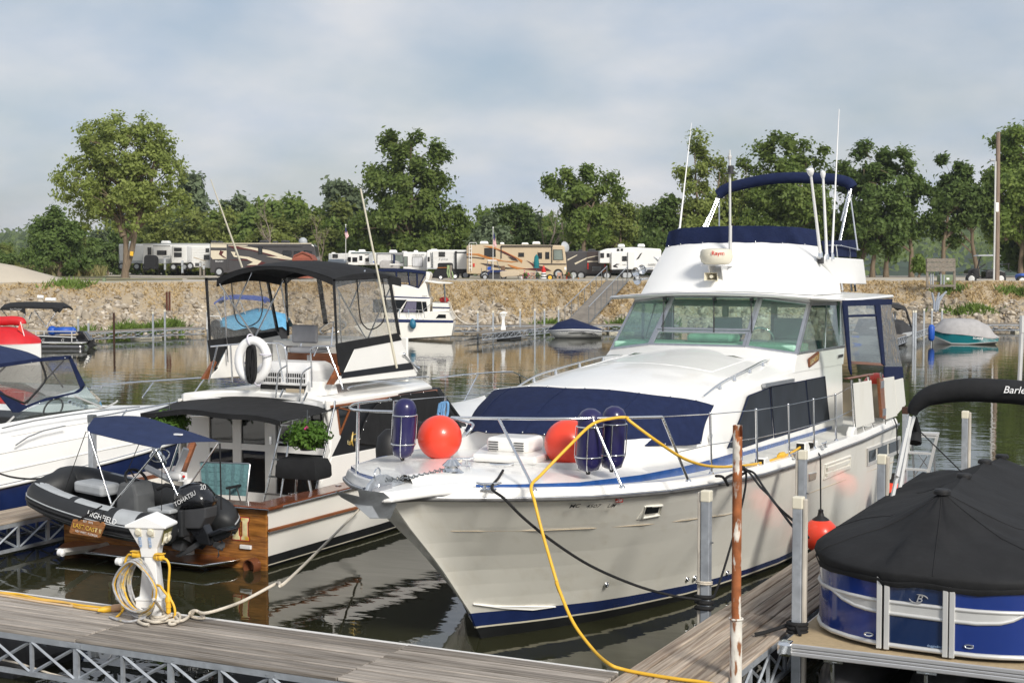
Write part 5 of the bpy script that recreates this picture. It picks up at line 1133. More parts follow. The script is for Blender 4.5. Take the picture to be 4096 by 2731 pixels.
cable('rail_knot','black rope knot lashed at the rail behind the rusty pole',[B3.x(385,1300,-5.42),B3.x(450,1310,-5.4),B3.x(500,1390,-5.4),B3.x(480,1320,-5.38),B3.x(600,1260,-5.4),B3.x(650,1220,-5.38),B3.x(610,1215,-5.4),B3.x(680,1250,-5.36),B3.x(600,1300,-5.4)],.016,'ropeb','rope')
mb = MB()
for z_ in (.60,.66,.72): mb.torus((-5.04,14.72,z_),.085,.022,(.05,.1,1),20,8)
tag(mb.build('rope_wrap','ropeb',sm=60),'black rope wrapped round the capped post at water level','rope')
mb = MB()
for z_ in (.86,.88): mb.torus((-5.04,14.72,z_),.082,.010,(.1,.1,1),20,6)
tag(mb.build('rope_wrap','ropew',sm=60),'thin white cord tied round the capped post','rope')
cable('water_hose','yellow hose looped over the yacht bow rail and down to the dock',[B2.x(1560,1290,-5.55),B2.x(1430,1372,-5.5),B2.x(1220,1435,-5.5),B2.x(950,1455,-5.45),B2.x(750,1408,-5.42),B2.x(560,1290,-5.5),B2.x(370,1150,-5.75),A6.y(1690,285,14.4),A6.y(1600,290,14.3),A6.y(1460,330,14.1),A6.y(1300,480,13.8),A6.y(1120,665,13.5),A6.y(1050,745,13.32),A6.y(1075,860,13.22),A6.y(1120,1040,13.15),A6.y(1180,1250,13.05),A6.y(1240,1450,12.95),D3.y(-680,0,12.85),D3.y(-430,600,12.7),D3.y(-100,1050,12.5),D3.z(150,1270,.62),D3.z(360,1350,.58),D3.z(700,1420,.57),D3.z(1200,1500,.57),D3.z(1600,1550,.57),D3.z(2000,1640,.57),D3.z(2300,1750,.57)],.0165,'yellow','hose',k=6)
mb = MB(); a,b = B3.x(985,1110,-5.5),B3.x(1085,1085,-5.5); mb.lathe([(.02,-.08),(.032,0),(.045,.05),(.045,.16),(.03,.2),(.018,.26)],14,a,b-a); tag(mb.build('hose_fitting','yellow',sm=50),'yellow connector on the hose at the side deck','connector')
for c,a,b,lab in ((B3,820,1190,'white deck light box at a stanchion foot by the yellow hose'),(B3,1200,1040,'white capped box behind the tall post on the side deck'),(B3,1290,1030,'cream shore power inlet box under the yellow hose end')):
    p = c.x(a,b,-5.52); t = thing('deck_box',lab,'box',p-V(0,0,.1)); mb = MB(); mb.prism([p+V(-.07,-.12,-.09),p+V(-.07,.14,-.09),p+V(-.07,.14,.02),p+V(-.07,.05,.10),p+V(-.07,-.12,.10)],(.14,0,0)); mb.build('housing','gel',t,bev=.02); mb = MB(); mb.bx(p.x-.055,p.x+.055,p.y-.125,p.y-.118,p.z-.07,p.z+.08); mb.build('lens','dark',t)
mb = MB(); p = B3.x(1650,910,-5.5); mb.prism([p+V(-.06,-.1,-.1),p+V(-.06,.2,-.1),p+V(-.06,.2,.1),p+V(-.06,.05,.12),p+V(-.06,-.07,.05)],(.12,0,0)); mb.build('cowl_vent','gel',YA,bev=.03,seg=3)
cable('hank_of_line','light blue coiled line hung on the far life line',[A6.y(465+dx,190+dy,15.9) for dx,dy in ((-30,0),(-40,70),(-20,85),(-10,5),(5,0),(-5,75),(20,80),(25,0),(0,-5),(-25,5),(-30,60))],.016,'ropeblue','rope')
t = thing('fender','black fender hanging between the sportfisher and the yacht bow','fender',A6.y(95,650,15.6)); mb = MB(); p = A6.y(95,660,15.6); mb.lathe([(0,0),(.10,.03),(.16,.12),(.17,.3),(.14,.46),(.05,.55)],16,p); mb.build('body','rubber',t,sm=180)
# ------------------------------------------------------------------ sportfisher with the wooden transom
XE = -13.85
EH = thing('sportfisher','white and black sportfisher with varnished transom and black canopy moored stern first','boat',(XE,20.5,0))
def es(y): return float(np.interp(y,[16.6,19.5,22,26.6],[.84,.86,1.0,1.45]))
def eb(y,z=1): return float(np.interp(y,[16.6,20,23,25,26.2,26.7],[1.85,1.90,1.72,1.15,.45,.03]))*(1 if z > .3 else .94)
EY = [16.6,17.5,18.5,19.5,20.5,21.5,22.5,23.5,24.4,25.2,25.8,26.3,26.65]
mb = MB(); er = []
for f in ('-','w','b0','b1','b2',.3,.6,1):
    pr = []
    for y in EY:
        zt = es(y); bt = .185 if y < 22 else .185+(y-22)*.05
        z = {'-': -.4,'w': .035,'b0': .05,'b1': .065,'b2': bt}.get(f) if isinstance(f,str) else bt+(zt-bt)*f
        k = .75 if f == '-' else .965+.035*max(0,min(1,(z/zt)))
        pr.append(V(XE+eb(y)*k*(1 if y < 23 else lerp(1,.7+.3*z/zt,(y-23)/3.65)),y,z))
    er.append(pr)
for k in range(7):
    mb.mi = (0,0,1,0,2,2,2)[k]; a,b = er[k],er[k+1]; mr = lambda r_: [V(2*XE-p.x,p.y,p.z) for p in r_]
    mb.loft([a,b],False); mb.loft([mr(b),mr(a)],False)
ehull = mb.build('hull',['bottom','offw','gelh'],EH,sm=40)
mb = MB(); mb.slab([V(XE-1.83,16.6,-.3),V(XE+1.83,16.6,-.3),V(XE+1.845,16.6,.84),V(XE-1.845,16.6,.84)],.05); tr_ = mb.build('transom','varnish',EH,bev=.01)
for m_,e_,b_ in (('blackp',.001,.035),('redf',.003,.024),('gold',.005,.010)):
    text('lettering','LAST CAST',m_,tr_,V(XE+.02,16.571,.555),(1,0,0),(0,0,1),.42,e_,b_)
    for x_ in (-12.515,-12.365):
        g_ = b_*.62; h_ = .15+g_; w1,w2 = .036+g_,.058+g_; mb = MB(); mb.prism([V(x_+a,16.573-e_,.557+b) for a,b in ((-w2,-h_),(w2,-h_),(w2,-h_+.03+g_*1.2),(w1,-h_+.055+g_*1.4),(w1,h_-.055-g_*1.4),(w2,h_-.03-g_*1.2),(w2,h_),(-w2,h_),(-w2,h_-.03-g_*1.2),(-w1,h_-.055-g_*1.4),(-w1,-h_+.055+g_*1.4),(-w2,-h_+.03+g_*1.2))],(0,-.002,0)); mb.build('numeral',m_,tr_)
mb = MB(); a,b = E3.y(1800,1085,16.55),E3.y(1975,1165,16.55); mb.bx(a.x,b.x,16.54,16.575,b.z,a.z); mb.build('scupper','white',tr_,bev=.008)
mb = MB(); p = E3.y(2060,1415,16.55); mb.lathe([(.11,0),(.11,.14),(.095,.14),(.095,.02)],18,p+V(-.03,.02,0),(-.12,-1,-.05)); mb.build('exhaust_pipe','bronze',tr_,sm=40)
mb = MB(); mb.bx(XE-1.9,XE+1.93,16.5,16.86,.845,.895); mb.build('transom_cap','teakv',EH,bev=.015)
mb = MB()
for sg in (1,-1):
    mb = MB(); mb.loft([[V(XE+sg*(eb(y)+.05),y,es(y)+.0) for y in EY[:7]],[V(XE+sg*(eb(y)+.05),y,es(y)+.05) for y in EY[:7]],[V(XE+sg*(eb(y)-.30),y,es(y)+.055) for y in EY[:7]],[V(XE+sg*(eb(y)-.30),y,es(y)-.03) for y in EY[:7]]],False); mb.build('covering_board','teakv',EH,sm=30)
    mb = MB(); mb.tube([V(XE+sg*(eb(y)+.06),y,es(y)+.02) for y in EY[:7]],.014,6); mb.build('rub_strip','chromes',EH,sm=60)
mb = MB(); mb.tube([V(XE-1.9,16.49,.865),V(XE+1.94,16.49,.865)],.014,6); mb.build('rub_strip','chromes',EH,sm=60)
mk_ = A5.xs(XE+1.905,(700,1222),(1000,1145),(1260,1075),(1480,1018)); mb = MB(); mb.tube(mk_,.026,6); mb.build('side_guard','teak',EH,sm=40)
mb = MB(); mb.bx(XE-1.6,XE+1.6,16.8,18.8,.28,.32); mb.build('cockpit_sole','tan',EH)
mb = MB()
for sg in (1,-1): mb.bx(XE+sg*1.57,XE+sg*1.6,16.8,19,.3,.84)
mb.build('cockpit_lining','gel',EH)
for x_,y_ in ((1.6,18.6),(1.45,17.6)): mb = MB(); mb.lathe([(.05,0),(.05,.012),(0,.02)],14,V(XE+x_+.1,y_,.91)); mb.build('deck_plate','chromes',EH,sm=40)
t_ = MB(); t_.prism([V(XE-1.6,16.56,.10),V(XE+1.38,16.56,.10),V(XE+1.38,16.4,.10),V(XE+1.2,15.98,.10),V(XE-1.4,15.98,.10),V(XE-1.6,16.3,.10)],(0,0,.045)); sp = t_.build('swim_platform','teak',EH,bev=.008)
mb = MB(); mb.tube([V(XE+1.39,16.56,.125),V(XE+1.39,16.4,.125),V(XE+1.21,15.97,.125),V(XE-1.41,15.97,.125)],.022,8); mb.build('platform_edge','chromes',sp,sm=60)
mb = MB(); mb.tube([V(XE+1.0,16.1,.1),V(XE+1.15,16.5,-.15)],.02,6); mb.build('platform_strut','darkgrey',sp)
XW = XE+1.42
def ex(name,mat,x_,pts,t_=.04,c=A5,bev=.01,parent=None): m_ = MB(); m_.slab(c.xs(x_,*pts),t_); return m_.build(name,mat,parent or EH,bev=bev)
ex('cabin_side','blackp',XW,((1262,118),(2140,2),(2345,345),(1700,497),(1222,592),(1302,427)))
ex('cabin_side','gel',XW+.01,((1110,872),(1228,590),(1700,497),(2345,343),(2400,560),(1600,752)))
ex('cabin_pillar','gel',XW+.005,((1178,110),(1264,118),(1304,427),(1224,592),(1112,868),(1100,860),(1215,560),(1225,450)))
cvp = [(1450,478),(1470,430),(1495,350),(1520,280),(1570,200),(1640,122),(1720,82),(1900,50),(2120,22),(2335,342),(1690,492),(1560,490)]
cs = ex('window_cover','blackc',XW+.05,cvp,.03)
mb = MB()
for a,b in cvp[:8]+[(1810,68),(2010,36),(1620,480),(1700,478),(2200,130),(2270,245)]: mb.ball(A5.x(a+8,b+8,XW+.068),.012,6,5)
mb.build('snap','chromes',cs,sm=60)
mb = MB(); mb.frame(A5.xs(XW+.03,(1272,160),(1390,188),(1302,405))[::1],.022,.03); wf = mb.build('side_window','teak',EH); mb = MB(); mb.slab(A5.xs(XW+.024,(1285,178),(1372,198),(1302,375)),.01); mb.build('pane','dglass',wf)
q = A5.x(1410,455,XW+.03); text('lettering','Egg','gold',EH,q+V(0,-.09,-.01),(0,1,.04),(0,0,1),.085,.002); text('lettering','Harbor','gold',EH,q+V(0,.15,.015),(0,1,.04),(0,0,1),.075,.002)
mb = MB(); mb.tube([q+V(0,.02,.14),q+V(0,.0,.07),q+V(0,-.02,0),q+V(0,.02,-.08)],[.004,.014,.014,.004],6); mb.tube([q+V(0,.0,.09),q+V(0,.10,.10)],.006,5); mb.build('fish_emblem','gold',EH)
mb = MB(); mb.bx(XE-1.44,XE-1.40,18.75,22.4,.85,2.08); mb.build('cabin_side','gel',EH)
mb = MB(); mb.slab([V(XE-1.42,22.2,2.1),V(XE+1.42,22.2,2.1),V(XE+1.42,23.2,1.35),V(XE-1.42,23.2,1.35)],.04); mb.build('front_window','blackp',EH)
mb = MB(); mb.loft([[V(XE-eb(y)*.95,y,es(y)+.02),V(XE,y,es(y)+.12+(.25 if 22.8 < y < 25 else 0)),V(XE+eb(y)*.95,y,es(y)+.02)] for y in EY[5:]],False); mb.build('foredeck','gel',EH,sm=50)
cable('bow_rail','',[C5.x(530,1092,-13.2),C5.x(870,1052,-13.2),C5.x(1240,1027,-13.2),C5.x(1330,1042,-13.3),C5.x(1470,1115,-13.6)],.014,'chromes','',parent=EH)
mb = MB()
for a,b in (((970,1048),(840,1180)),((1360,1060),(1385,1150))): mb = MB(); mb.tube([C5.x(*a,-13.2),C5.x(*b,-13.25)-V(0,0,.25)],.013,6); mb.build('rail_post','chromes',EH)
YB_ = 18.78
xl,xr = XE-1.30,XE+1.40
mb = MB()
for x0,x1 in ((-15.15,-14.70),(-14.24,-14.08),(-13.62,-13.42),(-12.52,-12.43)): mb.bx(x0,x1,YB_,YB_+.06,.3,2.1)
mb.bx(-15.15,-12.43,YB_+.004,YB_+.05,1.32,1.42); mb.bx(-15.15,-12.43,YB_+.004,YB_+.05,2.02,2.12); mb.bx(-15.15,-12.43,YB_+.004,YB_+.05,.3,.66)
dw = mb.build('cabin_bulkhead','gelw',EH)
for x0,x1,z0,z1 in ((-14.70,-14.24,1.42,2.02),(-14.08,-13.62,1.42,2.02),(-14.70,-14.24,.66,1.32),(-14.08,-13.62,.66,1.32),(-13.42,-12.52,.66,1.32),(-13.42,-12.52,1.42,2.02)):
    mb = MB(); mb.bx(x0,x1,YB_+.03,YB_+.04,z0,z1); mb.build('pane','dglass',dw)
mb = MB(); mb.box(V(-13.50,YB_-.012,1.50),(.04,.02,.12)); mb.build('door_latch','chromes',dw)
mb = MB(); mb.tube([A5.x(1262,112,XW+.06),A5.x(1255,170,XW+.06),A5.x(1100,880,XW+.06)],.018,8); mb.build('side_rail','chromes',EH,sm=60)
mb = MB()
for dx in (-.16,.16): mb.tube([V(-12.93+dx*.5,18.45,2.0),V(-13.05+dx,18.05,.35)],.017,8)
lad = mb.build('ladder_rails','chromes',EH,sm=60)
for i in range(6):
    f = .12+i*.155; c = V(-12.93,18.45,2.0).lerp(V(-13.05,18.05,.35),f); w_ = lerp(.08,.16,f); mb = MB(); mb.box(c,(w_*2,.06,.02)); mb.build('ladder_step','alu',EH)
mb = MB(); rg = []
for j in range(7):
    t = j/6; y = lerp(18.95,17.68,t); hwd = lerp(1.50,1.30,t); z0 = lerp(2.06,1.95,t)
    rg.append([V(XE+hwd*(2*i/14-1),y-.10*(1-(2*i/14-1)**2)*t,z0+.10*(1-(2*i/14-1)**2)-.018*math.sin(math.pi*i/3.5)*t-.03*math.sin(math.pi*t)) for i in range(15)])
mb.shell(rg,(0,0,-.012)); fr_ = rg[-1]; mb.loft([fr_,[p+V(0,.01,-.08) for p in fr_]],False); mb.build('cockpit_awning','blackc',EH,sm=60)
for a,b in ((V(XE+1.30,17.72,1.92),V(XE+1.42,18.7,2.0)),(V(XE-1.30,17.72,1.92),V(XE-1.42,18.9,1.3)),(V(XE-.35,17.7,1.95),V(XE+1.40,18.3,1.96))): mb = MB(); mb.tube([a,b],.013,6); mb.build('awning_pole','chromes',EH)
DK = [(0,18.92),(.5,18.90),(1.0,18.84),(1.33,18.75),(1.45,18.85),(1.45,20.5),(1.40,22.0),(1.0,22.45),(0,22.6)]
def dz_(x): return 2.245-.075*(x/1.4)**2
ol = [V(XE+a,b,dz_(a)) for a,b in DK]+[V(XE-a,b,dz_(a)) for a,b in DK[-2:0:-1]]
mb = MB(); ctr = [V(XE+(p.x-XE)*.02,20.5+(p.y-20.5)*.02,2.25) for p in ol]; hf = [V(XE+(p.x-XE)*.6,20.5+(p.y-20.5)*.7,dz_((p.x-XE)*.6)) for p in ol]
mb.loft([ctr,hf,[p.lerp(V(XE,20.5,p.z),.02) for p in ol],[p-V(0,0,.03) for p in ol],[p-V(0,0,.13) for p in ol]],True); mb.loft([[p-V(0,0,.13) for p in ol],[p-V(0,0,.13) for p in hf],[p-V(0,0,.13) for p in ctr]],True); dk_ = mb.build('bridge_deck','gel',EH,sm=40)
mb = MB(); mb.tube([V(XE+1.46,y,dz_(1.4)-.10) for y in (18.78,19.8,21,22.05)],.022,6); mb.build('deck_trim','teak',dk_,sm=40)
mb = MB(); mb.box(A4.y(925,1245,18.83)+V(0,-.02,0),(.34,.01,.06)); mb.build('step_pad','tan',dk_,bev=.004)
cable('deck_handrail','',[A4.x(1385,1235,XE+1.42),A4.x(1430,1205,XE+1.42),A4.x(2000,1128,XE+1.42),A4.x(2060,1140,XE+1.42)],.012,'chromes','',parent=EH,k=4)
XF = XE+1.22
for sg in (1,-1):
    m2 = lambda x_: x_ if sg > 0 else 2*XE-x_
    def fx(name,mat,pts,dx=0,t_=.035):
        q = [V(m2(XF+dx),p.y,p.z) for p in A4.xs(XF+dx,*pts)]; m_ = MB(); m_.slab(q,t_); return m_.build(name,mat,EH,bev=.012)
    fx('bridge_coaming','gel',((1255,1190),(1330,1095),(1420,885),(1812,798),(1910,1000),(1960,1105),(1950,1120)))
    fx('coaming_stripe','blackp',((1312,1142),(1322,1088),(1905,1004),(1932,1062)),.012)
    fx('canvas_skirt','blackc',((1268,842),(1798,752),(1830,812),(1422,890),(1325,1098),(1300,1085)),.016)
    fx('coaming_cap','teak',((1195,1192),(1242,1195),(1310,1040),(1290,1020)),-.01,.06)
    fx('vinyl_panel','vinyl',((1252,300),(1722,275),(1800,757),(1282,840)),0,.006)
    for pts in (((1238,285),(1262,285),(1285,845),(1270,845)),((1712,270),(1735,268),(1822,770),(1795,765)),((1240,290),(1730,265),(1732,282),(1242,312))): fx('canvas_border','blackc',pts,.006,.012)
    zp = [V(m2(XF+.01),p.y,p.z) for p in A4.xs(XF+.01,(1450,285),(1460,450),(1480,630),(1520,700),(1570,722),(1640,690),(1680,630),(1695,500),(1665,278))]
    cable('zipper','',zp,.010,'blackc','',parent=EH,k=4)
mb = MB(); mb.bx(XE-1.2,XE+1.2,21.5,21.56,2.25,3.0); mb.build('bridge_front','gel',EH,bev=.02)
mb = MB(); mb.bx(XE-1.0,XE+.6,20.7,21.45,2.5,2.95); mb.build('helm_console','gel',EH,bev=.03)
mb = MB(); mb.bx(XE-.62,XE+.62,20.62,20.68,2.3,2.75); mb.build('console_panel','teak',EH)
for pts in (((830,288),(850,285),(868,775),(852,775)),((1098,238),(1135,235),(1200,672),(1165,676)),((840,290),(900,262),(1100,232),(1100,250),(905,285),(850,330))):
    m_ = MB(); m_.slab(A4.ys(21.35,*pts),.02); m_.build('canvas_border','blackc',EH)
mb = MB(); mb.slab([V(XE-1.15,21.4,3.0),V(XE+1.15,21.4,3.0),V(XE+1.12,21.15,4.0),V(XE-1.12,21.15,4.0)],.006); mb.build('vinyl_panel','vinyl',EH)
mb = MB(); rg = []
for j in range(9):
    t = j/8; y = lerp(19.28,21.3,t); hw = lerp(1.13,1.20,t); cz = lerp(4.205,4.20,t)+.09*math.sin(math.pi*t)
    rg.append([V(XE+hw*(2*i/16-1),y+.10*(abs(2*i/16-1)**2)*(1-t),cz-.20*abs(2*i/16-1)**2.2) for i in range(17)])
mb.shell(rg,(0,0,-.012))
mb.loft([rg[0],[p+V(0,0,-.05-.06*abs((p.x-XE)/1.1)) for p in rg[0]]],False)
for k in (0,-1): e_ = [r_[k] for r_ in rg]; mb.loft([e_,[p+V(.01*(1 if k else -1),0,-.14) for p in e_]],False)
mb.loft([rg[-1],[p+V(0,0.02,-.10) for p in rg[-1]]],False)
mb.build('canopy_top','blackc',EH,sm=60)
mb = MB()
for x_ in (XE-1.13,XE+1.10):
    for a,b in (((270,325),(580,800)),((825,285),(580,780)),((555,215),(415,525)),((800,350),(870,740)),((315,400),(345,1000))):
        mb = MB(); mb.tube([V(x_,p.y,p.z) for p in A4.xs(XE-1.13,a,b)],.013,6); mb.build('canopy_pole','chromes',EH,sm=60)
for a,b,x_ in (((1480,-480),(1790,1050),XE+1.26),((198,-560),(467,190),XE-1.3)):
    p0,p1 = A4.x(*b,x_),A4.x(*a,x_); mb = MB(); mb.tube([p0,p0.lerp(p1,.6),p1],[.018,.013,.007] if x_ < XE else [.020,.018,.015],8); mb.build('outrigger_pole','offw',EH,sm=60)
p0 = A4.x(1480,-30,XE+1.26)
o_ = A4.x(1850,935,XE+1.26); d_ = A4.x(1965,1060,XE+1.26)-o_; mb = MB(); mb.lathe([(.03,0),(.012,.04),(.012,d_.length*.6),(.03,d_.length*.9),(.055,d_.length)],12,o_,d_); mb.ball(o_,.035,10,6); mb.build('trumpet_horn','chromes',EH,sm=60)
mb = MB(); c = A4.y(1005,760,20.25); mb.box(c,(.50,.07,.30)); st_ = mb.build('seat_back','cushion',EH,bev=.04,seg=3)
mb = MB(); mb.box(A4.y(1040,895,20.05),(.52,.42,.09)); mb.build('seat_cushion','cushion',EH,bev=.035,seg=3)
p = A4.y(1040,940,20.05); mb = MB(); mb.lathe([(.035,-.45),(.035,0)],12,p); mb.lathe([(.12,-.47),(.12,-.45)],14,p); mb.build('seat_pedestal','white',EH,sm=40)
mb = MB()
for s_ in (-1,1): mb.tube([p+V(s_*.28,.28,.45),p+V(s_*.30,.2,.12),p+V(s_*.30,-.2,.14),p+V(s_*.26,-.25,.0)],.013,6)
mb.build('seat_arm','chromes',EH,sm=60)
mb = MB(); mb.torus(A4.y(1245,705,20.6),.22,.011,(0,-.45,.9),28,6); w0 = A4.y(1245,705,20.6)
for a in (0,2.1,4.2): mb.tube([w0,w0+V(math.cos(a)*.22,math.sin(a)*.2,math.sin(a)*.1)],.008,5)
mb.build('steering_wheel','chromes',EH,sm=60)
def rail(pts,y=18.95,nm='bridge_rail'): cable(nm,'',[A4.y(a,b,y) for a,b in pts],.0135,'chromes','',parent=EH,k=4)
rail(((180,1180),(255,870))); rail(((385,1170),(368,860))); rail(((200,868),(330,856),(560,838),(740,838),(810,850),(838,900),(850,1040),(855,1180)))
rail(((760,850),(820,1170))); rail(((1062,1215),(1060,1050),(1055,920),(1075,875),(1140,865),(1260,865))); rail(((1195,870),(1320,1200),(1325,1240)))
rail(((850,1030),(790,1070),(770,1150),(755,1305)),18.8); rail(((1062,1040),(990,1090),(970,1180),(962,1345)),18.8)
for a,b in (((820,1235),(790,1300)),((1025,1260),(992,1330))): mb = MB(); mb.tube([A4.y(*a,18.72),A4.y(*b,18.70)],.018,8); mb.build('rod_holder','chromes',EH,sm=60)
lr = thing('life_ring','white life ring hung on the sportfisher bridge rail','life ring',A4.y(565,1180,18.9))
mb = MB(); mb.torus(A4.y(562,985,18.87),.265,.075,(.25,-1,.05),36,12,(.88,1.15)); mb.build('ring','white',lr,sm=180)
mb = MB()
for a in (.3,1.75,3.3,5.0):
    c = A4.y(562,985,18.87); d = V(math.cos(a)*.25,.0,math.sin(a)*.325); mb.torus(c+d,.088,.012,V(-math.sin(a),0,math.cos(a)),14,6)
mb.build('band','purplew',lr,sm=60)
cable('rope_hank','black coiled rope hanging in the white life ring',[A4.y(545+dx,dy,18.74) for dx,dy in ((0,870),(-30,900),(-35,1080),(-10,1170),(10,1080),(15,900),(0,875),(-15,890),(-20,1100),(5,1175),(35,1100),(30,900),(5,870),(-5,1000),(15,1170),(30,1000),(20,890),(0,1060),(-25,1150),(-28,900))],.028,'ropeb','rope',k=4)
ac = thing('air_conditioner','white louvred roof air conditioner on the sportfisher bridge deck','air conditioner',V(-13.6,19.6,2.25))
mb = MB(); mb.loft([[V(-13.62+sx_*a,19.62+sy*b,z) for a,b in ((-1,-1),(1,-1),(1,1),(-1,1))] for sx_,sy,z in ((.46,.36,2.32),(.50,.38,2.34),(.50,.38,2.55),(.46,.33,2.64),(.40,.27,2.68))],True,True,True); mb.build('housing','white',ac,bev=.02)
mb = MB(); mb.bx(-14.06,-13.18,19.28,19.96,2.24,2.33); mb.build('base','dark',ac)
for i in range(22):
    if i in (11,12): continue
    for k in (0,1):
        mb = MB(); mb.bx(-14.08+i*.042,-14.058+i*.042,19.232,19.243,2.37+k*.085,2.43+k*.085); mb.build('vent_slot','dark',ac)
mb = MB(); mb.loft([[V(-13.05,19.0,2.2),V(-12.72,19.0,2.2),V(-12.72,19.5,2.2),V(-13.05,19.5,2.2)],[V(-13.0,19.05,2.42),V(-12.75,19.05,2.42),V(-12.75,19.45,2.42),V(-13.0,19.45,2.42)]],True,False,True); mb.build('bridge_box','gel',EH,bev=.02)
def fern(label,c,rad,seed,flower=False):
    t = thing('hanging_plant',label,'plant',c-V(0,0,rad)); mb = MB(); mb.lathe([(rad*.32,-.20),(rad*.5,-.02),(rad*.53,0)],14,c-V(0,0,.04)); mb.build('pot','darkgrey',t,sm=40)
    mb = MB(); mb.tube([c+V(0,0,-.05),c+V(0,.02,.35)],.005,4); mb.build('hanger','galvd',t)
    rg_ = np.random.default_rng(seed); n = 2600; d = rg_.normal(0,1,(n,3)); d /= np.linalg.norm(d,axis=1)[:,None]; d[:,2] = d[:,2]*.62-.05; r_ = rad*rg_.uniform(.45,1.12,n)*(1+.22*np.sin(d[:,0]*9)*np.cos(d[:,2]*7))
    P = np.array(c)-np.array(MW[t.name].translation)+d*r_[:,None]; link('foliage',leaves(P,.035,rg_,'fern',.2,2.0),t)
    if flower: mb = MB(); mb.ball(c+V(.14,-.2,.12),.022,8,6); mb.ball(c+V(.12,-.21,.10),.02,8,6); mb.build('flower','pinkf',t,sm=180)
fern('bright green fern basket with a pink flower hanging by the cabin ladder',A5.y(1020,395,17.9),.30,3,True)
fern('darker green fern basket hanging at the left end of the cockpit awning',E2.y(690,330,17.9),.27,4)
g = thing('grill','rail grill under a black vinyl cover in the sportfisher cockpit','grill',V(-12.35,17.95,.9))
mb = MB(); mb.loft([[V(-12.33+sx_*a,17.95+sy*b,z) for a,b in ((-1,-1),(-.3,-1.05),(.4,-1),(1,-1),(1.02,0),(1,1),(0,1.05),(-1,1))] for sx_,sy,z in ((.33,.20,1.10),(.35,.22,1.13),(.345,.215,1.28),(.31,.18,1.38),(.22,.10,1.41))],True,True,True); mb.build('cover','blackc',g,sm=50)
mb = MB(); mb.tube([V(-12.2,17.95,.9),V(-12.25,17.95,1.12)],.02,8); mb.tube([V(-12.5,17.95,.35),V(-12.45,17.95,1.12)],.02,8); mb.build('stand','chromes',g)
ch_ = thing('lawn_chair','folding lawn chair with teal woven webbing in the cockpit','chair',V(-13.5,17.5,.32))
p = A5.ys(17.55,(105,640),(535,655),(500,925),(130,905))
for i in range(7):
    a,b = p[0].lerp(p[3],(i+.5)/7),p[1].lerp(p[2],(i+.5)/7); mb = MB(); h = V(0,.0,.036); mb.slab([a-h,b-h,b+h,a+h],.006); mb.build('webbing','webbing',ch_)
for i in range(11):
    a,b = p[0].lerp(p[1],(i+.5)/11),p[3].lerp(p[2],(i+.5)/11); mb = MB(); h = V(.028,0,0); o = V(0,-.008 if i % 2 else .008,0); mb.slab([a-h+o,a+h+o,b+h+o,b-h+o],.004); mb.build('webbing','webbing2',ch_)
mb = MB(); mb.tube([p[3]-V(0,0,.1),p[0],p[0]+V(.03,0,.01),p[1]-V(.03,0,-.01),p[1],p[2]-V(0,0,.1)],.012,6); mb.build('frame','alu',ch_,sm=60)
mb = MB(); a = p[2]+V(-.1,-.15,.15); mb.box(a,(.05,.35,.035)); mb.build('armrest','rubber',ch_,bev=.01); mb = MB(); mb.tube([a+V(0,.05,0),a+V(.1,.15,-.5)],.01,6); mb.tube([a+V(0,-.1,0),a+V(-.05,-.05,-.5)],.01,6); mb.tube([p[3]-V(0,0,.05),p[3]+V(0,-.4,-.5)],.01,6); mb.build('leg','darkgrey',ch_)
# ------------------------------------------------------------------ davit and inflatable dinghy
dv = thing('davit','white folding davit crane standing on the sportfisher swim platform','davit',V(-13.25,16.35,.15))
mb = MB(); mb.tube([V(-13.25,16.45,.15),V(-13.25,16.45,1.22)],.075,12); mb.build('post','white',dv,sm=40)
a0,a1 = E2.y(960,760,16.45),E2.y(800,1170,16.45); mb = MB(); mb.tube([a0,a1],.06,4); mb.build('arm','white',dv,bev=.01)
a0,a1 = E2.y(330,1050,16.45),E2.y(740,1260,16.45); mb = MB(); mb.tube([a0,a1],.055,4); mb.build('arm','white',dv,bev=.01)
mb = MB(); mb.lathe([(.06,-.12),(.07,-.1),(.07,.1),(.05,.12)],12,E2.y(810,1190,16.4),(1,0,0)); mb.box(E2.y(905,1200,16.4),(.08,.1,.12)); mb.build('winch','white',dv,sm=40); mb = MB(); mb.ball(E2.y(920,1197,16.33),.022,8,6); mb.build('winch_button','crimson',dv,sm=180)
a,b = E2.y(1060,680,17.3),E2.y(880,1150,16.9); mb = MB(); mb.tube([a,b],.06,6); mb.build('wooden_boom','teak',dv,sm=40)
for x0,y0,x1,y1 in ((575,1195,920,1150),(1120,1280,1400,1210)):
    p0,p1 = A2.y(x0,y0,15.25),A2.y(x1,y1,16.3); mb = MB(); mb.tube([p0,p1,V(p1.x,16.5,p1.z)],.05,4); mb.build('cradle_arm','gel',dv); mb = MB(); mb.lathe([(.055,-.03),(.055,.03)],10,p0,(1,0,0)); mb.ball(p0,.055,10,6); mb.build('end_roller','white',dv,sm=50)
RB = thing('inflatable_dinghy','dark grey inflatable dinghy with navy awning carried across the sportfisher stern','dinghy',V(-13.5,15.7,.5))
TR = .205
near = [A2.y(1640,985,15.44),A2.y(1500,978,15.42),A2.y(1340,965,15.40),A2.y(1000,900,15.38),A2.y(700,810,15.37),A2.y(500,730,15.42),A2.y(390,650,15.55)]
bowp = [V(-15.02,15.80,1.10),V(-15.05,16.0,1.14),V(-14.9,16.25,1.10)]
far = [V(-14.5,16.42,1.0),V(-13.9,16.45,.92),V(-13.0,16.45,.86),V(-12.6,16.40,.74),A2.y(2060,985,16.2)]
path = [p+V(0,0,0) for p in near]+bowp+far
SPp = smooth(path,5); n_ = len(SPp)
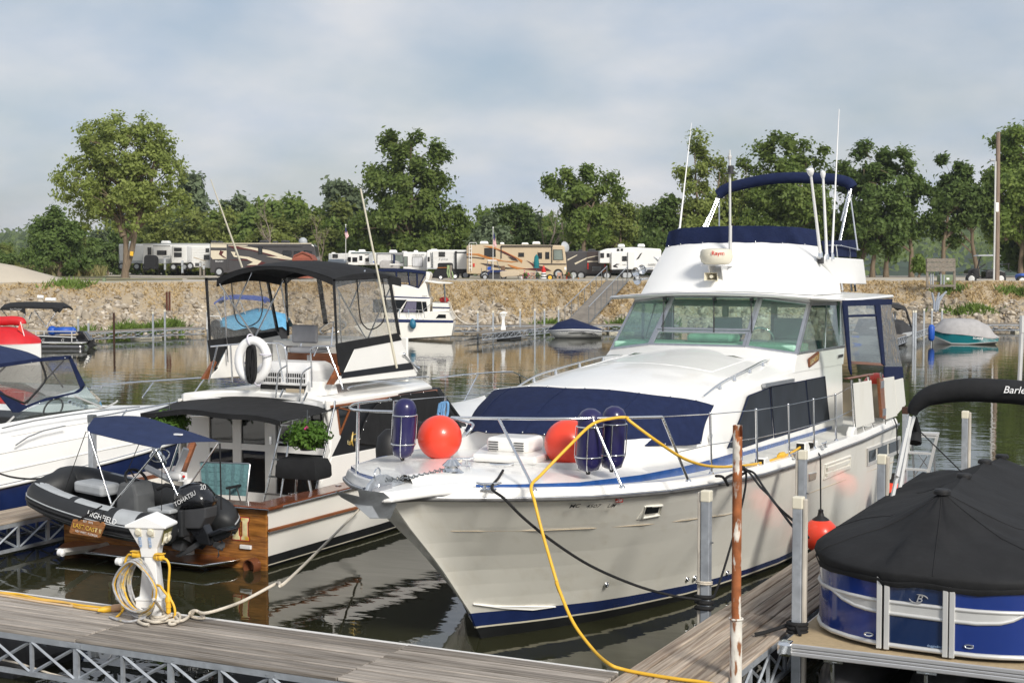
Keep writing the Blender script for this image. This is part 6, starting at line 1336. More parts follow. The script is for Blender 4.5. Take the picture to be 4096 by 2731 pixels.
rr_ = [TR*(.35 if i == 0 else .75 if i == 1 else .93 if i == 2 else .35 if i == n_-1 else .8 if i == n_-2 else 1) for i in range(n_)]
mb = MB(); mb.tube(SPp,rr_,18); tub = mb.build('tube','rubgrey2',RB,sm=180)
def off(i,ang):
    p = SPp[i]; t_ = (SPp[min(i+1,n_-1)]-SPp[max(i-1,0)]).normalized(); o = V(-t_.y,t_.x,0).normalized(); c = V(-13.4,15.93,p.z)
    if o.dot(p-c) < 0: o = -o
    return p+(o*math.cos(ang)+V(0,0,1)*math.sin(ang))*(rr_[i]+.004)
for ang,r_,m_ in ((-.12,.020,'rubber'),(.12,.010,'lgrey'),(-.45,.026,'rubber'),(-.62,.008,'lgrey')):
    mb = MB(); mb.tube([off(i,ang) for i in range(3,n_-2)],r_,6); mb.build('rub_strake',m_,tub,sm=60)
def patch(i0,i1,a0,a1,mat='lgrey',nm='tread_patch'):
    mb = MB(); mb.loft([[off(i,lerp(a0,a1,j/5)) for j in range(6)] for i in range(i0,i1+1)],False); mb.build(nm,mat,tub,sm=180)
patch(14,19,1.0,1.75); patch(20,33,1.1,1.9); patch(10,13,.25,1.7); patch(n_-22,n_-16,1.0,1.8)
mb = MB(); mb.loft([[V(-12.6,15.5,.60),V(-12.6,15.93,.36),V(-12.6,16.4,.60)],[V(-13.4,15.45,.62),V(-13.4,15.93,.36),V(-13.4,16.42,.64)],[V(-14.5,15.55,.86),V(-14.5,15.95,.62),V(-14.5,16.35,.88)],[V(-14.95,15.85,1.02),V(-14.98,15.98,.95),V(-14.92,16.12,1.02)]],False); mb.build('hull_bottom','rubber',RB,sm=50)
mb = MB(); mb.bx(-14.2,-12.7,15.5,16.35,.66,.70); mb.build('floor','lgrey',RB)
mb = MB(); mb.bx(-12.72,-12.64,15.55,16.3,.58,.95); mb.build('transom','rubgrey2',RB,bev=.02)
mb = MB(); mb.bx(-13.15,-12.75,15.45,16.4,.90,.96); mb.build('seat','lgrey',RB,bev=.02)
mb = MB(); mb.prism([V(-14.75,15.78,1.02),V(-14.2,15.75,.98),V(-14.2,16.15,.98),V(-14.72,16.15,1.02)],(0,0,.16)); mb.build('bow_locker','lgrey',RB,bev=.04)
mb = MB(); mb.loft([[V(-13.75+a,15.93+b,z) for a,b in ((-.18*s_,-.2),(.18*s_,-.2),(.18*s_,.2),(-.18*s_,.2))] for s_,z in ((1.1,.7),(1,1.05),(.7,1.22))],True,True,True); mb.build('console','rubgrey',RB,bev=.04)
mb = MB(); c = A2.y(1280,510,15.95); mb.torus(c,.165,.02,(.75,-.15,.6),24,8)
for a in (0,2.1,4.2): mb.tube([c,c+V(-.1*math.cos(a),.15*math.sin(a),.12*math.cos(a))],.012,5)
mb.build('steering_wheel','rubber',RB,sm=60)
text('lettering','HIGHFIELD','white',RB,A2.y(965,872,15.19),(1,0,-.19),(0,.35,1),.105,.02,.004)
aw = [[E2.y(-330,330,16.3),E2.y(210,290,16.35),E2.y(1000,500,16.4),E2.y(1500,548,16.45)],[A2.y(820,20,15.95),E2.y(-90,480,15.9),E2.y(640,560,15.9),E2.y(1240,560,16.0)],[A2.y(815,70,15.45),E2.y(0,600,15.4),E2.y(420,720,15.4),E2.y(580,730,15.42)]]
aw = [[V(-14.55,16.45,2.05),V(-14.0,16.45,2.05),V(-13.3,16.4,1.92),V(-12.72,16.45,1.78)],[V(-14.5,15.95,2.07),V(-14.0,15.95,2.05),V(-13.3,15.95,1.93),V(-12.75,16.0,1.82)],[A2.y(820,20,15.5),E2.y(-50,540,15.5),E2.y(350,640,15.5),E2.y(580,690,15.5)],[A2.y(822,60,15.42),E2.y(-60,620,15.42),E2.y(330,710,15.42),E2.y(545,745,15.42)]]
mb = MB(); mb.shell([smooth(r_,4) for r_ in aw],(0,0,-.01)); an_ = mb.build('awning','navyc2',RB,sm=60)
mb = MB(); a = E2.y(1020,530,16.0); mb.box(V(-13.05,16.0,1.90),(.12,.05,.02)); mb.build('awning_light','white',an_)
mb = MB()
for a,b in ((A2.y(835,60,15.42),A2.y(1045,735,15.42)),(A2.y(1500,215,15.42),A2.y(1020,790,15.42)),(A2.y(1460,215,15.45),A2.y(1670,655,15.5)),(A2.y(2050,170,16.35),A2.y(1790,550,16.35)),(A2.y(1690,145,16.4),A2.y(1590,450,16.4))): mb = MB(); mb.tube([a,b],.013,6); mb.build('awning_pole','chromes',RB,sm=60)
mb = MB()
for a,b in (((810,60),(600,640)),((1305,180),(1200,430)),((1525,210),(1520,800)),((2068,170),(2082,790))): mb.tube([A2.y(a[0],a[1],15.45 if a[0] < 2000 else 16.3),A2.y(b[0],b[1],15.45 if a[0] < 2000 else 16.0)],.006 if a[0] < 2000 else .012,5); mb.build('strap','ropeb',RB); mb = MB()
sg_ = thing('wooden_sign','small wooden name sign hung on the dinghy tube','sign',A2.y(820,1000,15.12)); q = A2.ys(15.14,(700,882),(975,910),(990,940),(945,1055),(920,1058),(665,1015),(655,995),(690,885))
mb = MB(); mb.slab(q,.025); mb.build('board','signwood',sg_,bev=.006); cq = A2.y(822,968,15.12); ax_ = (1,.02,-.12)
text('lettering','LAST CAST II','gold',sg_,cq-V(0,.008,0),ax_,(0,0,1),.086,.002,.006,shear=.1); text('lettering','EST. 1979','white',sg_,cq+V(.02,-.008,.085),ax_,(0,0,1),.042,.002); text('lettering','KEY WEST, FLORIDA','white',sg_,cq+V(-.01,-.008,-.07),ax_,(0,0,1),.042,.002)
mb = MB()
for a,b in (((740,890),(960,760)),((945,915),(975,810))): mb.tube([A2.y(*a,15.12),A2.y(*b,15.22)],.012,5)
mb.build('sign_strap','ropeb',sg_)
OB = thing('outboard_motor','black outboard motor tilted on the dinghy transom','outboard',V(-12.1,15.75,.3)); YO = 15.75
cowl = [(1665,700),(1672,650),(1740,560),(1830,530),(1900,560),(1985,660),(2005,720),(1990,760),(1840,770),(1690,800)]
cp = A2.ys(YO,*cowl); cc_ = sum(cp,Vector())/len(cp); mb = MB()
mb.loft([[cc_+(p-cc_)*s_+V(0,dy,0) for p in cp] for s_,dy in ((.55,-.20),(.82,-.17),(.96,-.11),(1,0),(.96,.11),(.82,.17),(.55,.2))],True,True,True); cw = mb.build('cowling','plblack',OB,sm=45)
text('lettering','TOHATSU','white',cw,A2.y(1745,690,YO-.203),(1,.0,.55),(-.4,0,1),.088,.012,.004); text('lettering','20','white',cw,A2.y(1918,580,YO-.16),(1,0,.05),(0,0,1),.10,.02,.01)
def obp(name,pts,th,mat='plblack',y=YO): m_ = MB(); m_.prism([p-V(0,th/2,0) for p in A2.ys(y,*pts)],(0,th,0)); return m_.build(name,mat,OB,bev=.02)
obp('engine_case',((1690,790),(1990,760),(1985,860),(1930,960),(1780,960),(1680,880)),.26,'darkgrey'); obp('mid_section',((1770,900),(1930,900),(1985,1010),(2010,1130),(1900,1110),(1830,1020)),.14); obp('clamp_bracket',((1650,860),(1770,860),(1800,1000),(1750,1180),(1660,1150)),.22,'darkgrey')
obp('lower_unit',((1985,1020),(2080,960),(2170,1000),(2140,1060),(2040,1100)),.09); obp('cavitation_plate',((1990,1010),(2110,955),(2185,965),(2190,990),(2010,1040)),.22); obp('skeg',((1640,1230),(1900,1060),(1960,1080),(1800,1190),(1690,1240)),.03,'darkgrey')
mb = MB(); p = A2.y(2060,1150,YO)
for i in range(3):
    a = i*2.094+.5; d = V(0,math.cos(a),math.sin(a)); mb.slab([p+V(-.02,0,0),p+d*.06+V(.03,0,0)+d.cross(V(1,0,0))*.05,p+d*.13+d.cross(V(1,0,0))*.03,p+d*.11-d.cross(V(1,0,0))*.03-V(.02,0,0)],.01)
mb.lathe([(.03,-.05),(.035,0),(.02,.06)],10,p,(1,0,-.3)); mb.build('propeller','darkgrey',OB,sm=30)
mb = MB(); mb.tube([A2.y(1690,590,15.9),A2.y(1560,560,15.9),A2.y(1480,600,15.9)],.028,8); mb.build('tiller','rubber',OB,sm=50)
# ------------------------------------------------------------------ navy and white express cruiser at the left
XR = -17.0; CR = thing('express_cruiser','white and navy express cruiser with blue canvas top at the left edge','cruiser',(-18.5,17.5,0)); XCR = -18.55
def rb(y): return float(np.interp(y,[10,15,19,21.5,23,24.2,24.8],[1.5,1.58,1.55,1.28,.85,.3,.02]))
def rz(y): return float(np.interp(y,[10,16,20,24.8],[.72,.80,.97,1.25]))
RY = [10,12,14,15.5,17,18,19,20,21,22,22.8,23.6,24.3,24.78]
mb = MB(); rws = [[V(XCR+rb(y)*k*(1 if z is None or z > 0 else 1),y,(rz(y)*f if z is None else z)) for y in RY] for k,f,z in ((.72,0,-.4),(.86,0,.02),(.96,.55,None),(1.0,1,None))]
mi_ = (0,1,1)
for k in range(3): mb.mi = mi_[k]; mb.loft([rws[k],rws[k+1]],False); mb.loft([[V(2*XCR-p.x,p.y,p.z) for p in rws[k+1]],[V(2*XCR-p.x,p.y,p.z) for p in rws[k]]],False)
mb.build('hull',['bottom','navyp'],CR,sm=50)
for dz,r_,m_ in ((0,.03,'gelw'),(.028,.012,'chromes'),(-.03,.01,'rubber')):
    mb = MB(); mb.tube([V(XCR+rb(y)+.012,y,rz(y)+dz) for y in RY],r_,6); mb.build('rub_rail',m_,CR,sm=60)
TZ = lambda y: float(np.interp(y,[10,14,16.2,18.5,19.2,20.5,22,24.8],[1.62,1.66,1.72,1.80,1.80,1.62,1.50,1.30]))
mb = MB(); sec = []
for y in RY:
    b_,z0,z1 = rb(y),rz(y),TZ(y); w2 = max(b_-.35,.02)
    h_ = [V(XCR+b_,y,z0),V(XCR+b_-.02,y,lerp(z0,z1,.25)),V(XCR+lerp(b_,w2,.25),y,lerp(z0,z1,.55)),V(XCR+lerp(b_,w2,.45),y,lerp(z0,z1,.8)),V(XCR+lerp(b_,w2,.8),y,z1-.02),V(XCR+w2,y,z1)]
    deck = [V(XCR+w2*(1-2*i/6),y,z1+.06*(1-(1-2*i/6)**2)) for i in range(1,6)] if y > 19 else [V(XCR+w2*.92*(1-2*i/6),y,z1-.5) for i in range(1,6)]
    sec.append(h_+deck+[V(2*XCR-p.x,p.y,p.z) for p in h_[::-1]])
mb.loft(sec,False); mb.build('topsides','gelw',CR,sm=45)
def cx_(name,mat,x_,pts,t_=.02,c=A1,bev=.006): m_ = MB(); m_.slab(c.xs(x_,*pts),t_); return m_.build(name,mat,CR,bev=bev)
for c,pts in ((A1,((0,1440),(300,1370),(640,1315),(980,1270),(1300,1235))),(A2,((130,190),(250,110),(400,50),(600,5)))):
    mb = MB(); mb.tube([c.x(a,b,XR-.02 if c is A2 else XR-.1)+V(.03,0,0) for a,b in pts],.012,6); mb.build('side_moulding','chromes',CR,sm=60)
for k,lo_ in ((1,0),(2,2),(3,4)): mb = MB(); mb.tube([r_[k]+V(.004,0,0) for r_ in sec[lo_:-1]],.012,6); mb.build('side_strake','gelw',CR,sm=60)
XWS = XCR+1.18
cx_('cockpit_side_glass','glass',XWS,((105,1370),(250,1268),(500,1170),(700,1140),(980,1245),(500,1310)),.012,A1,None)
cx_('cockpit_coaming','dark',XWS-.05,((100,1400),(990,1252),(960,1240),(300,1310)),.02)
mb = MB(); mb.tube(A1.xs(XWS+.01,(20,1425),(80,1380),(130,1330)),.018,6); mb.tube(A1.xs(XWS+.01,(80,1400),(500,1325),(1000,1240),(1085,1200),(1105,1180)),.016,6); mb.tube(A1.xs(XWS+.01,(700,1138),(980,1250)),.016,6); mb.build('windscreen_frame','aluw',CR,sm=60)
ws_ = [V(XWS,p.y,p.z) for p in A1.xs(XWS,(735,1140),(800,1040),(1105,1180),(960,1240))]
mb = MB(); mb.slab([ws_[0],ws_[1],ws_[2]+V(-.5,.12,0),ws_[3]],.01); mb.slab([ws_[1],V(XCR-1.1,ws_[1].y,ws_[1].z),V(XCR-.7,ws_[2].y+.2,ws_[2].z),ws_[2]+V(-.5,.12,0)],.01); mb.build('windscreen','glass',CR)
mb = MB(); mb.bx(XCR-1.0,XCR+1.0,18.0,18.9,1.45,1.72); mb.build('dash','darkgrey',CR,bev=.05)
mb = MB(); c = A1.x(500,1255,XCR+.75); mb.torus(c,.19,.016,(0,-.8,.5),24,6); mb.build('steering_wheel','rubber',CR,sm=60)
for i in range(5): mb = MB(); mb.lathe([(.045,0),(.045,.02),(.03,.025)],12,A1.x(660+i*38,1190+i*13,XCR+.7),(0,-.9,.4)); mb.build('gauge','chromes',CR,sm=40)
mb = MB()
for x_ in (-.7,.55): mb.bx(XCR+x_-.25,XCR+x_+.25,16.6,16.75,1.1,1.95)
mb.build('helm_seat','lgrey',CR,bev=.05)
XCV = XCR+1.12
top = A1.xs(XCV,(0,835),(300,790),(560,768),(650,760));
sec = []
for y,hw,z0,zc in ((14.6,1.10,2.60,3.02),(16.0,1.12,2.62,3.04),(17.0,1.12,2.66,3.02),(17.6,1.10,2.68,2.98),(18.1,1.05,2.68,2.86)):
    sec.append([V(XCR+hw*(1-2*i/12),y,z0+(zc-z0)*(1-abs(1-2*i/12)**2.6)) for i in range(13)])
mb = MB(); mb.shell(sec,(0,0,-.012)); mb.build('canvas_top','navyc2',CR,sm=60)
ZP = lambda *p: A1.xs(XCV,*p)
for nm,pts in (('canvas_side',((-900,980),(0,832),(400,775),(660,755),(665,785),(600,795),(380,812),(0,868),(-900,1020))),('canvas_side',((640,770),(668,765),(800,1035),(800,1065),(755,1065))),('canvas_side',((800,1030),(808,1055),(740,1105),(500,1165),(350,1205),(250,1250),(180,1290),(120,1290),(0,1140),(0,1085),(60,1130),(200,1210),(250,1225),(430,1155),(700,1100),(770,1050)))):
    mb = MB(); mb.slab(ZP(*pts),.02); mb.build(nm,'navyc',CR,bev=.004)
mb = MB(); mb.slab(ZP((-900,1000),(0,855),(400,800),(640,780),(790,1050),(450,1155),(240,1220),(0,1100)),.005); mb.build('clear_panel','vinyl2',CR)
cable('canvas_bow','',ZP((385,815),(425,930),(420,1000),(330,1110),(250,1190),(200,1195),(0,1110)),.018,'blackc','',parent=CR)
mb = MB(); mb.tube(ZP((600,800),(430,985),(255,1200)),.014,6); mb.tube([ZP((560,830))[0]+V(-.3,0,0),ZP((720,1060))[0]+V(-.3,0,0)],.014,6); mb.tube([V(XCR+.9,17.4,2.6),V(XCR-.9,18.2,1.8)],.016,6); mb.build('canvas_frame','darkgrey',CR,sm=60)
for a,b in ((295,822),(610,808-30),(635,1140),(505,1165),(370,1200),(258,1248),(790,1060)): mb = MB(); mb.ball(A1.x(a,b,XCV+.015),.012,6,5); mb.build('snap','chromes',CR,sm=180)
cable('bow_rail','',A1.xs(XCR+1.25,(850,1055),(1200,1012),(1600,985),(2040,955)),.014,'chromes','',parent=CR)
mb = MB()
for a,b in (((960,1048),(930,1090)),((1450,995),(1340,1150)),((1930,962),(1780,1170)),((1190,1265),(1130,1345)),((1785,1270),(1755,1360))): mb = MB(); mb.tube(A1.xs(XCR+1.25,a,b),.013,6); mb.build('rail_post','chromes',CR)
cable('bow_rail','',A1.xs(XCR+1.45,(860,1340),(1300,1260),(1800,1165),(2300,1060)),.014,'chromes','',parent=CR)
mb = MB()
for x_ in (-.3,.25): mb.lathe([(.26,0),(.28,.015),(.2,.03)],20,V(XCR+x_,20.7,1.60));
mb.build('deck_hatch','dglass',CR,sm=40)
for c,a,b in ((E2,545,870),(E2,950,760)): p = c.x(a,b,XR+.055); mb = MB(); mb.torus(p,.17,.014,(1,0,.1),26,6,(1.5,.62)); mb.lathe([(.16,0),(.15,.008),(0,.01)],20,p-V(.01,0,0),(1,0,.1),(.62,1.5)); mb.build('porthole','chromes',CR,sm=60)
text('lettering','RINKER','darkgrey',CR,V(XR+.02,16.2,1.28),(0,1,.06),(0,0,1),.22,.002) if False else None
cable('bow_line','black line sagging from the cruiser to the dinghy bow',[A2.x(-60,420,XR+.2),A2.y(0,455,16.3),A2.y(130,490,16.1),A2.y(300,505,16.1),A2.y(500,490,16.1),A2.y(640,500,16.0),A2.y(800,545,16.1),A2.y(1000,600,16.2)],.014,'ropeb','rope')
# ------------------------------------------------------------------ blue pontoon boat under a black cover
PN = thing('pontoon_boat','blue pontoon boat with black mooring cover at the lower right','pontoon boat',(-2.55,17,0))
mb = MB(); mb.bx(-3.86,-1.24,13.62,20.6,.585,.62); mb.build('deck','tandeck',PN,bev=.004)
for i,(z0,z1,o) in enumerate(((.575,.618,.014),(.545,.572,.008),(.50,.542,.016))):
    mb = MB(); mb.bx(-3.86-o,-1.24+o,13.62-o,20.6+o,z0,z1); mb.build('deck_trim','silver',PN,bev=.008)
mb = MB(); mb.bx(-3.92,-3.78,13.57,13.72,.49,.63); mb.build('corner_cap','chromes',PN,bev=.03,seg=3)
for x_ in (-3.42,-2.55,-1.68):
    mb = MB(); mb.lathe([(.02,13.75),(.16,13.9),(.27,14.25),(.31,14.7),(.31,20.3)],20,(x_,0,.12),(0,1,0)); tb_ = mb.build('pontoon','alud',PN,sm=40)
    mb = MB(); mb.tube([V(x_,13.72,.44),V(x_,13.74,.25),V(x_,13.82,.0)],.02,6); mb.box((x_,13.9,.47),(.18,.3,.06)); mb.build('bow_eye','chromes',tb_,sm=50)
LP = [(-3.80,20.3),(-3.80,17),(-3.80,15.4),(-3.80,15.0),(-3.785,14.7),(-3.74,14.45),(-3.65,14.22),(-3.5,14.03),(-3.3,13.88),(-3.12,13.79),(-2.975,13.745)]
GP = [(-2.93,13.738),(-2.65,13.712),(-2.365,13.695)]
RP = [(-2.30,13.69),(-2.1,13.69),(-1.9,13.73),(-1.7,13.80),(-1.53,13.93),(-1.41,14.12),(-1.34,14.4),(-1.32,14.8),(-1.32,17),(-1.32,20.3)]
def fence(path,nm,blue,gate=False):
    out = lambda p: (V(p[0],p[1],0)-V(-2.55,16.5,0)).normalized()*0
    def band(z0,z1,mat,name,o=0):
        m_ = MB(); c = V(-2.55,15.6,0); pts = [V(a,b,0) for a,b in path]; nr = [(p-c).normalized() for p in pts]
        m_.loft([[p+n_*o+V(0,0,z0) for p,n_ in zip(pts,nr)],[p+n_*o+V(0,0,z1) for p,n_ in zip(pts,nr)]],False); m_.loft([[p+n_*(o-.02)+V(0,0,z1) for p,n_ in zip(pts,nr)],[p+n_*(o-.02)+V(0,0,z0) for p,n_ in zip(pts,nr)]],False); return m_.build(name,mat,PN,sm=60)
    band(.69,1.34,blue,'fence_panel');
    def railz(zf,r_=.02,nm2='fence_rail'):
        m_ = MB(); m_.tube([V(a,b,zf(i/(len(path)-1))) for i,(a,b) in enumerate(path)],r_,8); m_.build(nm2,'aluw',PN,sm=60)
    railz(lambda t: .68,.024); railz(lambda t: 1.085)
    return band
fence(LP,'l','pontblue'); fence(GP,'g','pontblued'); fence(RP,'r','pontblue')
def inset_band(path,zl,nm='fence_inset'):
    c = V(-2.55,15.6,0); pts = [V(a,b,0) for a,b in path]; nr = [(p-c).normalized() for p in pts]
    m_ = MB(); m_.loft([[p+n_*.006+V(0,0,z) for p,n_,z in zip(pts,nr,zl)],[p+n_*.006+V(0,0,1.085) for p,n_ in zip(pts,nr)]],False); m_.build(nm,'aluw',PN,sm=60)
    m_ = MB(); m_.tube([p+V(0,0,z) for p,z in zip(pts,zl)],.02,8); m_.build('fence_rail','aluw',PN,sm=60)
inset_band([(-3.5,14.03),(-3.38,13.935),(-3.24,13.85),(-3.12,13.79),(-2.975,13.745)],[1.085,1.03,.995,.985,.98]); inset_band(GP,[.98,.978,.975]); inset_band([(-2.30,13.69),(-2.1,13.69),(-1.9,13.73),(-1.8,13.765),(-1.68,13.82)],[.975,.975,.99,1.02,1.085])
for x_,y_ in ((-2.985,13.735),(-2.915,13.73),(-2.375,13.685),(-2.315,13.682)): mb = MB(); mb.bx(x_-.024,x_+.024,y_-.025,y_+.025,.64,1.34); mb.build('fence_post','aluw',PN,bev=.005)
for c,a,b in ((D6,715,540),(D6,1778,660)): p = c.y(a,b,13.70); mb = MB(); mb.torus(p+V(0,-.02 if a > 1000 else .02,0),.028,.009,(0,1,0),18,6,(1.35,.55)); mb.build('drain_plate','chromes',PN,sm=60)
p = D6.y(1248,165,13.70)
text('lettering','B','silver',PN,p+V(0,-.006,0),(1,-.04,0),(0,0,1),.105,.003,.003,shear=.35)
for a0,a1 in ((.9,2.5),(3.9,5.6)): mb = MB(); mb.tube([p+V(math.cos(a)*.085,-.008,math.sin(a)*.042+.0) for a in [a0+(a1-a0)*i/8+(-.7) for i in range(9)]],[.002,.004,.005,.006,.006,.006,.005,.004,.002],5); mb.build('logo_arc','silver',PN)
text('lettering','doggieditchview','skyblue',PN,D6.y(1455,665,13.70)+V(0,-.008,0),(1,-.04,0),(0,0,1),.032,.003)
out = LP+[(-2.95,13.735),(-2.65,13.705),(-2.33,13.685)]+RP; out = [(a,b) for a,b in out]
dense = []
for i in range(len(out)-1):
    a,b = V(*out[i],0),V(*out[i+1],0); k = max(1,int((b-a).length/.14))
    for j in range(k): dense.append(a.lerp(b,j/k))
dense.append(V(*out[-1],0)); n = len(dense); cen = V(-2.55,16.0,0)
rid = [(14.8,-2.62,1.985),(15.8,-2.68,1.87),(16.8,-2.74,1.88),(17.7,-2.76,1.79),(18.6,-2.79,1.82),(19.1,-2.76,1.75),(19.6,-2.73,1.77),(20.2,-2.7,1.45)]
def ridge(y): y = min(max(y,14.8),20.2); ys = [r_[0] for r_ in rid]; return V(float(np.interp(y,ys,[r_[1] for r_ in rid])),y,float(np.interp(y,ys,[r_[2] for r_ in rid])))
rings = []
rr = random.Random(5); ph = [rr.uniform(0,6.28) for _ in range(6)]
for j in range(15):
    ring = []
    for i,p in enumerate(dense):
        o = (p-cen); o = V(o.x/1.3,o.y/2.6,0).normalized() if abs(p.x+2.55) < 1.2 else V(1 if p.x > -2.55 else -1,0,0)
        e = p+o*.045; rg = ridge(14.8+max(0,p.y-15.2)*1.05)
        zsk = 1.42 if p.y > 14.4 else float(np.interp(p.y,[13.68,14.4],[1.375,1.42]))
        s_arc = i*.14
        if j == 0: q = e+V(0,0,zsk-.085-.012*math.sin(s_arc*9+1)); q -= o*.012
        elif j == 1: q = e+V(0,0,zsk-.03)+o*.012
        elif j == 2: q = e+V(0,0,zsk)+o*.004
        else:
            t = (j-2)/12; h = zsk+(rg.z-zsk)*(.88*t+.12*t*t*t)+.05*math.sin(math.pi*min(1,t*1.9))*(1 if t < .5 else 0)*.6; q = V(e.x,e.y,0).lerp(V(rg.x,rg.y,0),t); q.z = h
            q.z += .022*(1-t)*math.sin(s_arc*5.2+t*4+ph[0])+.014*math.sin(s_arc*11+t*9+ph[1])*(1-t)**.5+.02*math.sin(math.pi*t)*math.sin(s_arc*2.3+ph[2])-.035*math.sin(math.pi*t)
        ring.append(q)
    rings.append(ring)
mb = MB(); mb.loft(rings,False); cv_ = mb.build('mooring_cover','blackc',PN,sm=180)
hem = [[q+V(0,0,.005*math.sin(i*1.9)) for i,q in enumerate(rings[0])],[q+V(0,.01,-.05+.006*math.sin(i*2.3)) for i,q in enumerate(rings[0])]]
mb = MB(); mb.loft([[q+(q-cen).normalized()*.012 for q in hem[0]],[q+(q-cen).normalized()*.02 for q in [a.lerp(b,.5) for a,b in zip(*hem)]],hem[1]],False); mb.build('cover_hem','blackc',cv_,sm=60)
for i in (n//2-16,n//2-9,n//2-1,n//2+6,n//2+13,n//2-30): mb = MB(); mb.tube([rings[j][i]+V(0,0,.002) for j in range(2,15)],.006,5); mb.build('cover_seam','blackc',cv_,sm=60)
for y_,x_,z_ in ((14.8,-2.62,1.985),(16.8,-2.74,1.88),(18.6,-2.79,1.82),(19.6,-2.73,1.77)):
    mb = MB(); mb.lathe([(.085,-.02),(.085,.01),(.07,.028),(.03,.032),(0,.034)],14,V(x_,y_,z_)); mb.build('pole_cap','rubber',cv_,sm=30)
e0 = B5.x(1290,360,-3.75); Yb = e0.y
arc = [B5.y(a,b,Yb) for a,b in ((1295,365),(1330,290),(1440,205),(1620,160),(1850,140),(2100,150),(2352,170),(2650,230),(2760,330))]
o_ = cable('bimini_boot','',arc,[float(np.interp(i,[0,6,14,24,49],[.06,.09,.13,.15,.15])) for i in range(49)],'blackc','',parent=PN,n=16,k=6)
text('lettering','Barletta','white',o_,B5.y(2155,140,Yb-.16),(1,0,0),(0,.25,1),.125,.01,.004,'LEFT',.25)
for x0 in (0,38): mb = MB(); mb.tube([B5.x(1272+x0,395,-3.75),B5.x(1250-2+x0*.7,520,-3.75),B5.x(1105+x0*1.4,1165,-3.75)],.026,4); mb.build('bimini_arm','aluw',PN,sm=40)
mb = MB(); mb.tube([B5.x(1245,510,-3.73),B5.x(1150,960,-3.73)],.03,4); mb.build('arm_slider','aluw',PN)
mb = MB(); mb.tube([B5.x(1310,410,-3.75),B5.x(1335,520,-3.75),B5.x(1320,640,-3.75)],[.05,.06,.09],8); mb.build('loose_boot_end','blackc',PN,sm=50)
mb = MB(); mb.tube([B5.x(1360,520,-3.6),B5.x(1780,930,-2.9)],.008,5); mb.build('bungee','ropeb',PN)
mb = MB(); mb.tube([B5.y(2310,60,21),B5.y(2335,-500,21)],.03,8); mb.tube([B5.y(2335,-400,21),B5.y(2338,-560,21)],.04,8); mb.build('stern_light_pole','aluw',PN)
t = thing('mooring_strap','black strap round the post tying the pontoon corner','strap',V(-3.86,14.08,.7)); mb = MB()
for z_ in (.62,.66,.70): mb.torus((-3.86,14.08,z_),.09,.022,(.05,.08,1),18,6)
mb.build('wrap','ropeb',t,sm=60); mb = MB(); mb.tube([V(-3.95,14.06,.68),V(-4.15,14.0,.60),V(-4.25,13.95,.575)],.02,6); mb.tube([V(-3.85,14.0,.7),V(-3.78,13.9,.63)],.016,6); mb.build('tail','ropeb',t,sm=60)
LD = thing('step_ladder','aluminium step ladder standing on the finger dock behind the pontoon boat','ladder',V(-4.5,21.5,DZ)); YL = 21.3
for a,b in (((1290,540),(1180,1130)),((1535,565),(1425,1010))): mb = MB(); mb.tube([B5.y(*a,YL),B5.y(b[0],b[1],YL)],.028,4); mb.build('rail','aluw',LD)
for i,(xa,ya,xb) in enumerate(((1285,572,1520),(1255,730,1475),(1225,885,1440),(1190,1040,1370))): mb = MB(); a,b = B5.y(xa,ya,YL),B5.y(xb,ya+8,YL); mb.box((a+b)/2,((b-a).length,.11,.025)); mb.build('step','aluw',LD)
mb = MB(); a,b = B5.y(1285,548,YL),B5.y(1535,556,YL); mb.box((a+b)/2+V(0,.05,0),((b-a).length,.2,.03)); mb.build('top_cap','aluw',LD)
for a,b in (((1290,590),(1320,1020)),((1490,640),(1520,980))): mb = MB(); mb.tube([B5.y(*a,YL+.2),B5.y(*b,YL+.9)],.016,4); mb.build('rear_leg','galv',LD)
for a,b in (((1350,740),(1510,960)),((1440,760),(1320,950))): mb = MB(); mb.tube([B5.y(*a,YL+.5),B5.y(*b,YL+.7)],.01,4); mb.build('brace','galv',LD)
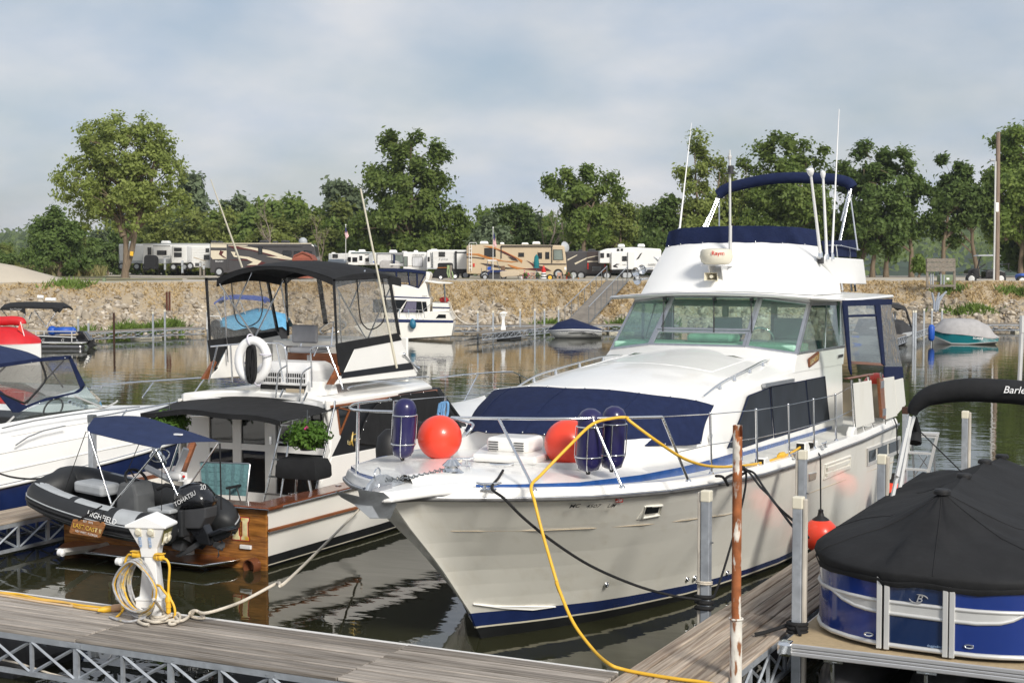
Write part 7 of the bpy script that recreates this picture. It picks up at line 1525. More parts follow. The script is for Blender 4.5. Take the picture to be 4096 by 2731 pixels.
# ------------------------------------------------------------------ far side: docks, gangway, boats
def hd(c,x,y,D): r = c.r(x,y); return CP+r*(D/r.dot(FH))
def plate(name,mat,c,pts,D,t,parent,bev=None,sm=None):
    mb = MB(); mb.prism([hd(c,a,b,D) for a,b in pts],FH*t); return mb.build(name,mat,parent,bev=bev,sm=sm)
def bars(name,mat,c,lines,D,r,parent,n=6):
    o = None
    for ln in lines:
        mb = MB(); mb.tube([hd(c,a,b,D) for a,b in ln],r,n); o = mb.build(name,mat,parent,sm=60)
    return o
def fardock(label,p0,p1,w_,n,z=.52,group='docks along the far bank',wood='oldwood'):
    p0,p1 = Vector(p0),Vector(p1); d = (p1-p0); L_ = d.length; d.normalize(); s = V(-d.y,d.x,0)
    if s.dot(FH) < 0: s = -s
    t = thing('far_dock',label,'dock',(p0+p1)/2,0,group)
    k = max(1,int(L_/3))
    for i in range(k):
        for r_ in range(4):
            a = p0+d*(L_*i/k+.03)+s*(w_*r_/4+.01); b = p0+d*(L_*(i+1)/k-.03)+s*(w_*r_/4+.01); e = s*(w_/4-.02)
            mb = MB(); mb.prism([V(q.x,q.y,z) for q in (a,b,b+e,a+e)],(0,0,.05)); mb.build('plank',wood,t)
    for sd in (0,w_):
        for zz_ in (z-.03,z-.36): mb = MB(); mb.tube([V(p0.x,p0.y,zz_)+s*sd,V(p1.x,p1.y,zz_)+s*sd],.032,4); mb.build('chord','galv',t)
        if sd: continue
        m_ = max(1,int(L_/.85))
        for i in range(m_):
            a = p0+d*(L_*i/m_); b = p0+d*(L_*(i+1)/m_); mb = MB(); mb.tube([V(a.x,a.y,z-.03),V(b.x,b.y,z-.36)],.018,4); mb.tube([V(a.x,a.y,z-.36),V(b.x,b.y,z-.03)],.018,4); mb.tube([V(a.x,a.y,z-.03),V(a.x,a.y,z-.36)],.022,4); mb.build('brace','galv',t)
    m_ = max(1,int(L_/6))
    for i in range(m_): a = p0+d*(L_*(i+.5)/m_)+s*w_/2; mb = MB(); mb.box((a.x,a.y,-.02),(1.6,.9,.3),math.atan2(d.y,d.x)); mb.build('float','offw' if i % 2 else 'darkgrey',t,bev=.05)
    return t
G = lambda u,d,z=0: gp(u,d,z)
fardock('far dock along the rocks at the left',G(-60,76),G(470,88),1.3,0)
fardock('far dock along the bank behind the covered bowrider',G(1035,91),G(1560,92),1.5,0)
fardock('far finger dock with cross braces reaching toward the water',G(1108,80.5),G(1262,89.5),1.1,0)
fardock('far dock running behind the teal boat at the right edge',G(1900,93),G(2520,93),1.5,0)
fardock('far finger dock left of the teal boat',G(2062,75.5),G(2150,92),1.1,0)
def fpost(c,xt,yt,yb,D,r=.07,mat='galv',lab=None,i=[0]):
    a,b = hd(c,xt,yt,D),hd(c,xt,yb,D); t = thing('mooring_post',lab,'post',V(a.x,a.y,-.6),0,'mooring posts along the far docks')
    mb = MB(); mb.box((a.x,a.y,(a.z-.6)/2),(r*1.7,r*1.7,a.z+.6),YAW); mb.build('tube',mat,t);
    if mat == 'galv': mb = MB(); mb.box((a.x,a.y,a.z),(r*2,r*2,.12),YAW); mb.build('cap','offw',t)
for c,x,y,D,mat,lab in ((A1,1070,355,80,'rustd','dark rusty post standing at the left far dock'),(A1,735,400,82,'galv','pale post behind the black pontoon motor'),(A1,832,440,82,'galv','short pale post right of the black pontoon motor'),(A1,1438,355,84,'galv','left one of two pale posts before the weeds on the far dock'),(A1,1550,335,84,'galv','right one of two pale posts before the weeds on the far dock'),(A1,1950,340,88,'galv','pale post beside the tarp covered boat motor'),
    (C5,967,465,83,'galv','far post left of the far white pedestal'),(C5,1112,462,82.5,'galv','far post right of the far white pedestal'),(C5,1366,445,90,'galv','far post left of the middle of the braced finger dock'),(C5,1504,445,86,'galv','far post in the middle of the braced finger dock'),(C5,1594,445,91,'galv','far post near the foot of the gangway'),(C5,1727,435,92,'galv','far post behind the navy covered bowrider'),
    (C7,1010,700,78,'galv','left of two close posts left of the teal boat'),(C7,1035,700,76,'galv','nearest post at the end of the right finger dock'),(C7,1130,680,86,'galv','post behind the close pair left of the teal boat'),(C7,1220,680,88,'galv','post touching the teal boat cover'),(C7,1335,680,92,'galv','post behind the grey boat cover'),(C7,800,710,80,'galv','post seen just right of the yacht canvas')):
    fpost(c,x,y,y+200,D,.055,mat,lab)
for i,x in enumerate((1570,1595)):
    a = hd(A1,x,155,95); b = hd(A1,x,335,94); t = thing('rusty_pipe',('left' if i == 0 else 'right')+' rusty pipe standing in the riprap','pipe',b); mb = MB(); mb.tube([b-V(0,0,.5),V(b.x,b.y,a.z)],.07,8); mb.build('pipe','rustd2',t,sm=60)
pe = pedestal(G(1156,84.2,.55),'white power pedestal on the far finger dock',False,rz=YAW)
GW = thing('gangway','plank gangway with grey handrails sloping down the bank','gangway',G(1375,95,.6)); a0,a1 = G(1325,92.5,.62),G(1418,106,3.15); dd = (a1-a0).normalized(); sd_ = RT
for i in range(34):
    p = a0.lerp(a1,(i+.5)/34); mb = MB(); mb.box(p+RT*.0,(1.5,.40,.05),m=Matrix.Rotation(YAW,4,'Z') @ Matrix.Rotation(math.atan2(a1.z-a0.z,(a1-a0).to_2d().length),4,'X')); mb.build('plank','oldwood',GW)
for s_ in (-.75,.75):
    o = RT*s_; mb = MB(); mb.tube([a0+o+V(0,0,1.05),a1+o+V(0,0,1.05),a1+o+FH*1.3+V(0,0,.0)],.03,6); mb.build('handrail','galv',GW); mb = MB(); mb.tube([a0+o,a1+o],.05,4); mb.build('stringer','galvd',GW)
    for i in range(8): p = a0.lerp(a1,i/7)+o; mb = MB(); mb.tube([p,p+V(0,0,1.05)],.022,5); mb.tube([p-dd*.0,p+dd*.35],.015,4); mb.build('rail_post','galvd',GW)
D = 84.0
FC = thing('far_cruiser','white aft cabin cruiser with blue stripe moored at the far dock','cruiser',G(960,D)); BM = 3.6
def fcp(nm,mat,pts,d0=0,t=BM,bev=.03,par=None): return plate(nm,mat,C5,pts,D+d0,t,par or FC,bev)
hu = fcp('hull','gelh',((0,560),(738,568),(736,600),(718,690),(600,700),(240,722),(-60,740),(-200,600))); fcp('boot_stripe','bottom',((-60,735),(240,716),(718,686),(716,696),(240,728),(-60,748)),-.02,.1)
fcp('hull_stripe','navyp',((0,528),(738,545),(738,566),(0,562)),-.03,.08); fcp('aft_cabin','gelh',((0,528),(215,520),(470,528),(525,460),(712,468),(738,545),(0,545)),.15,BM-.3)
fcp('house','gelh',((60,345),(520,340),(515,462),(525,465),(470,530),(190,525),(60,525)),.3,BM-.6)
for pts in (((-20,345),(300,350),(215,468),(-20,470)),((298,362),(437,366),(450,472),(240,468)),((443,368),(482,368),(494,458),(455,460))): w3 = fcp('house_window','dglass',pts,.27,.05,None)
fcp('curtain','purple',((305,366),(390,368),(385,468),(262,466)),.245,.02,None); fcp('hull_window','dglass',((598,487),(666,488),(668,522),(572,522)),.12,.06,None)
fcp('transom_box','gelh',((540,375),(690,380),(700,462),(540,460)),.4,BM-.8); fcp('box_stripe','navyp',((542,416),(706,420),(706,432),(542,428)),.37,.05,None)
fcp('bridge','gelh',((60,205),(300,210),(410,245),(500,130),(500,175),(478,190),(510,335),(520,345),(60,350)),.4,BM-.8,.05); fcp('bridge_stripe','navyp',((60,312),(515,330),(515,340),(60,325)),.37,.05,None)
fcp('bridge_canvas','navyc',((0,60),(140,55),(300,60),(480,85),(495,110),(470,110),(310,92),(0,85)),.45,BM-1,.03)
for pts in (((10,85),(195,88),(205,185),(10,180)),((205,92),(300,95),(318,190),(212,186)),((325,96),(470,112),(410,238),(330,215))): fcp('vinyl_window','vinyld',pts,.5,.02,None)
bars('canvas_seam','navyc',C5,(((200,85),(208,210)),((312,92),(325,215)),((395,105),(398,232)),((60,205),(300,210),(408,242),(470,112))),D+.46,.045,FC)
fcp('radar_arch','gelh',((480,85),(505,90),(520,115),(505,165),(475,165)),.4,BM-.8,.04); fcp('hard_top','gelh',((470,180),(500,172),(720,192),(718,200),(600,200)),.3,BM-.6,.02)
bars('top_post','galvd',C5,(((650,200),(662,370)),((508,200),(500,340))),D+.5,.05,FC); bars('rail','chromes',C5,(((190,432),(455,448),(540,375),(690,380)),((318,440),(320,520)),((455,448),(470,525)),((230,436),(232,522)),((410,445),(412,525))),D-.02,.02,FC)
mb = MB(); mb.ball(hd(C5,650,352,D+1),(.28,.28,.18),10,8); mb.build('flower_box','redflower',FC,sm=180)
text('lettering','Clipper','darkgrey',FC,hd(C5,468,314,D+.33),RT,(0,0,1),.1)
t = thing('fender','teal blue fender hanging on the far cruiser side','fender',hd(C5,360,630,D-.2)); mb = MB(); a,b = hd(C5,360,625,D-.2),hd(C5,352,540,D-.2); ln = (b-a).length; mb.lathe([(0,0),(.09,.02),(.17,.12),(.19,.25),(.19,ln-.2),(.14,ln-.05),(.05,ln+.08)],14,a,b-a); mb.build('body','fendblue',t,sm=180)
cable('shore_line','white line from the far cruiser to the far pedestal',[hd(C5,a,b,84-.1) for a,b in ((712,400),(740,470),(800,540),(880,580),(960,570),(1020,535),(1050,560))],.035,'ropew','rope')
D = 85.5; BW = thing('bowrider','white bowrider with navy mooring cover at the far dock','boat',G(1320,D))
def bwp(nm,mat,pts,d0=0,t=2.2,bev=.06): return plate(nm,mat,C5,pts,D+d0,t,BW,bev)
rg = []
for i,(xx,zt,hw) in enumerate(((1630,632,.1),(1660,628,.6),(1720,622,1.0),(1850,616,1.2),(2000,618,1.2),(2125,630,1.1))):
    zb = {0: 640,1: 680,2: 722,3: 724,4: 716,5: 706}[i]; a,b = hd(C5,xx,zt,D+1.2),hd(C5,xx,zb,D+1.2); c_ = V(a.x,a.y,0)
    rg.append([c_-FH*hw+V(0,0,a.z),c_-FH*hw*.9+V(0,0,lerp(b.z,a.z,.45)),c_-FH*hw*.35+V(0,0,b.z),c_+FH*hw*.35+V(0,0,b.z),c_+FH*hw+V(0,0,a.z)])
mb = MB(); mb.loft(rg,False); mb.add(rg[-1],[(0,1,2,3,4)]); mb.build('hull','gelw',BW,sm=50)
rg2 = []
for (xx,yy,hw),r_ in zip(((1632,628,.1),(1665,610,.6),(1735,560,1.0),(1850,524,1.2),(2000,575,1.2),(2125,622,1.1)),rg):
    a = hd(C5,xx,yy,D+1.2); e0,e1 = r_[0],r_[4]; rg2.append([e0-V(0,0,.1),e0.lerp(e1,.15)+V(0,0,max(.02,(a.z-e0.z)*.55)),e0.lerp(e1,.5)+V(0,0,max(.05,a.z-e0.z)),e0.lerp(e1,.85)+V(0,0,max(.02,(a.z-e0.z)*.55)),e1-V(0,0,.1)])
mb = MB(); mb.loft(rg2,False); mb.build('mooring_cover','navyc',BW,sm=60)
bars('hull_graphic','darkgrey',C5,(((1820,660),(1960,655),(2080,685)),((1950,665),(2060,665),(2100,688))),D-.02,.03,BW); text('registration','IL 7613 JG','darkgrey',BW,hd(C5,1770,653,D-.05)-FH*.25,RT,(0,0,1),.13)
D = 75.0; LPn = thing('pontoon_boat','black pontoon boat with tan seats and black bimini at the left far dock','pontoon boat',G(80,D))
def lp(nm,mat,pts,d0=0,t=2.4,bev=.02,c=E1): return plate(nm,mat,c,pts,D+d0,t,LPn,bev)
lp('deck','aluw',((-400,300),(1540,330),(1545,352),(-400,335))); lp('pontoon','alud',((-400,345),(1530,372),(1535,465),(-400,440)),.1,.7,.1); lp('pontoon','alud',((-400,345),(1530,372),(1535,465),(-400,440)),1.6,.7,.1)
for d0 in (0,2.3): lp('fence_panel','blackp',((-400,190),(1430,200),(1430,310),(-400,300)),d0,.06)
lp('seat','tan',((170,95),(700,95),(740,120),(740,190),(170,175)),.4,.6,.05); lp('seat','tan',((1110,165),(1420,160),(1420,205),(1110,205)),.3,1.6,.05); lp('seat','tan',((380,55),(620,70),(880,60),(880,115),(380,110)),1.5,.5,.05)
bars('fence_rail','aluw',E1,(((160,85),(900,120),(1430,122)),((160,180),(1430,235)),((675,100),(675,330)),((1350,122),(1350,330)),((270,85),(270,190)),((510,100),(510,190)),((830,110),(830,190))),D-.05,.028,LPn)
for x in (840,1210): text('lettering','G','aluw',LPn,hd(E1,x-40,285,D-.08),RT,(0,0,1),.22,shear=.3)
mb = MB(); p = hd(E1,1150,105,D+.4); mb.tube([p-RT*.45,p+RT*.6],.19,12); mb.ball(p-RT*.45,.25,10,8); mb.ball(p+RT*.6,.19,10,8); mb.build('inflatable_tube','bluep',LPn,sm=180)
om = [(1430,180),(1440,125),(1500,108),(1580,125),(1700,300),(1640,330),(1480,320),(1430,250)]; lp('outboard_cowl','plblack',om,.8,.6,.06); lp('outboard_leg','rubber',((1600,300),(1720,300),(1760,240),(1765,330),(1820,380),(1700,440),(1640,380)),1.0,.2,.03)
cn = [hd(A1,a,b,D+.2) for a,b in ((0,298),(60,280),(200,276),(400,282),(500,285),(560,320))]; mb = MB(); mb.shell([[p+V(0,0,-.1) for p in cn],[p+FH*.6+V(0,0,.1) for p in cn],[p+FH*1.8+V(0,0,.1) for p in cn],[p+FH*2.3+V(0,0,-.05) for p in cn]],(0,0,-.1)); mb.build('bimini','blackc',LPn,sm=60); lp('bimini_boot','blackc',((10,300),(230,310),(240,370),(180,335),(10,330)),.1,.1,.02,A1); lp('bimini_boot','blackc',((480,300),(560,310),(525,358),(500,340)),.1,.1,.02,A1)
bars('bimini_pole','chromes',A1,(((10,320),(150,490)),((240,360),(200,450)),((320,330),(430,480)),((525,350),(430,490)),((300,350),(270,420))),D+.3,.025,LPn)
text('lettering','Sun Tracker','aluw',LPn,hd(A1,150,322,D+.05),RT,(0,0,1),.12)
D = 62.; RBt = thing('red_covered_boat','boat under a bright red cover at the left edge','boat',G(0,D)); cn = [hd(A1,a,b,D) for a,b in ((-400,560),(-200,520),(0,518),(100,530),(180,570),(260,600),(310,632))]
tw = (1,1,1,.95,.8,.5,.06); cq = lambda o,z=None: [(V(p.x,p.y,p.z if z is None else z))+FH*(1.1+(o-1.1)*w_) for p,w_ in zip(cn,tw)]
mb = MB(); mb.loft([cq(0,.9),cq(.3),[q+V(0,0,.12*w_) for q,w_ in zip(cq(1.1),tw)],cq(2.0),cq(2.2,.9)],False); mb.build('mooring_cover','red',RBt,sm=60)
mb = MB(); mb.loft([cq(.5,-.2),cq(0,.92)],False); mb.loft([cq(2.2,.92),cq(1.7,-.2)],False); mb.build('hull','gelw',RBt,sm=60)
o_ = cable('bimini_boot','',[hd(A1,a,b,D+1) for a,b in ((-300,420),(0,432),(120,428),(195,438),(205,460))],.20,'red','',parent=RBt)
mb = MB(); mb.tube([hd(A1,235,600,D+.5),hd(A1,192,440,D+.5)],.02,5); fp = mb.build('flag_pole','white',RBt); mb = MB(); mb.slab([hd(A1,a,b,D+.5) for a,b in ((190,440),(215,490),(222,555),(165,510))],.02); mb.build('flag','redf',fp)
D = 83.; TB = thing('tarp_boat','boat under a light blue tarp with blue canopy behind the sportfisher bridge','boat',G(570,D)); A = A4
tp = [(310,640),(380,610),(480,570),(560,550),(640,555),(720,580),(810,600),(800,680),(600,720),(460,740),(320,700)]
cn = [hd(A,a,b,D) for a,b in ((250,640),(310,620),(400,600),(480,575),(560,552),(640,556),(720,580),(810,600),(850,640))]
mb = MB(); mb.loft([[V(p.x,p.y,.7+.12*math.sin(i*2.1)) for i,p in enumerate(cn)],[p+FH*.25-V(0,0,.2) for p in cn],[p+FH*1.1+V(0,0,.05) for p in cn],[p+FH*2.1-V(0,0,.3) for p in cn],[V(p.x,p.y,.7)+FH*2.4 for p in cn]],False); mb.build('tarp','tarp',TB,sm=70)
mb = MB(); mb.loft([[V(p.x,p.y,-.2)+FH*.4 for p in cn],[V(p.x,p.y,.85)+FH*.12 for p in cn]],False); mb.build('hull','darkgrey',TB)
cn = [hd(A,a,b,D+.4) for a,b in ((225,492),(280,455),(400,445),(550,452),(650,465),(660,485))]; mb = MB(); mb.shell([cn,[p+FH*1+V(0,0,.12) for p in cn],[p+FH*2 for p in cn]],(0,0,-.12)); mb.build('canopy','canopyblue',TB,sm=60); bars('canopy_pole','galv',A,(((230,495),(285,600)),((640,490),(600,600)),((450,480),(500,600))),D+.5,.03,TB)
plate('outboard_cowl','plblack',A,((190,700),(200,650),(240,635),(275,650),(295,760),(240,790),(195,780)),D-.6,.7,TB,.06); plate('outboard_leg','rubber',A,((215,780),(270,780),(262,810),(225,815)),D-.4,.3,TB,.04); bars('stern_rail','white',A,(((165,720),(170,615),(200,608),(275,610),(290,640)),),D-.3,.04,TB)
D = 79.; BC = thing('dark_covered_boat','boat under a charcoal cover with wake tower seen beside the yacht canvas','boat',G(2010,D)); cn = [hd(C7,a,b,D) for a,b in ((390,950),(440,800),(620,800),(800,800),(940,815),(1000,880),(1010,940))]
mb = MB(); mb.loft([[V(p.x,p.y,.55) for p in cn],[V(p.x,p.y,lerp(.6,p.z,.85))+FH*.15 for p in cn],[p+FH*1.1+V(0,0,.05) for p in cn],[V(p.x,p.y,.6)+FH*2.3 for p in cn]],False); mb.build('mooring_cover','charc',BC,sm=50)
mb = MB(); mb.loft([[V(p.x,p.y,-.3)+FH*.5 for p in cn],[V(p.x,p.y,.6)+FH*.05 for p in cn]],False); mb.build('hull','lgrey',BC,sm=50)
plate('gunwale','lgrey',C7,((820,985),(900,945),(1000,930),(1010,950),(960,980),(820,1010)),D-.05,.3,BC); plate('bow_flap','bluep',C7,((290,985),(380,975),(400,990),(380,1000)),D-.1,.1,BC); plate('bow_flap','bluep',C7,((310,1055),(410,1065),(440,1110),(400,1120)),D-.1,.1,BC)
text('lettering','YAMAHA','white',BC,hd(C7,570,890,D-.1),RT,(0,0,1),.15)
o_ = cable('tower','',[hd(C7,a,b,D+.6) for a,b in ((640,640),(770,625),(890,645),(925,690),(950,770),(1000,930))],.06,'rubber','',parent=BC); cn = [hd(C7,a,b,D+.3) for a,b in ((560,640),(640,630),(780,615),(880,630),(925,660))]; mb = MB(); mb.shell([cn,[p+FH*.9+V(0,0,.1) for p in cn],[p+FH*1.8 for p in cn]],(0,0,-.2)); mb.build('tower_bimini','charc',BC,sm=60)
D = 79.0; TL = thing('teal_boat','teal and white speedboat under a grey cover at the right far dock','boat',G(2210,D))
st = ((1225,905,1010,.15,0),(1290,915,1060,.55,0),(1390,945,1118,.95,0),(1560,960,1112,1.15,0),(1750,965,1090,1.15,0),(1910,985,1060,1.05,0))
rg = []
for x,yt,yb,hw,_ in st:
    a,b = hd(C7,x,yt,D+1.1),hd(C7,x,yb,D+1.1); c_ = V(a.x,a.y,0); rg.append([c_-FH*hw+V(0,0,a.z),c_-FH*hw*.92+V(0,0,lerp(b.z,a.z,.40)),c_-FH*hw*.9+V(0,0,lerp(b.z,a.z,.34)),c_-FH*hw*.3+V(0,0,min(b.z,-.05)),c_+FH*hw*.3+V(0,0,min(b.z,-.05)),c_+FH*hw+V(0,0,a.z)])
mb = MB()
for k in range(5): mb.mi = (0,1,2,2,0)[k]; mb.loft([[r_[k] for r_ in rg],[r_[k+1] for r_ in rg]],False)
mb.mi = 0; mb.add(rg[-1],[(0,1,2,3,4,5)]); mb.build('hull',['tealp','white','gelw'],TL,sm=40)
pk_ = (1232,1300,1370,1500,1700,1830,1915); ph_ = (905,840,785,778,785,850,975); rg2 = []
for i,(x,y) in enumerate(zip(pk_,ph_)):
    r0 = [r_ for r_ in rg]; e0 = hd(C7,x,float(np.interp(x,[s_[0] for s_ in st],[s_[1] for s_ in st]))+12*math.sin(i*1.7),D+1.1); hw = float(np.interp(x,[s_[0] for s_ in st],[s_[3] for s_ in st]))+.06; tz = hd(C7,x,y,D+1.1).z
    e0 = V(e0.x,e0.y,e0.z-.05); rg2.append([e0-FH*hw,e0-FH*hw*.9+V(0,0,(tz-e0.z)*.5),e0-FH*hw*.45+V(0,0,(tz-e0.z)*.95),e0+FH*hw*.45+V(0,0,tz-e0.z),e0+FH*hw*.9+V(0,0,(tz-e0.z)*.5),e0+FH*hw])
mb = MB(); mb.loft(rg2,False); mb.build('mooring_cover','greycov',TL,sm=70); text('lettering','SCARAB','white',TL,hd(C7,1745,1008,D-.10),RT+V(0,0,-.08),(0,0,1),.15,.01,.01)
t = thing('fender','bright blue fender hanging at the teal boat bow','fender',hd(C7,1212,1040,D)); mb = MB(); mb.lathe([(0,0),(.1,.03),(.17,.15),(.17,.75),(.1,.88),(0,.9)],12,hd(C7,1212,1040,D)); mb.build('body','bluep',t,sm=180)
# ------------------------------------------------------------------ campground
def wheel(parent,c,x,y,D,r=.42,rim='lgrey'):
    p = hd(c,x,y,D); mb = MB(); mb.lathe([(r*.55,-.02),(r*.92,-.02),(r,.04),(r,.2),(r*.9,.24)],18,p,FH); w_ = mb.build('wheel','rubber',parent,sm=40); mb = MB(); mb.lathe([(r*.58,0),(r*.5,-.01),(r*.2,.02),(0,.02)],14,p-FH*.025,FH); mb.build('rim',rim,w_,sm=40)
def rv(name,label,c,D,body,mat,parts=(),wheels=(),depth=2.5,ribs=None,ac=(),cat='camper',group='campers parked along the campground road'):
    xs = [p[0] for p in body]; ys = [p[1] for p in body]; b0 = hd(c,(min(xs)+max(xs))/2,max(ys),D); t = thing(name,label,cat,V(b0.x,b0.y,3.1),0,group)
    bo = plate('body',mat,c,body,D,depth,t,.08)
    if ribs:
        x0,x1,y0,y1,n = ribs
        for i in range(n):
            y = lerp(y0,y1,(i+.5)/n); mb = MB(); a,b = hd(c,x0,y,D-.012),hd(c,x1,y,D-.012); mb.tube([a,b],.02,4); mb.build('siding_rib',mat,bo)
    for p in parts:
        nm,m_,pts = p[:3]; d0 = p[3] if len(p) > 3 else -.03; th = p[4] if len(p) > 4 else .03
        if len(pts) == 2: (xa,ya),(xb,yb) = pts; pts = ((xa,ya),(xb,ya),(xb,yb),(xa,yb))
        o = plate(nm,m_,c,pts,D+d0,th,t,None)
        if 'window' in nm:
            mb = MB(); mb.tube([hd(c,a,b,D+d0-.01) for a,b in pts],.028,4,closed=True); mb.build('window_frame','rubber',o)
    for x0,x1,y0,y1 in ac:
        mb = MB(); mb.prism([hd(c,a,b,D+.6) for a,b in ((x0,y1),(x0+(x1-x0)*.08,y0),(x1-(x1-x0)*.12,y0),(x1,y1))],FH*.9); mb.build('roof_air_conditioner','gelw' if mat != 'rvdark' else 'darkgrey',t,bev=.08)
    for x,y,r_ in wheels: wheel(t,c,x,y,D-.02,r_)
    return t
W = 'rvwhite'
rv('travel_trailer','plain white trailer behind the left cottonwood trunks',C2,152,((175,180),(400,178),(400,362),(185,362)),W,(('grey_skirt','lgrey',((178,335),(398,360))),),((205,390,.4),(345,390,.4)),ribs=(176,398,185,330,12),ac=((270,298,152,180),))
rv('travel_trailer','white trailer with wide slideout window left of the dark motorhome',C2,149,((402,174),(1030,178),(1030,345),(402,368)),W,(('slideout',W,((505,198),(660,345)),-.5,.5),('window','dglass',((450,212),(480,280))),('slide_window','dglass',((537,242),(625,280)),-.55,.04),('grey_skirt','lgrey',((505,318),(665,362)),-.52,.03),('roof_edge','lgrey',((402,172),(1030,182)),-.05,.05),('awning_rail','darkgrey',((498,195),(660,200)),-.56,.04),('graphic','lgrey',((585,300),(650,290),(655,300),(600,306)),-.54,.03)),((430,395,.4),),ac=((570,655,148,172),(905,960,172,192)))
rv('travel_trailer','white trailer end with two stacked windows beside the meter posts',C2,146,((672,200),(815,198),(820,358),(672,358)),W,(('window','dglass',((698,217),(768,245))),('window','dglass',((698,262),(768,300))),('grey_skirt','darkgrey',((690,358),(800,385)),.3,.2)),((690,395,.35),(795,395,.35)))
rv('travel_trailer','white ribbed trailer end touching the dark striped motorhome',C2,143,((858,202),(1032,200),(1032,405),(858,395)),W,(('window','dglass',((995,222),(1027,255))),('window','dglass',((978,283),(1030,326))),('hatch','darkgrey',((895,358),(932,388))),('graphic','tan',((880,300),(1000,340),(1000,345),(880,308)))),((848,385,.36),),ribs=(860,1030,208,390,12))
bd = rv('motorhome','long dark grey motorhome with cream and maroon swooshes',C2,140,((1036,176),(1400,172),(1990,178),(2018,200),(2040,330),(2040,455),(1036,450)),'rvdark',(
    ('cream_panel','rvcream',((1042,182),(1190,184),(1190,190),(1400,190),(1370,200),(1200,200),(1200,320),(1060,322),(1042,300))),
    ('dark_band','rvdark',((1042,212),(1190,214),(1190,240),(1042,238)),-.05),('swoosh','maroon',((1130,240),(1165,250),(1145,280),(1200,320),(1160,305),(1118,275)),-.06),
    ('swoosh','maroon',((1200,195),(1330,200),(1480,225),(1640,265),(1800,330),(1700,330),(1560,275),(1400,235),(1250,220)),-.05),('swoosh','rvcream',((1300,205),(1420,208),(1600,240),(1770,300),(1860,330),(1760,325),(1600,275),(1450,235)),-.06),
    ('swoosh','rvcream',((1230,250),(1275,255),(1270,285),(1400,300),(1520,340),(1480,375),(1380,378),(1440,350),(1380,320),(1260,300)),-.06),('swoosh','maroon',((1190,330),(1420,320),(1560,355),(1480,395),(1360,395),(1470,365),(1400,335)),-.045),('swoosh','rvcream',((1560,295),(1700,300),(1800,320),(1790,330),(1640,310)),-.06),
    ('door','rvdark',((1192,190),(1205,420)),-.07),('window','dglass',((1490,205),(1525,270)),-.08),('window','dglass',((1720,245),(1800,285)),-.06),('window','dglass',((1826,248),(1880,280)),-.06),('window','dglass',((1920,240),(1990,250),(1995,300),(1925,295)),-.06),('awning','rvdark',((1395,180),(1900,200)),-.12,.12),('roof_edge','rvcream',((1042,170),(1990,178)),-.03)),
    ((1120,440,.45),(1900,440,.45)),ac=((1040,1090,146,172),(1495,1580,143,168),(1700,1780,143,168),(1100,1150,150,172),(1620,1670,150,170)))
text('lettering','Bounder','white',bd,hd(C2,1122,341,139.9),RT,(0,0,1),.22,.01,.004,shear=.2)
mb = MB(); mb.ball(hd(C2,1910,158,141),.42,12,8); mb.build('satellite_dome','lgrey',bd,sm=180)
rv('travel_trailer','short white trailer with grey end left of the near flag pole',C3,150,((385,384),(640,380),(640,470),(385,470)),W,(('grey_end','lgrey',((385,390),(425,462))),('window','dglass',((437,395),(508,443)))),ribs=(430,638,385,460,8),ac=((420,470,368,382),))
rv('travel_trailer','white trailer with a white door and two dark windows behind the black canopy',C3,147,((642,366),(690,352),(985,362),(985,540),(642,540)),W,(('door','gelw',((785,398),(850,510)),-.05),('window','dglass',((800,415),(835,475)),-.08),('window','dglass',((645,432),(682,495))),('window','dglass',((706,438),(768,495))),('window','dglass',((880,448),(925,488))),('awning','tealp2',((690,366),(985,374)),-.15,.12),('graphic','darkgrey',((870,400),(985,385),(985,390),(880,408)))),ac=((650,745,345,365),(782,878,330,356)))
rv('travel_trailer','long white ribbed trailer with grey front above the sportfisher canopy',C3,146,((930,378),(1395,374),(1395,560),(930,530)),W,(('grey_front','lgrey',((928,384),(978,515))),('awning','lgrey',((1030,372),(1395,386)),-.15,.12),('awning_post','blackp',((1032,385),(1038,525)),-.1),('window','glassd2',((1280,405),(1385,512))),('graphic','bluep',((980,490),(1040,495),(1030,508),(985,505))),('awning_post','blackp',((1232,385),(1240,525)),-.1)),ribs=(985,1270,390,520,10),ac=((1195,1305,335,372),))
sc_ = rv('fifth_wheel','white trailer end with curtained window and red grey graphics',C3,142,((1386,378),(1400,362),(1660,364),(1700,368),(1700,612),(1386,600)),W,(('window','curtw',((1510,432),(1645,558))),('window','glassd2',((1395,424),(1444,556))),('graphic','tan',((1455,545),(1560,555),(1560,562),(1455,552)))),ribs=(1500,1690,440,600,10),ac=((1525,1585,340,366),(1366,1440,352,366)))
text('lettering','STARCRAFT','darkgrey',sc_,hd(C3,1590,405,141.9),RT,(0,0,1),.21,.01,.004,shear=.2)
pu = rv('travel_trailer','white ribbed trailer with black lower body beside the beige motorhome',C3,139,((1702,350),(1740,332),(2240,336),(2240,590),(1702,590)),W,(('window','dglass',((1865,366),(1948,424))),('window','dglass',((1720,430),(1740,490))),('black_skirt','blackp',((2060,592),(2240,655)),.1,2.0),('slideout_edge','blackp',((2085,350),(2108,592)),-.3,.3),('slideout',W,((2108,385),(2240,590)),-.3,.3),('awning','blackp',((2090,362),(2238,380)),-.35,.1),('grey_skirt','lgrey',((1702,575),(1830,592)))),((2085,685,.38),(2225,675,.42)),ribs=(1775,2080,345,585,14),ac=((1755,1850,322,338),))
text('lettering','P U M A','darkgrey',pu,hd(C3,1928,462,138.9),RT,(0,0,1),.24,.01)
bars('rear_ladder','galvd',C3,(((1758,365),(1775,575)),((1782,365),(1788,575)))+tuple(((1758,y),(1786,y)) for y in range(390,570,28)),138.9,.025,pu)
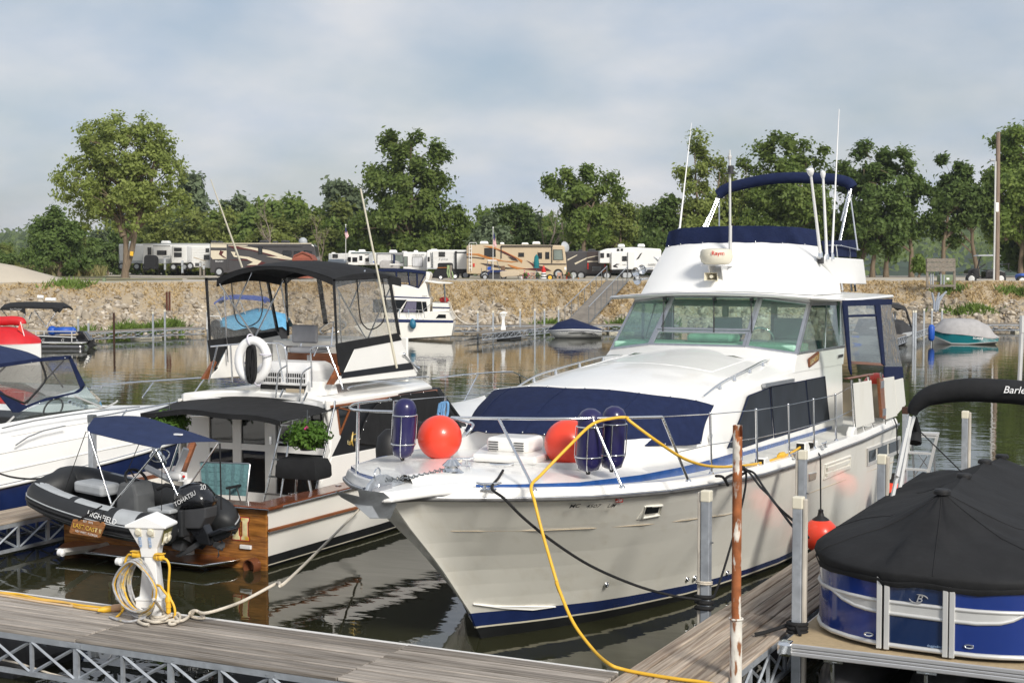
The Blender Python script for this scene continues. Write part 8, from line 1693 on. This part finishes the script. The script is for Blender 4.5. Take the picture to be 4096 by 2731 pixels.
bg = rv('motorhome','long beige motorhome with orange and brown swooshes behind the flag pole',C4,136,((172,355),(190,338),(330,336),(1150,342),(1195,350),(1212,470),(1222,600),(1205,650),(1085,660),(290,645),(175,640)),'rvbeige',(
    ('window','dglass',((360,375),(476,462))),('window','dglass',((716,423),(773,461))),('window','dglass',((999,414),(1035,485))),('cab_window','glassd2',((1082,388),(1172,390),(1184,495),(1082,495))),('door','rvbeige',((915,408),(970,560)),-.05),('window','dglass',((921,420),(959,482)),-.08),('awning','blackp',((532,345),(1075,356)),-.16,.12),('awning_arm','blackp',((532,345),(540,480)),-.12),('awning_arm','blackp',((1062,348),(1070,525)),-.12),
    ('swoosh','rvorange',((350,350),(440,355),(560,400),(660,450),(760,500),(750,530),(700,480),(600,435),(480,385)),-.05),('swoosh','maroon',((480,380),(580,415),(680,470),(700,495),(640,465),(540,415)),-.06),('swoosh','rvorange',((175,430),(300,430),(420,470),(560,505),(720,515),(640,520),(500,505),(380,480),(280,445),(175,442)),-.05),('swoosh','rvdarkb',((172,462),(250,464),(360,478),(360,488),(250,474),(172,474)),-.05),
    ('swoosh','rvdarkb',((315,528),(440,540),(560,570),(700,585),(600,590),(470,572),(380,555)),-.05),('swoosh','rvdarkb',((605,462),(690,480),(715,510),(650,495)),-.06),('swoosh','maroon',((800,500),(880,540),(1000,575),(1060,610),(940,612),(760,590),(880,580),(850,540)),-.05),('swoosh','rvdarkb',((860,515),(900,532),(1215,535),(1215,545),(900,545)),-.055),('swoosh','rvorange',((600,540),(720,575),(800,585),(700,592),(640,572)),-.05),('tail_light','crimson',((240,532),(258,568)),-.05),('headlight','gelw',((1195,570),(1215,600)),-.02,.3),('wheel_arch','dark',((1085,640),(1092,610),(1115,592),(1145,592),(1168,612),(1172,645),(1165,670),(1090,675)),-.02),('skirt','rvbeige',((290,640),(1085,655),(1085,662),(290,655)),.1,2.0)),
    ((1130,640,.46),(365,660,.46)),ac=((308,405,300,330),(520,570,312,334),(858,948,304,332),(745,825,315,335)))
bars('rear_ladder','white',C4,(((200,335),(200,610)),((225,335),(225,610)),((198,335),(205,316),(275,316),(280,332)))+tuple(((200,y),(225,y)) for y in range(380,610,40)),135.8,.03,bg)
mb = MB(); mb.lathe([(.5,0),(.4,.1),(0,.18)],16,hd(C4,1205,358,136.5),(1,-.4,.3)); mb.build('satellite_dish','lgrey',bg,sm=60)
text('lettering','SURES','darkgrey',bg,hd(C4,1130,511,135.9),RT,(0,0,1),.12,.01)
dk2 = rv('motorhome','dark brown and black motorhome between the beige motorhome and white fifth wheel',C4,140,((1205,405),(1640,400),(1640,655),(1430,665),(1205,650)),'rvdark',(('rear_cap','rvdarkb',((1432,410),(1640,405),(1640,650),(1432,660)),-.05),('stripe','rvcream',((1435,470),(1560,445),(1560,452),(1435,478)),-.1),('stripe','rvcream',((1435,508),(1620,505),(1620,514),(1435,520)),-.1),('stripe','rvcream',((1225,490),(1330,440),(1330,448),(1230,505))),('stripe','rvcream',((1300,530),(1430,470),(1430,482),(1310,545))),('tail_light','crimson',((1436,528),(1448,595)),-.1),('tail_light','crimson',((1614,540),(1626,592)),-.1),('radiator_grille','lgrey',((1488,565),(1580,612)),-.1),('orange_sign','rvorange',((1596,605),(1645,598),(1648,628),(1600,638)),-.4,.1),('bumper','dark',((1400,640),(1640,665)),-.12,.2)),((1290,655,.46),(1370,660,.46)),ac=((1440,1530,382,402),(1340,1390,388,404)))
for i in range(6): y = 568+i*8; plate('grille_slat','darkgrey',C4,((1490,y),(1578,y),(1578,y+3),(1490,y+3)),139.85,.02,dk2)
sb = rv('fifth_wheel','white fifth wheel trailer with black graphics left of the yacht flybridge',C4,137,((1565,405),(1640,378),(1900,362),(2200,380),(2210,400),(2205,600),(1690,598),(1680,530),(1565,530)),W,(
    ('slideout',W,((1690,416),(1788,596)),-.35,.35),('door',W,((1790,412),(1858,592)),-.08,.06),('window','dglass',((1802,458),(1846,506)),-.12),('slideout',W,((1862,412),(1930,590)),-.3,.3),('window','dglass',((1575,425),(1608,472))),('window','dglass',((1642,428),(1665,466))),('window','dglass',((1746,381),(1770,402))),('window','dglass',((1786,380),(1808,400))),('graphic','blackp',((1700,560),(1740,535),(1775,540),(1730,552),(1760,575),(1715,570)),-.4),('graphic','blackp',((1945,495),(1990,430),(2010,420),(1975,480)),-.04),('skirt','blackp',((1690,596),(2205,632)),.05,2.2),('graphic','lgrey',((1690,590),(1860,585),(1860,592),(1690,598)),-.42)),((1830,655,.42),(1870,655,.42),(1640,660,.42)),ac=((1755,1832,330,362),(1962,2042,328,360)))
text('lettering','SABRE','darkgrey',sb,hd(C4,1823,545,136.85),RT,(0,0,1),.13,.01); text('lettering','SABRE','darkgrey',sb,hd(C4,2110,546,136.9),RT,(0,0,1),.26,.01)
def small(name,label,cat,c,D,x,y): p = hd(c,x,y,D); return thing(name,label,cat,V(p.x,p.y,3.1))
t = small('shed','small reddish barn shed in front of the dark striped motorhome','shed',C2,128,1905,440); plate('wall','shedred',C2,((1812,330),(2005,330),(2005,500),(1812,500)),128,2.4,t); plate('gable','shedred',C2,((1812,330),(1830,290),(1905,258),(1980,288),(2005,330)),128,2.4,t); plate('door','shedred2',C2,((1838,310),(1972,310),(1972,480),(1838,480)),127.95,.06,t); bars('trim','shedred2',C2,(((1808,332),(1828,288),(1905,254),(1984,286),(2010,332)),((1905,310),(1905,480)),((1812,330),(2005,330))),127.9,.06,t); plate('roof_edge','shedred2',C2,((1806,330),(1828,286),(1905,253),(1984,285),(2012,330),(2004,331),(1978,292),(1905,262),(1832,293),(1814,331)),127.85,2.7,t)
t = small('covered_grill','black covered grill beside the white trailer','grill',C2,138,462,415); plate('cover','blackc',C2,((408,420),(412,300),(430,282),(500,284),(522,310),(524,415),(500,422),(480,408),(440,420)),138,1.3,t,.1)
for i,(x,y0,y1,D,lab) in enumerate(((609,315,422,130,'grey meter post nearest the white slideout trailer'),(772,335,452,128,'grey meter post with a hose below the stacked windows'),(942,345,482,122,'left of two close wooden meter posts by the road'),(975,370,482,122,'right of two close wooden meter posts by the road'))):
    t = small('meter_post',lab,'post',C2,D,x,y1); plate('post','galv' if i < 2 else 'oldwood',C2,((x-8,y0),(x+8,y0),(x+8,y1),(x-8,y1)),D,.25,t,.02); plate('meter_box','lgrey',C2,((x-9,y0+10),(x+9,y0+10),(x+9,y0+45),(x-9,y0+45)),D-.08,.1,t)
t = small('utility_box','pale green utility box at the top of the bank','utility box',C2,108,32,560); plate('cabinet','padgreen',C2,((20,568),(22,498),(46,498),(48,572)),105,.35,t,.03)
t = small('tree_sign','yellow sign nailed to the left cottonwood trunk','sign',C2,139,298,290); plate('board','yellow',C2,((284,248),(314,250),(312,292),(282,288)),139.2,.03,t)
def flag(label,c,D,x,ytop,ybot,fl):
    t = small('flag_pole',label,'flag',c,D,x,ybot); bars('pole','aluw',c,(((x,ytop),(x,ybot)),),D,.035,t); mb = MB(); mb.ball(hd(c,x,ytop,D),.07,8,6); mb.build('finial','gelw',t,sm=180)
    (x0,y0),(x1,y1),(x2,y2),(x3,y3) = fl    # top hoist, bottom hoist, bottom fly, top fly
    P = lambda s_,q: hd(c,lerp(lerp(x0,x1,q),lerp(x3,x2,q),s_),lerp(lerp(y0,y1,q),lerp(y3,y2,q),s_),D-.05-.06*math.sin(s_*7+q*3))
    for i in range(13):
        m_ = MB(); m_.loft([[P(j/8,i/13) for j in range(9)],[P(j/8,(i+1)/13) for j in range(9)]],False); m_.build('stripe','flagred' if i % 2 == 0 else 'white',t)
    m_ = MB(); m_.loft([[P(j/8*.45,q/4*.54)-FH*.02 for j in range(9)] for q in range(5)],False); m_.build('canton','flagblue',t)
flag('stars and stripes on a pole before the beige motorhome',C4,128,450,158,702,((458,190),(450,330),(478,372),(488,345)))
flag('stars and stripes on a pole left of the white sportfisher rod',C3,139,615,0,490,((612,25),(600,120),(622,192),(658,150)))
t = small('parasol','closed teal parasol beside the motorhome door','parasol',C4,131,903,690); bars('pole','galvd',C4,(((903,440),(905,695)),),131,.03,t); a,b = hd(C4,903,580,131),hd(C4,903,435,131); mb = MB(); mb.lathe([(.32,0),(.22,.1),(.26,.35),(.18,1.0),(.08,(b-a).length-.1),(.02,(b-a).length)],10,a); mb.build('canopy','tealc',t,sm=30)
t = small('lighthouse_ornament','small red topped lighthouse ornament beside the picnic table','ornament',C4,130,979,690)
for i in range(5): a,b = hd(C4,979,690-i*13,130),hd(C4,979,690-(i+1)*13,130); mb = MB(); mb.lathe([(.30-.025*i,0),(.28-.025*i,(b-a).length)],12,a); mb.build('band','white' if i % 2 == 0 else 'dark',t,sm=40)
mb = MB(); a = hd(C4,979,625,130); mb.lathe([(.2,0),(.2,.25),(.12,.27),(.12,.45),(.02,.6)],12,a); mb.build('lantern','crimson',t,sm=40)
t = small('picnic_table','white picnic table under the closed parasol','table',C4,131.5,915,690); plate('top','white',C4,((830,622),(1000,622),(1000,628),(830,628)),131.5,1.0,t); plate('bench','white',C4,((850,650),(1010,650),(1010,656),(850,656)),131,.35,t); bars('leg','white',C4,(((850,628),(835,692)),((985,628),(1000,690)),((980,628),(960,690)),((855,628),(880,692))),131.4,.04,t)
for i,(x0,lab) in enumerate(((840,'pink plastic chair left of the parasol pole'),(1118,'pink plastic chair at the front of the beige motorhome'))):
    t = small('patio_chair',lab,'chair',C4,130,x0+25,690); plate('backrest','chairpink',C4,((x0,628),(x0+50,625),(x0+48,655),(x0+6,655)),130.4,.05,t,.02); plate('seat','chairpink',C4,((x0,655),(x0+52,655),(x0+52,663),(x0,663)),129.9,.5,t,.02); bars('leg','chairpink',C4,tuple(((x,660),(x+d_,695)) for x,d_ in ((x0+4,-3),(x0+48,3),(x0+10,2),(x0+42,-2))),130,.035,t)
t = small('covered_table','long table under a tan cloth in front of the beige motorhome','table',C4,130,625,690); plate('cloth','tan',C4,((520,620),(540,612),(690,610),(728,620),(725,660),(650,670),(600,668),(545,682),(522,660)),130,1.2,t,.05); bars('leg','darkgrey',C4,(((540,670),(535,694)),((710,660),(715,694))),130.2,.04,t)
t = small('storage_box','dark brown storage box beside the flag pole foot','box',C4,129.5,462,695); plate('box','darkgrey',C4,((405,632),(520,630),(522,696),(405,697)),129.5,.7,t,.03); plate('lid','dark',C4,((402,628),(522,626),(522,634),(402,636)),129.4,.85,t)
t = small('golf_cart','dark blue golf cart parked at the beige motorhome rear','golf cart',C4,132,460,690); plate('body','navyp',C4,((390,620),(430,600),(520,600),(600,610),(600,650),(390,655)),132,1.2,t,.06); plate('roof','white',C4,((390,500),(400,495),(480,496),(500,506),(390,508)),132,1.2,t,.03); plate('seat','bluep',C4,((390,570),(430,562),(432,600),(390,605)),132.1,1.0,t,.05); plate('bag','brown',C4,((528,560),(572,556),(578,605),(535,610)),132.1,.6,t,.05); bars('post','galvd',C4,(((395,505),(370,660)),((490,505),(520,600)),((430,505),(440,600)),((330,580),(330,660),(400,690))),132,.03,t); wheel(t,C4,365,675,131.9,.28); wheel(t,C4,560,672,131.9,.28)
for i,(x,m_,lab) in enumerate(((790,'pinkf','pot of pink flowers left of the plastic chair'),(915,'flagblue','pot of red and blue flowers under the parasol'),(1243,'redflower','pot of red and white flowers at the motorhome front'))):
    t = small('flower_pot',lab,'flower pot',C4,130,x,692); p = hd(C4,x,692,130); mb = MB(); mb.lathe([(.12,0),(.17,.22)],12,V(p.x,p.y,3.08)); mb.build('pot','darkgrey',t,sm=40); rg_ = np.random.default_rng(i); P = rg_.normal(0,.12,(160,3))+[0,0,.34]; link('foliage',leaves(P,.10,rg_,'leafb'),t); mb = MB()
    for q in range(9): mb.ball(V(p.x,p.y,3.1)+V(*(rg_.normal(0,.15,3)))+V(0,0,.38)-FH*.12,.05,6,5)
    mb.build('flowers',m_,t,sm=180)
for i,(x,m_,w_,h,lab) in enumerate(((748,'white',24,28,'white propane tank by the tan table'),(1218,'crimson',14,40,'red canister by the flower pot'),(1285,'lgrey',30,42,'round grey rock ornament right of the red flowers'),(1190,'oldwood',36,45,'small brown statue beside the plastic chair'),(1342,'rvorange',18,12,'small orange pot right of the grey ornament'))):
    t = small('yard_ornament',lab,'ornament',C4,130,x,692); p = hd(C4,x,694,130); k_ = .0042; mb = MB(); mb.lathe([(w_*k_*.8,0),(w_*k_,h*k_*.6),(w_*k_*.9,h*k_*1.4),(w_*k_*.3,h*k_*1.9),(0,h*k_*2)],12,V(p.x,p.y,3.08)); mb.build('body',m_,t,sm=60)
t = small('mower','small black and yellow tyre roller under the picnic table','mower',C4,129.8,1045,690); wheel(t,C4,1045,680,129.8,.3,'yellow')
t = small('covered_cart','tall black covered cart beside the hose post','cart',C3,127,1900,715); plate('cover','blackc',C3,((1755,712),(1790,640),(1850,575),(1848,520),(1870,508),(2030,506),(2048,520),(2045,590),(2080,640),(2100,700),(1900,720)),127,1.6,t,.12); bars('bungee','rvorange',C3,(((1845,575),(1980,572)),),126.9,.03,t); wheel(t,C3,2085,692,126.8,.25,'white'); wheel(t,C3,1890,705,126.8,.22,'white')
t = small('hose_post','post hung with pale green hoses beside the covered cart','post',C3,124,2010,725); plate('post','oldwood',C3,((2015,540),(2042,540),(2042,728),(2015,728)),124,.2,t); bars('hose','hosegreen',C3,(((1985,540),(1978,640),(1995,710),(2005,620),(1990,545)),((2000,540),(2005,650),(2015,700)),((2040,620),(2060,690),(2050,725))),123.9,.05,t)
t = small('pickup_truck','grey pickup roof showing above the sportfisher canopy','truck',C3,138,490,480); plate('cab','slate',C3,((370,475),(400,460),(520,455),(590,462),(620,480),(620,520),(370,520)),138,1.9,t,.1)
t = small('pop_up_tent','pale grey covered tent trailer behind the bridge canopy','tent',C3,135,1200,560); plate('cover','greycov',C3,((1068,500),(1110,470),(1280,478),(1328,500),(1325,590),(1068,580)),135,2,t,.1); plate('cart_roof','gelw',C3,((1200,530),(1210,522),(1340,526),(1345,536),(1200,540)),133,1.2,t,.03); plate('closed_umbrella','navyc',C3,((1248,395),(1262,388),(1275,400),(1272,520),(1250,520)),134.5,.4,t,.05)
t = small('sign_board','weathered wooden back of a sign on the right bank top','sign',C7,104,1320,440); D = 104
for i,(y0,y1) in enumerate(((96,138),(142,196),(200,246),(392,420))): plate('board','oldwood',C7,((1160,y0+3*(i % 2)),(1480,y0),(1482,y1),(1160,y1)),D,.06,t)
for x in (1152,1462): plate('post','oldwood',C7,((x,100),(x+26,98),(x+30,445),(x+6,445)),D+.07,.12,t)
bars('conduit','galv',C7,(((1205,250),(1205,435)),((1230,250),(1230,435)),((1320,250),(1320,420)),((1355,285),(1355,430))),D+.3,.06,t)
t = small('transformer','green pad transformer behind the sign board','transformer',C7,108,1400,390); plate('cabinet','padgreen',C7,((1328,292),(1345,282),(1478,284),(1490,300),(1490,392),(1328,392)),108,1.2,t,.05); plate('label','white',C7,((1385,316),(1418,316),(1418,340),(1385,340)),107.97,.02,t)
a,b = hd(C6,1540,1545,110),hd(C6,1552,178,110); t = thing('utility_pole','tall weathered wooden utility pole at the right','utility pole',V(a.x,a.y,3.0)); mb = MB(); mb.tube([V(a.x,a.y,2.7),a.lerp(b,.5),b],[.19,.17,.15],12); mb.build('pole','polewood',t,sm=60); mb = MB(); p = hd(C6,1500,428,109.8); mb.box(p,(.4,.25,.2),YAW); mb.build('lamp','lgrey',t,bev=.08); bars('conduit','aluw',C6,(((1528,440),(1522,980),(1512,1540)),),109.6,.07,t); mb = MB(); mb.box(hd(C6,1540,850,109.6),(.25,.2,.7),YAW); mb.build('meter','gelw',t,bev=.05)
t = small('golf_cart','black golf cart parked behind the utility pole','golf cart',C7,113,1830,380); D = 113
plate('body','plblack',C7,((1630,265),(1640,230),(1720,205),(1760,225),(1770,310),(1830,320),(1835,240),(1920,230),(2000,235),(2060,250),(2065,300),(1990,300),(1960,330),(1730,330),(1700,285),(1640,290)),D,1.2,t,.06); plate('roof','lgrey',C7,((1745,65),(1775,55),(1960,52),(2010,62),(2010,70),(1745,72)),D,1.2,t,.03)
bars('post','rubber',C7,(((1775,70),(1735,215)),((1985,75),(1985,240)),((1990,170),(2110,155)),((2060,240),(2130,238)),((1830,160),(1735,225)),((2090,155),(2095,240))),D+.2,.05,t); plate('seat','rubber',C7,((1850,225),(1985,220),(1990,240),(1850,245)),D+.1,1.0,t,.04)
wheel(t,C7,1670,330,D-.1,.42,'aluw'); wheel(t,C7,2005,330,D-.1,.42,'aluw')
t = small('golf_cart','blue golf cart cut off by the right edge','golf cart',C7,113,2260,385); plate('body','bluep',C7,((2220,300),(2240,275),(2300,265),(2500,265),(2500,340),(2230,340)),113,1.2,t,.06); wheel(t,C7,2248,355,112.9,.42,'aluw'); wheel(t,C7,2500,355,112.9,.42,'aluw')
t = thing('bank_conduits','bundle of grey conduits running down the right bank','conduit',hd(C7,1270,700,97))
for ln in (((1222,495),(1245,600),(1240,690)),((1300,495),(1270,600),(1262,700)),((1350,510),(1300,590),(1285,690)),((1380,480),(1290,560),(1280,650))): mb = MB(); mb.tube([hd(C7,x,y,lerp(101,96,(y-490)/210)) for x,y in ln],.08,6); mb.build('conduit','galv',t,sm=60)
for i,(x0,y0,x1,y1) in enumerate(((355,205,410,208),(430,230,525,232))): t = thing('white_pipe',('left' if i == 0 else 'right')+' white plastic pipe lying on the left bank','pipe',hd(A1,x0,y0,88)); mb = MB(); mb.tube([hd(A1,x0,y0,87.5),hd(A1,x1,y1,87.5)],.11,8); mb.build('pipe','white',t,sm=60)
# ------------------------------------------------------------------ summer haze in the air
hm = bpy.data.materials.new('haze'); hm.use_nodes = True; M['haze'] = hm; hn_ = hm.node_tree.nodes; hn_.clear()
pv = hn_.new('ShaderNodeVolumePrincipled'); pv.inputs['Color'].default_value = (.86,.92,1,1); pv.inputs['Density'].default_value = .00016; pv.inputs['Anisotropy'].default_value = .2
ho = hn_.new('ShaderNodeOutputMaterial'); hm.node_tree.links.new(pv.outputs[0],ho.inputs['Volume'])
mb = MB(); mb.bx(-4600,4600,-450,7100,-3,60); tag(mb.build('haze','haze'),'thin pale summer haze in the air','haze',kind='stuff')
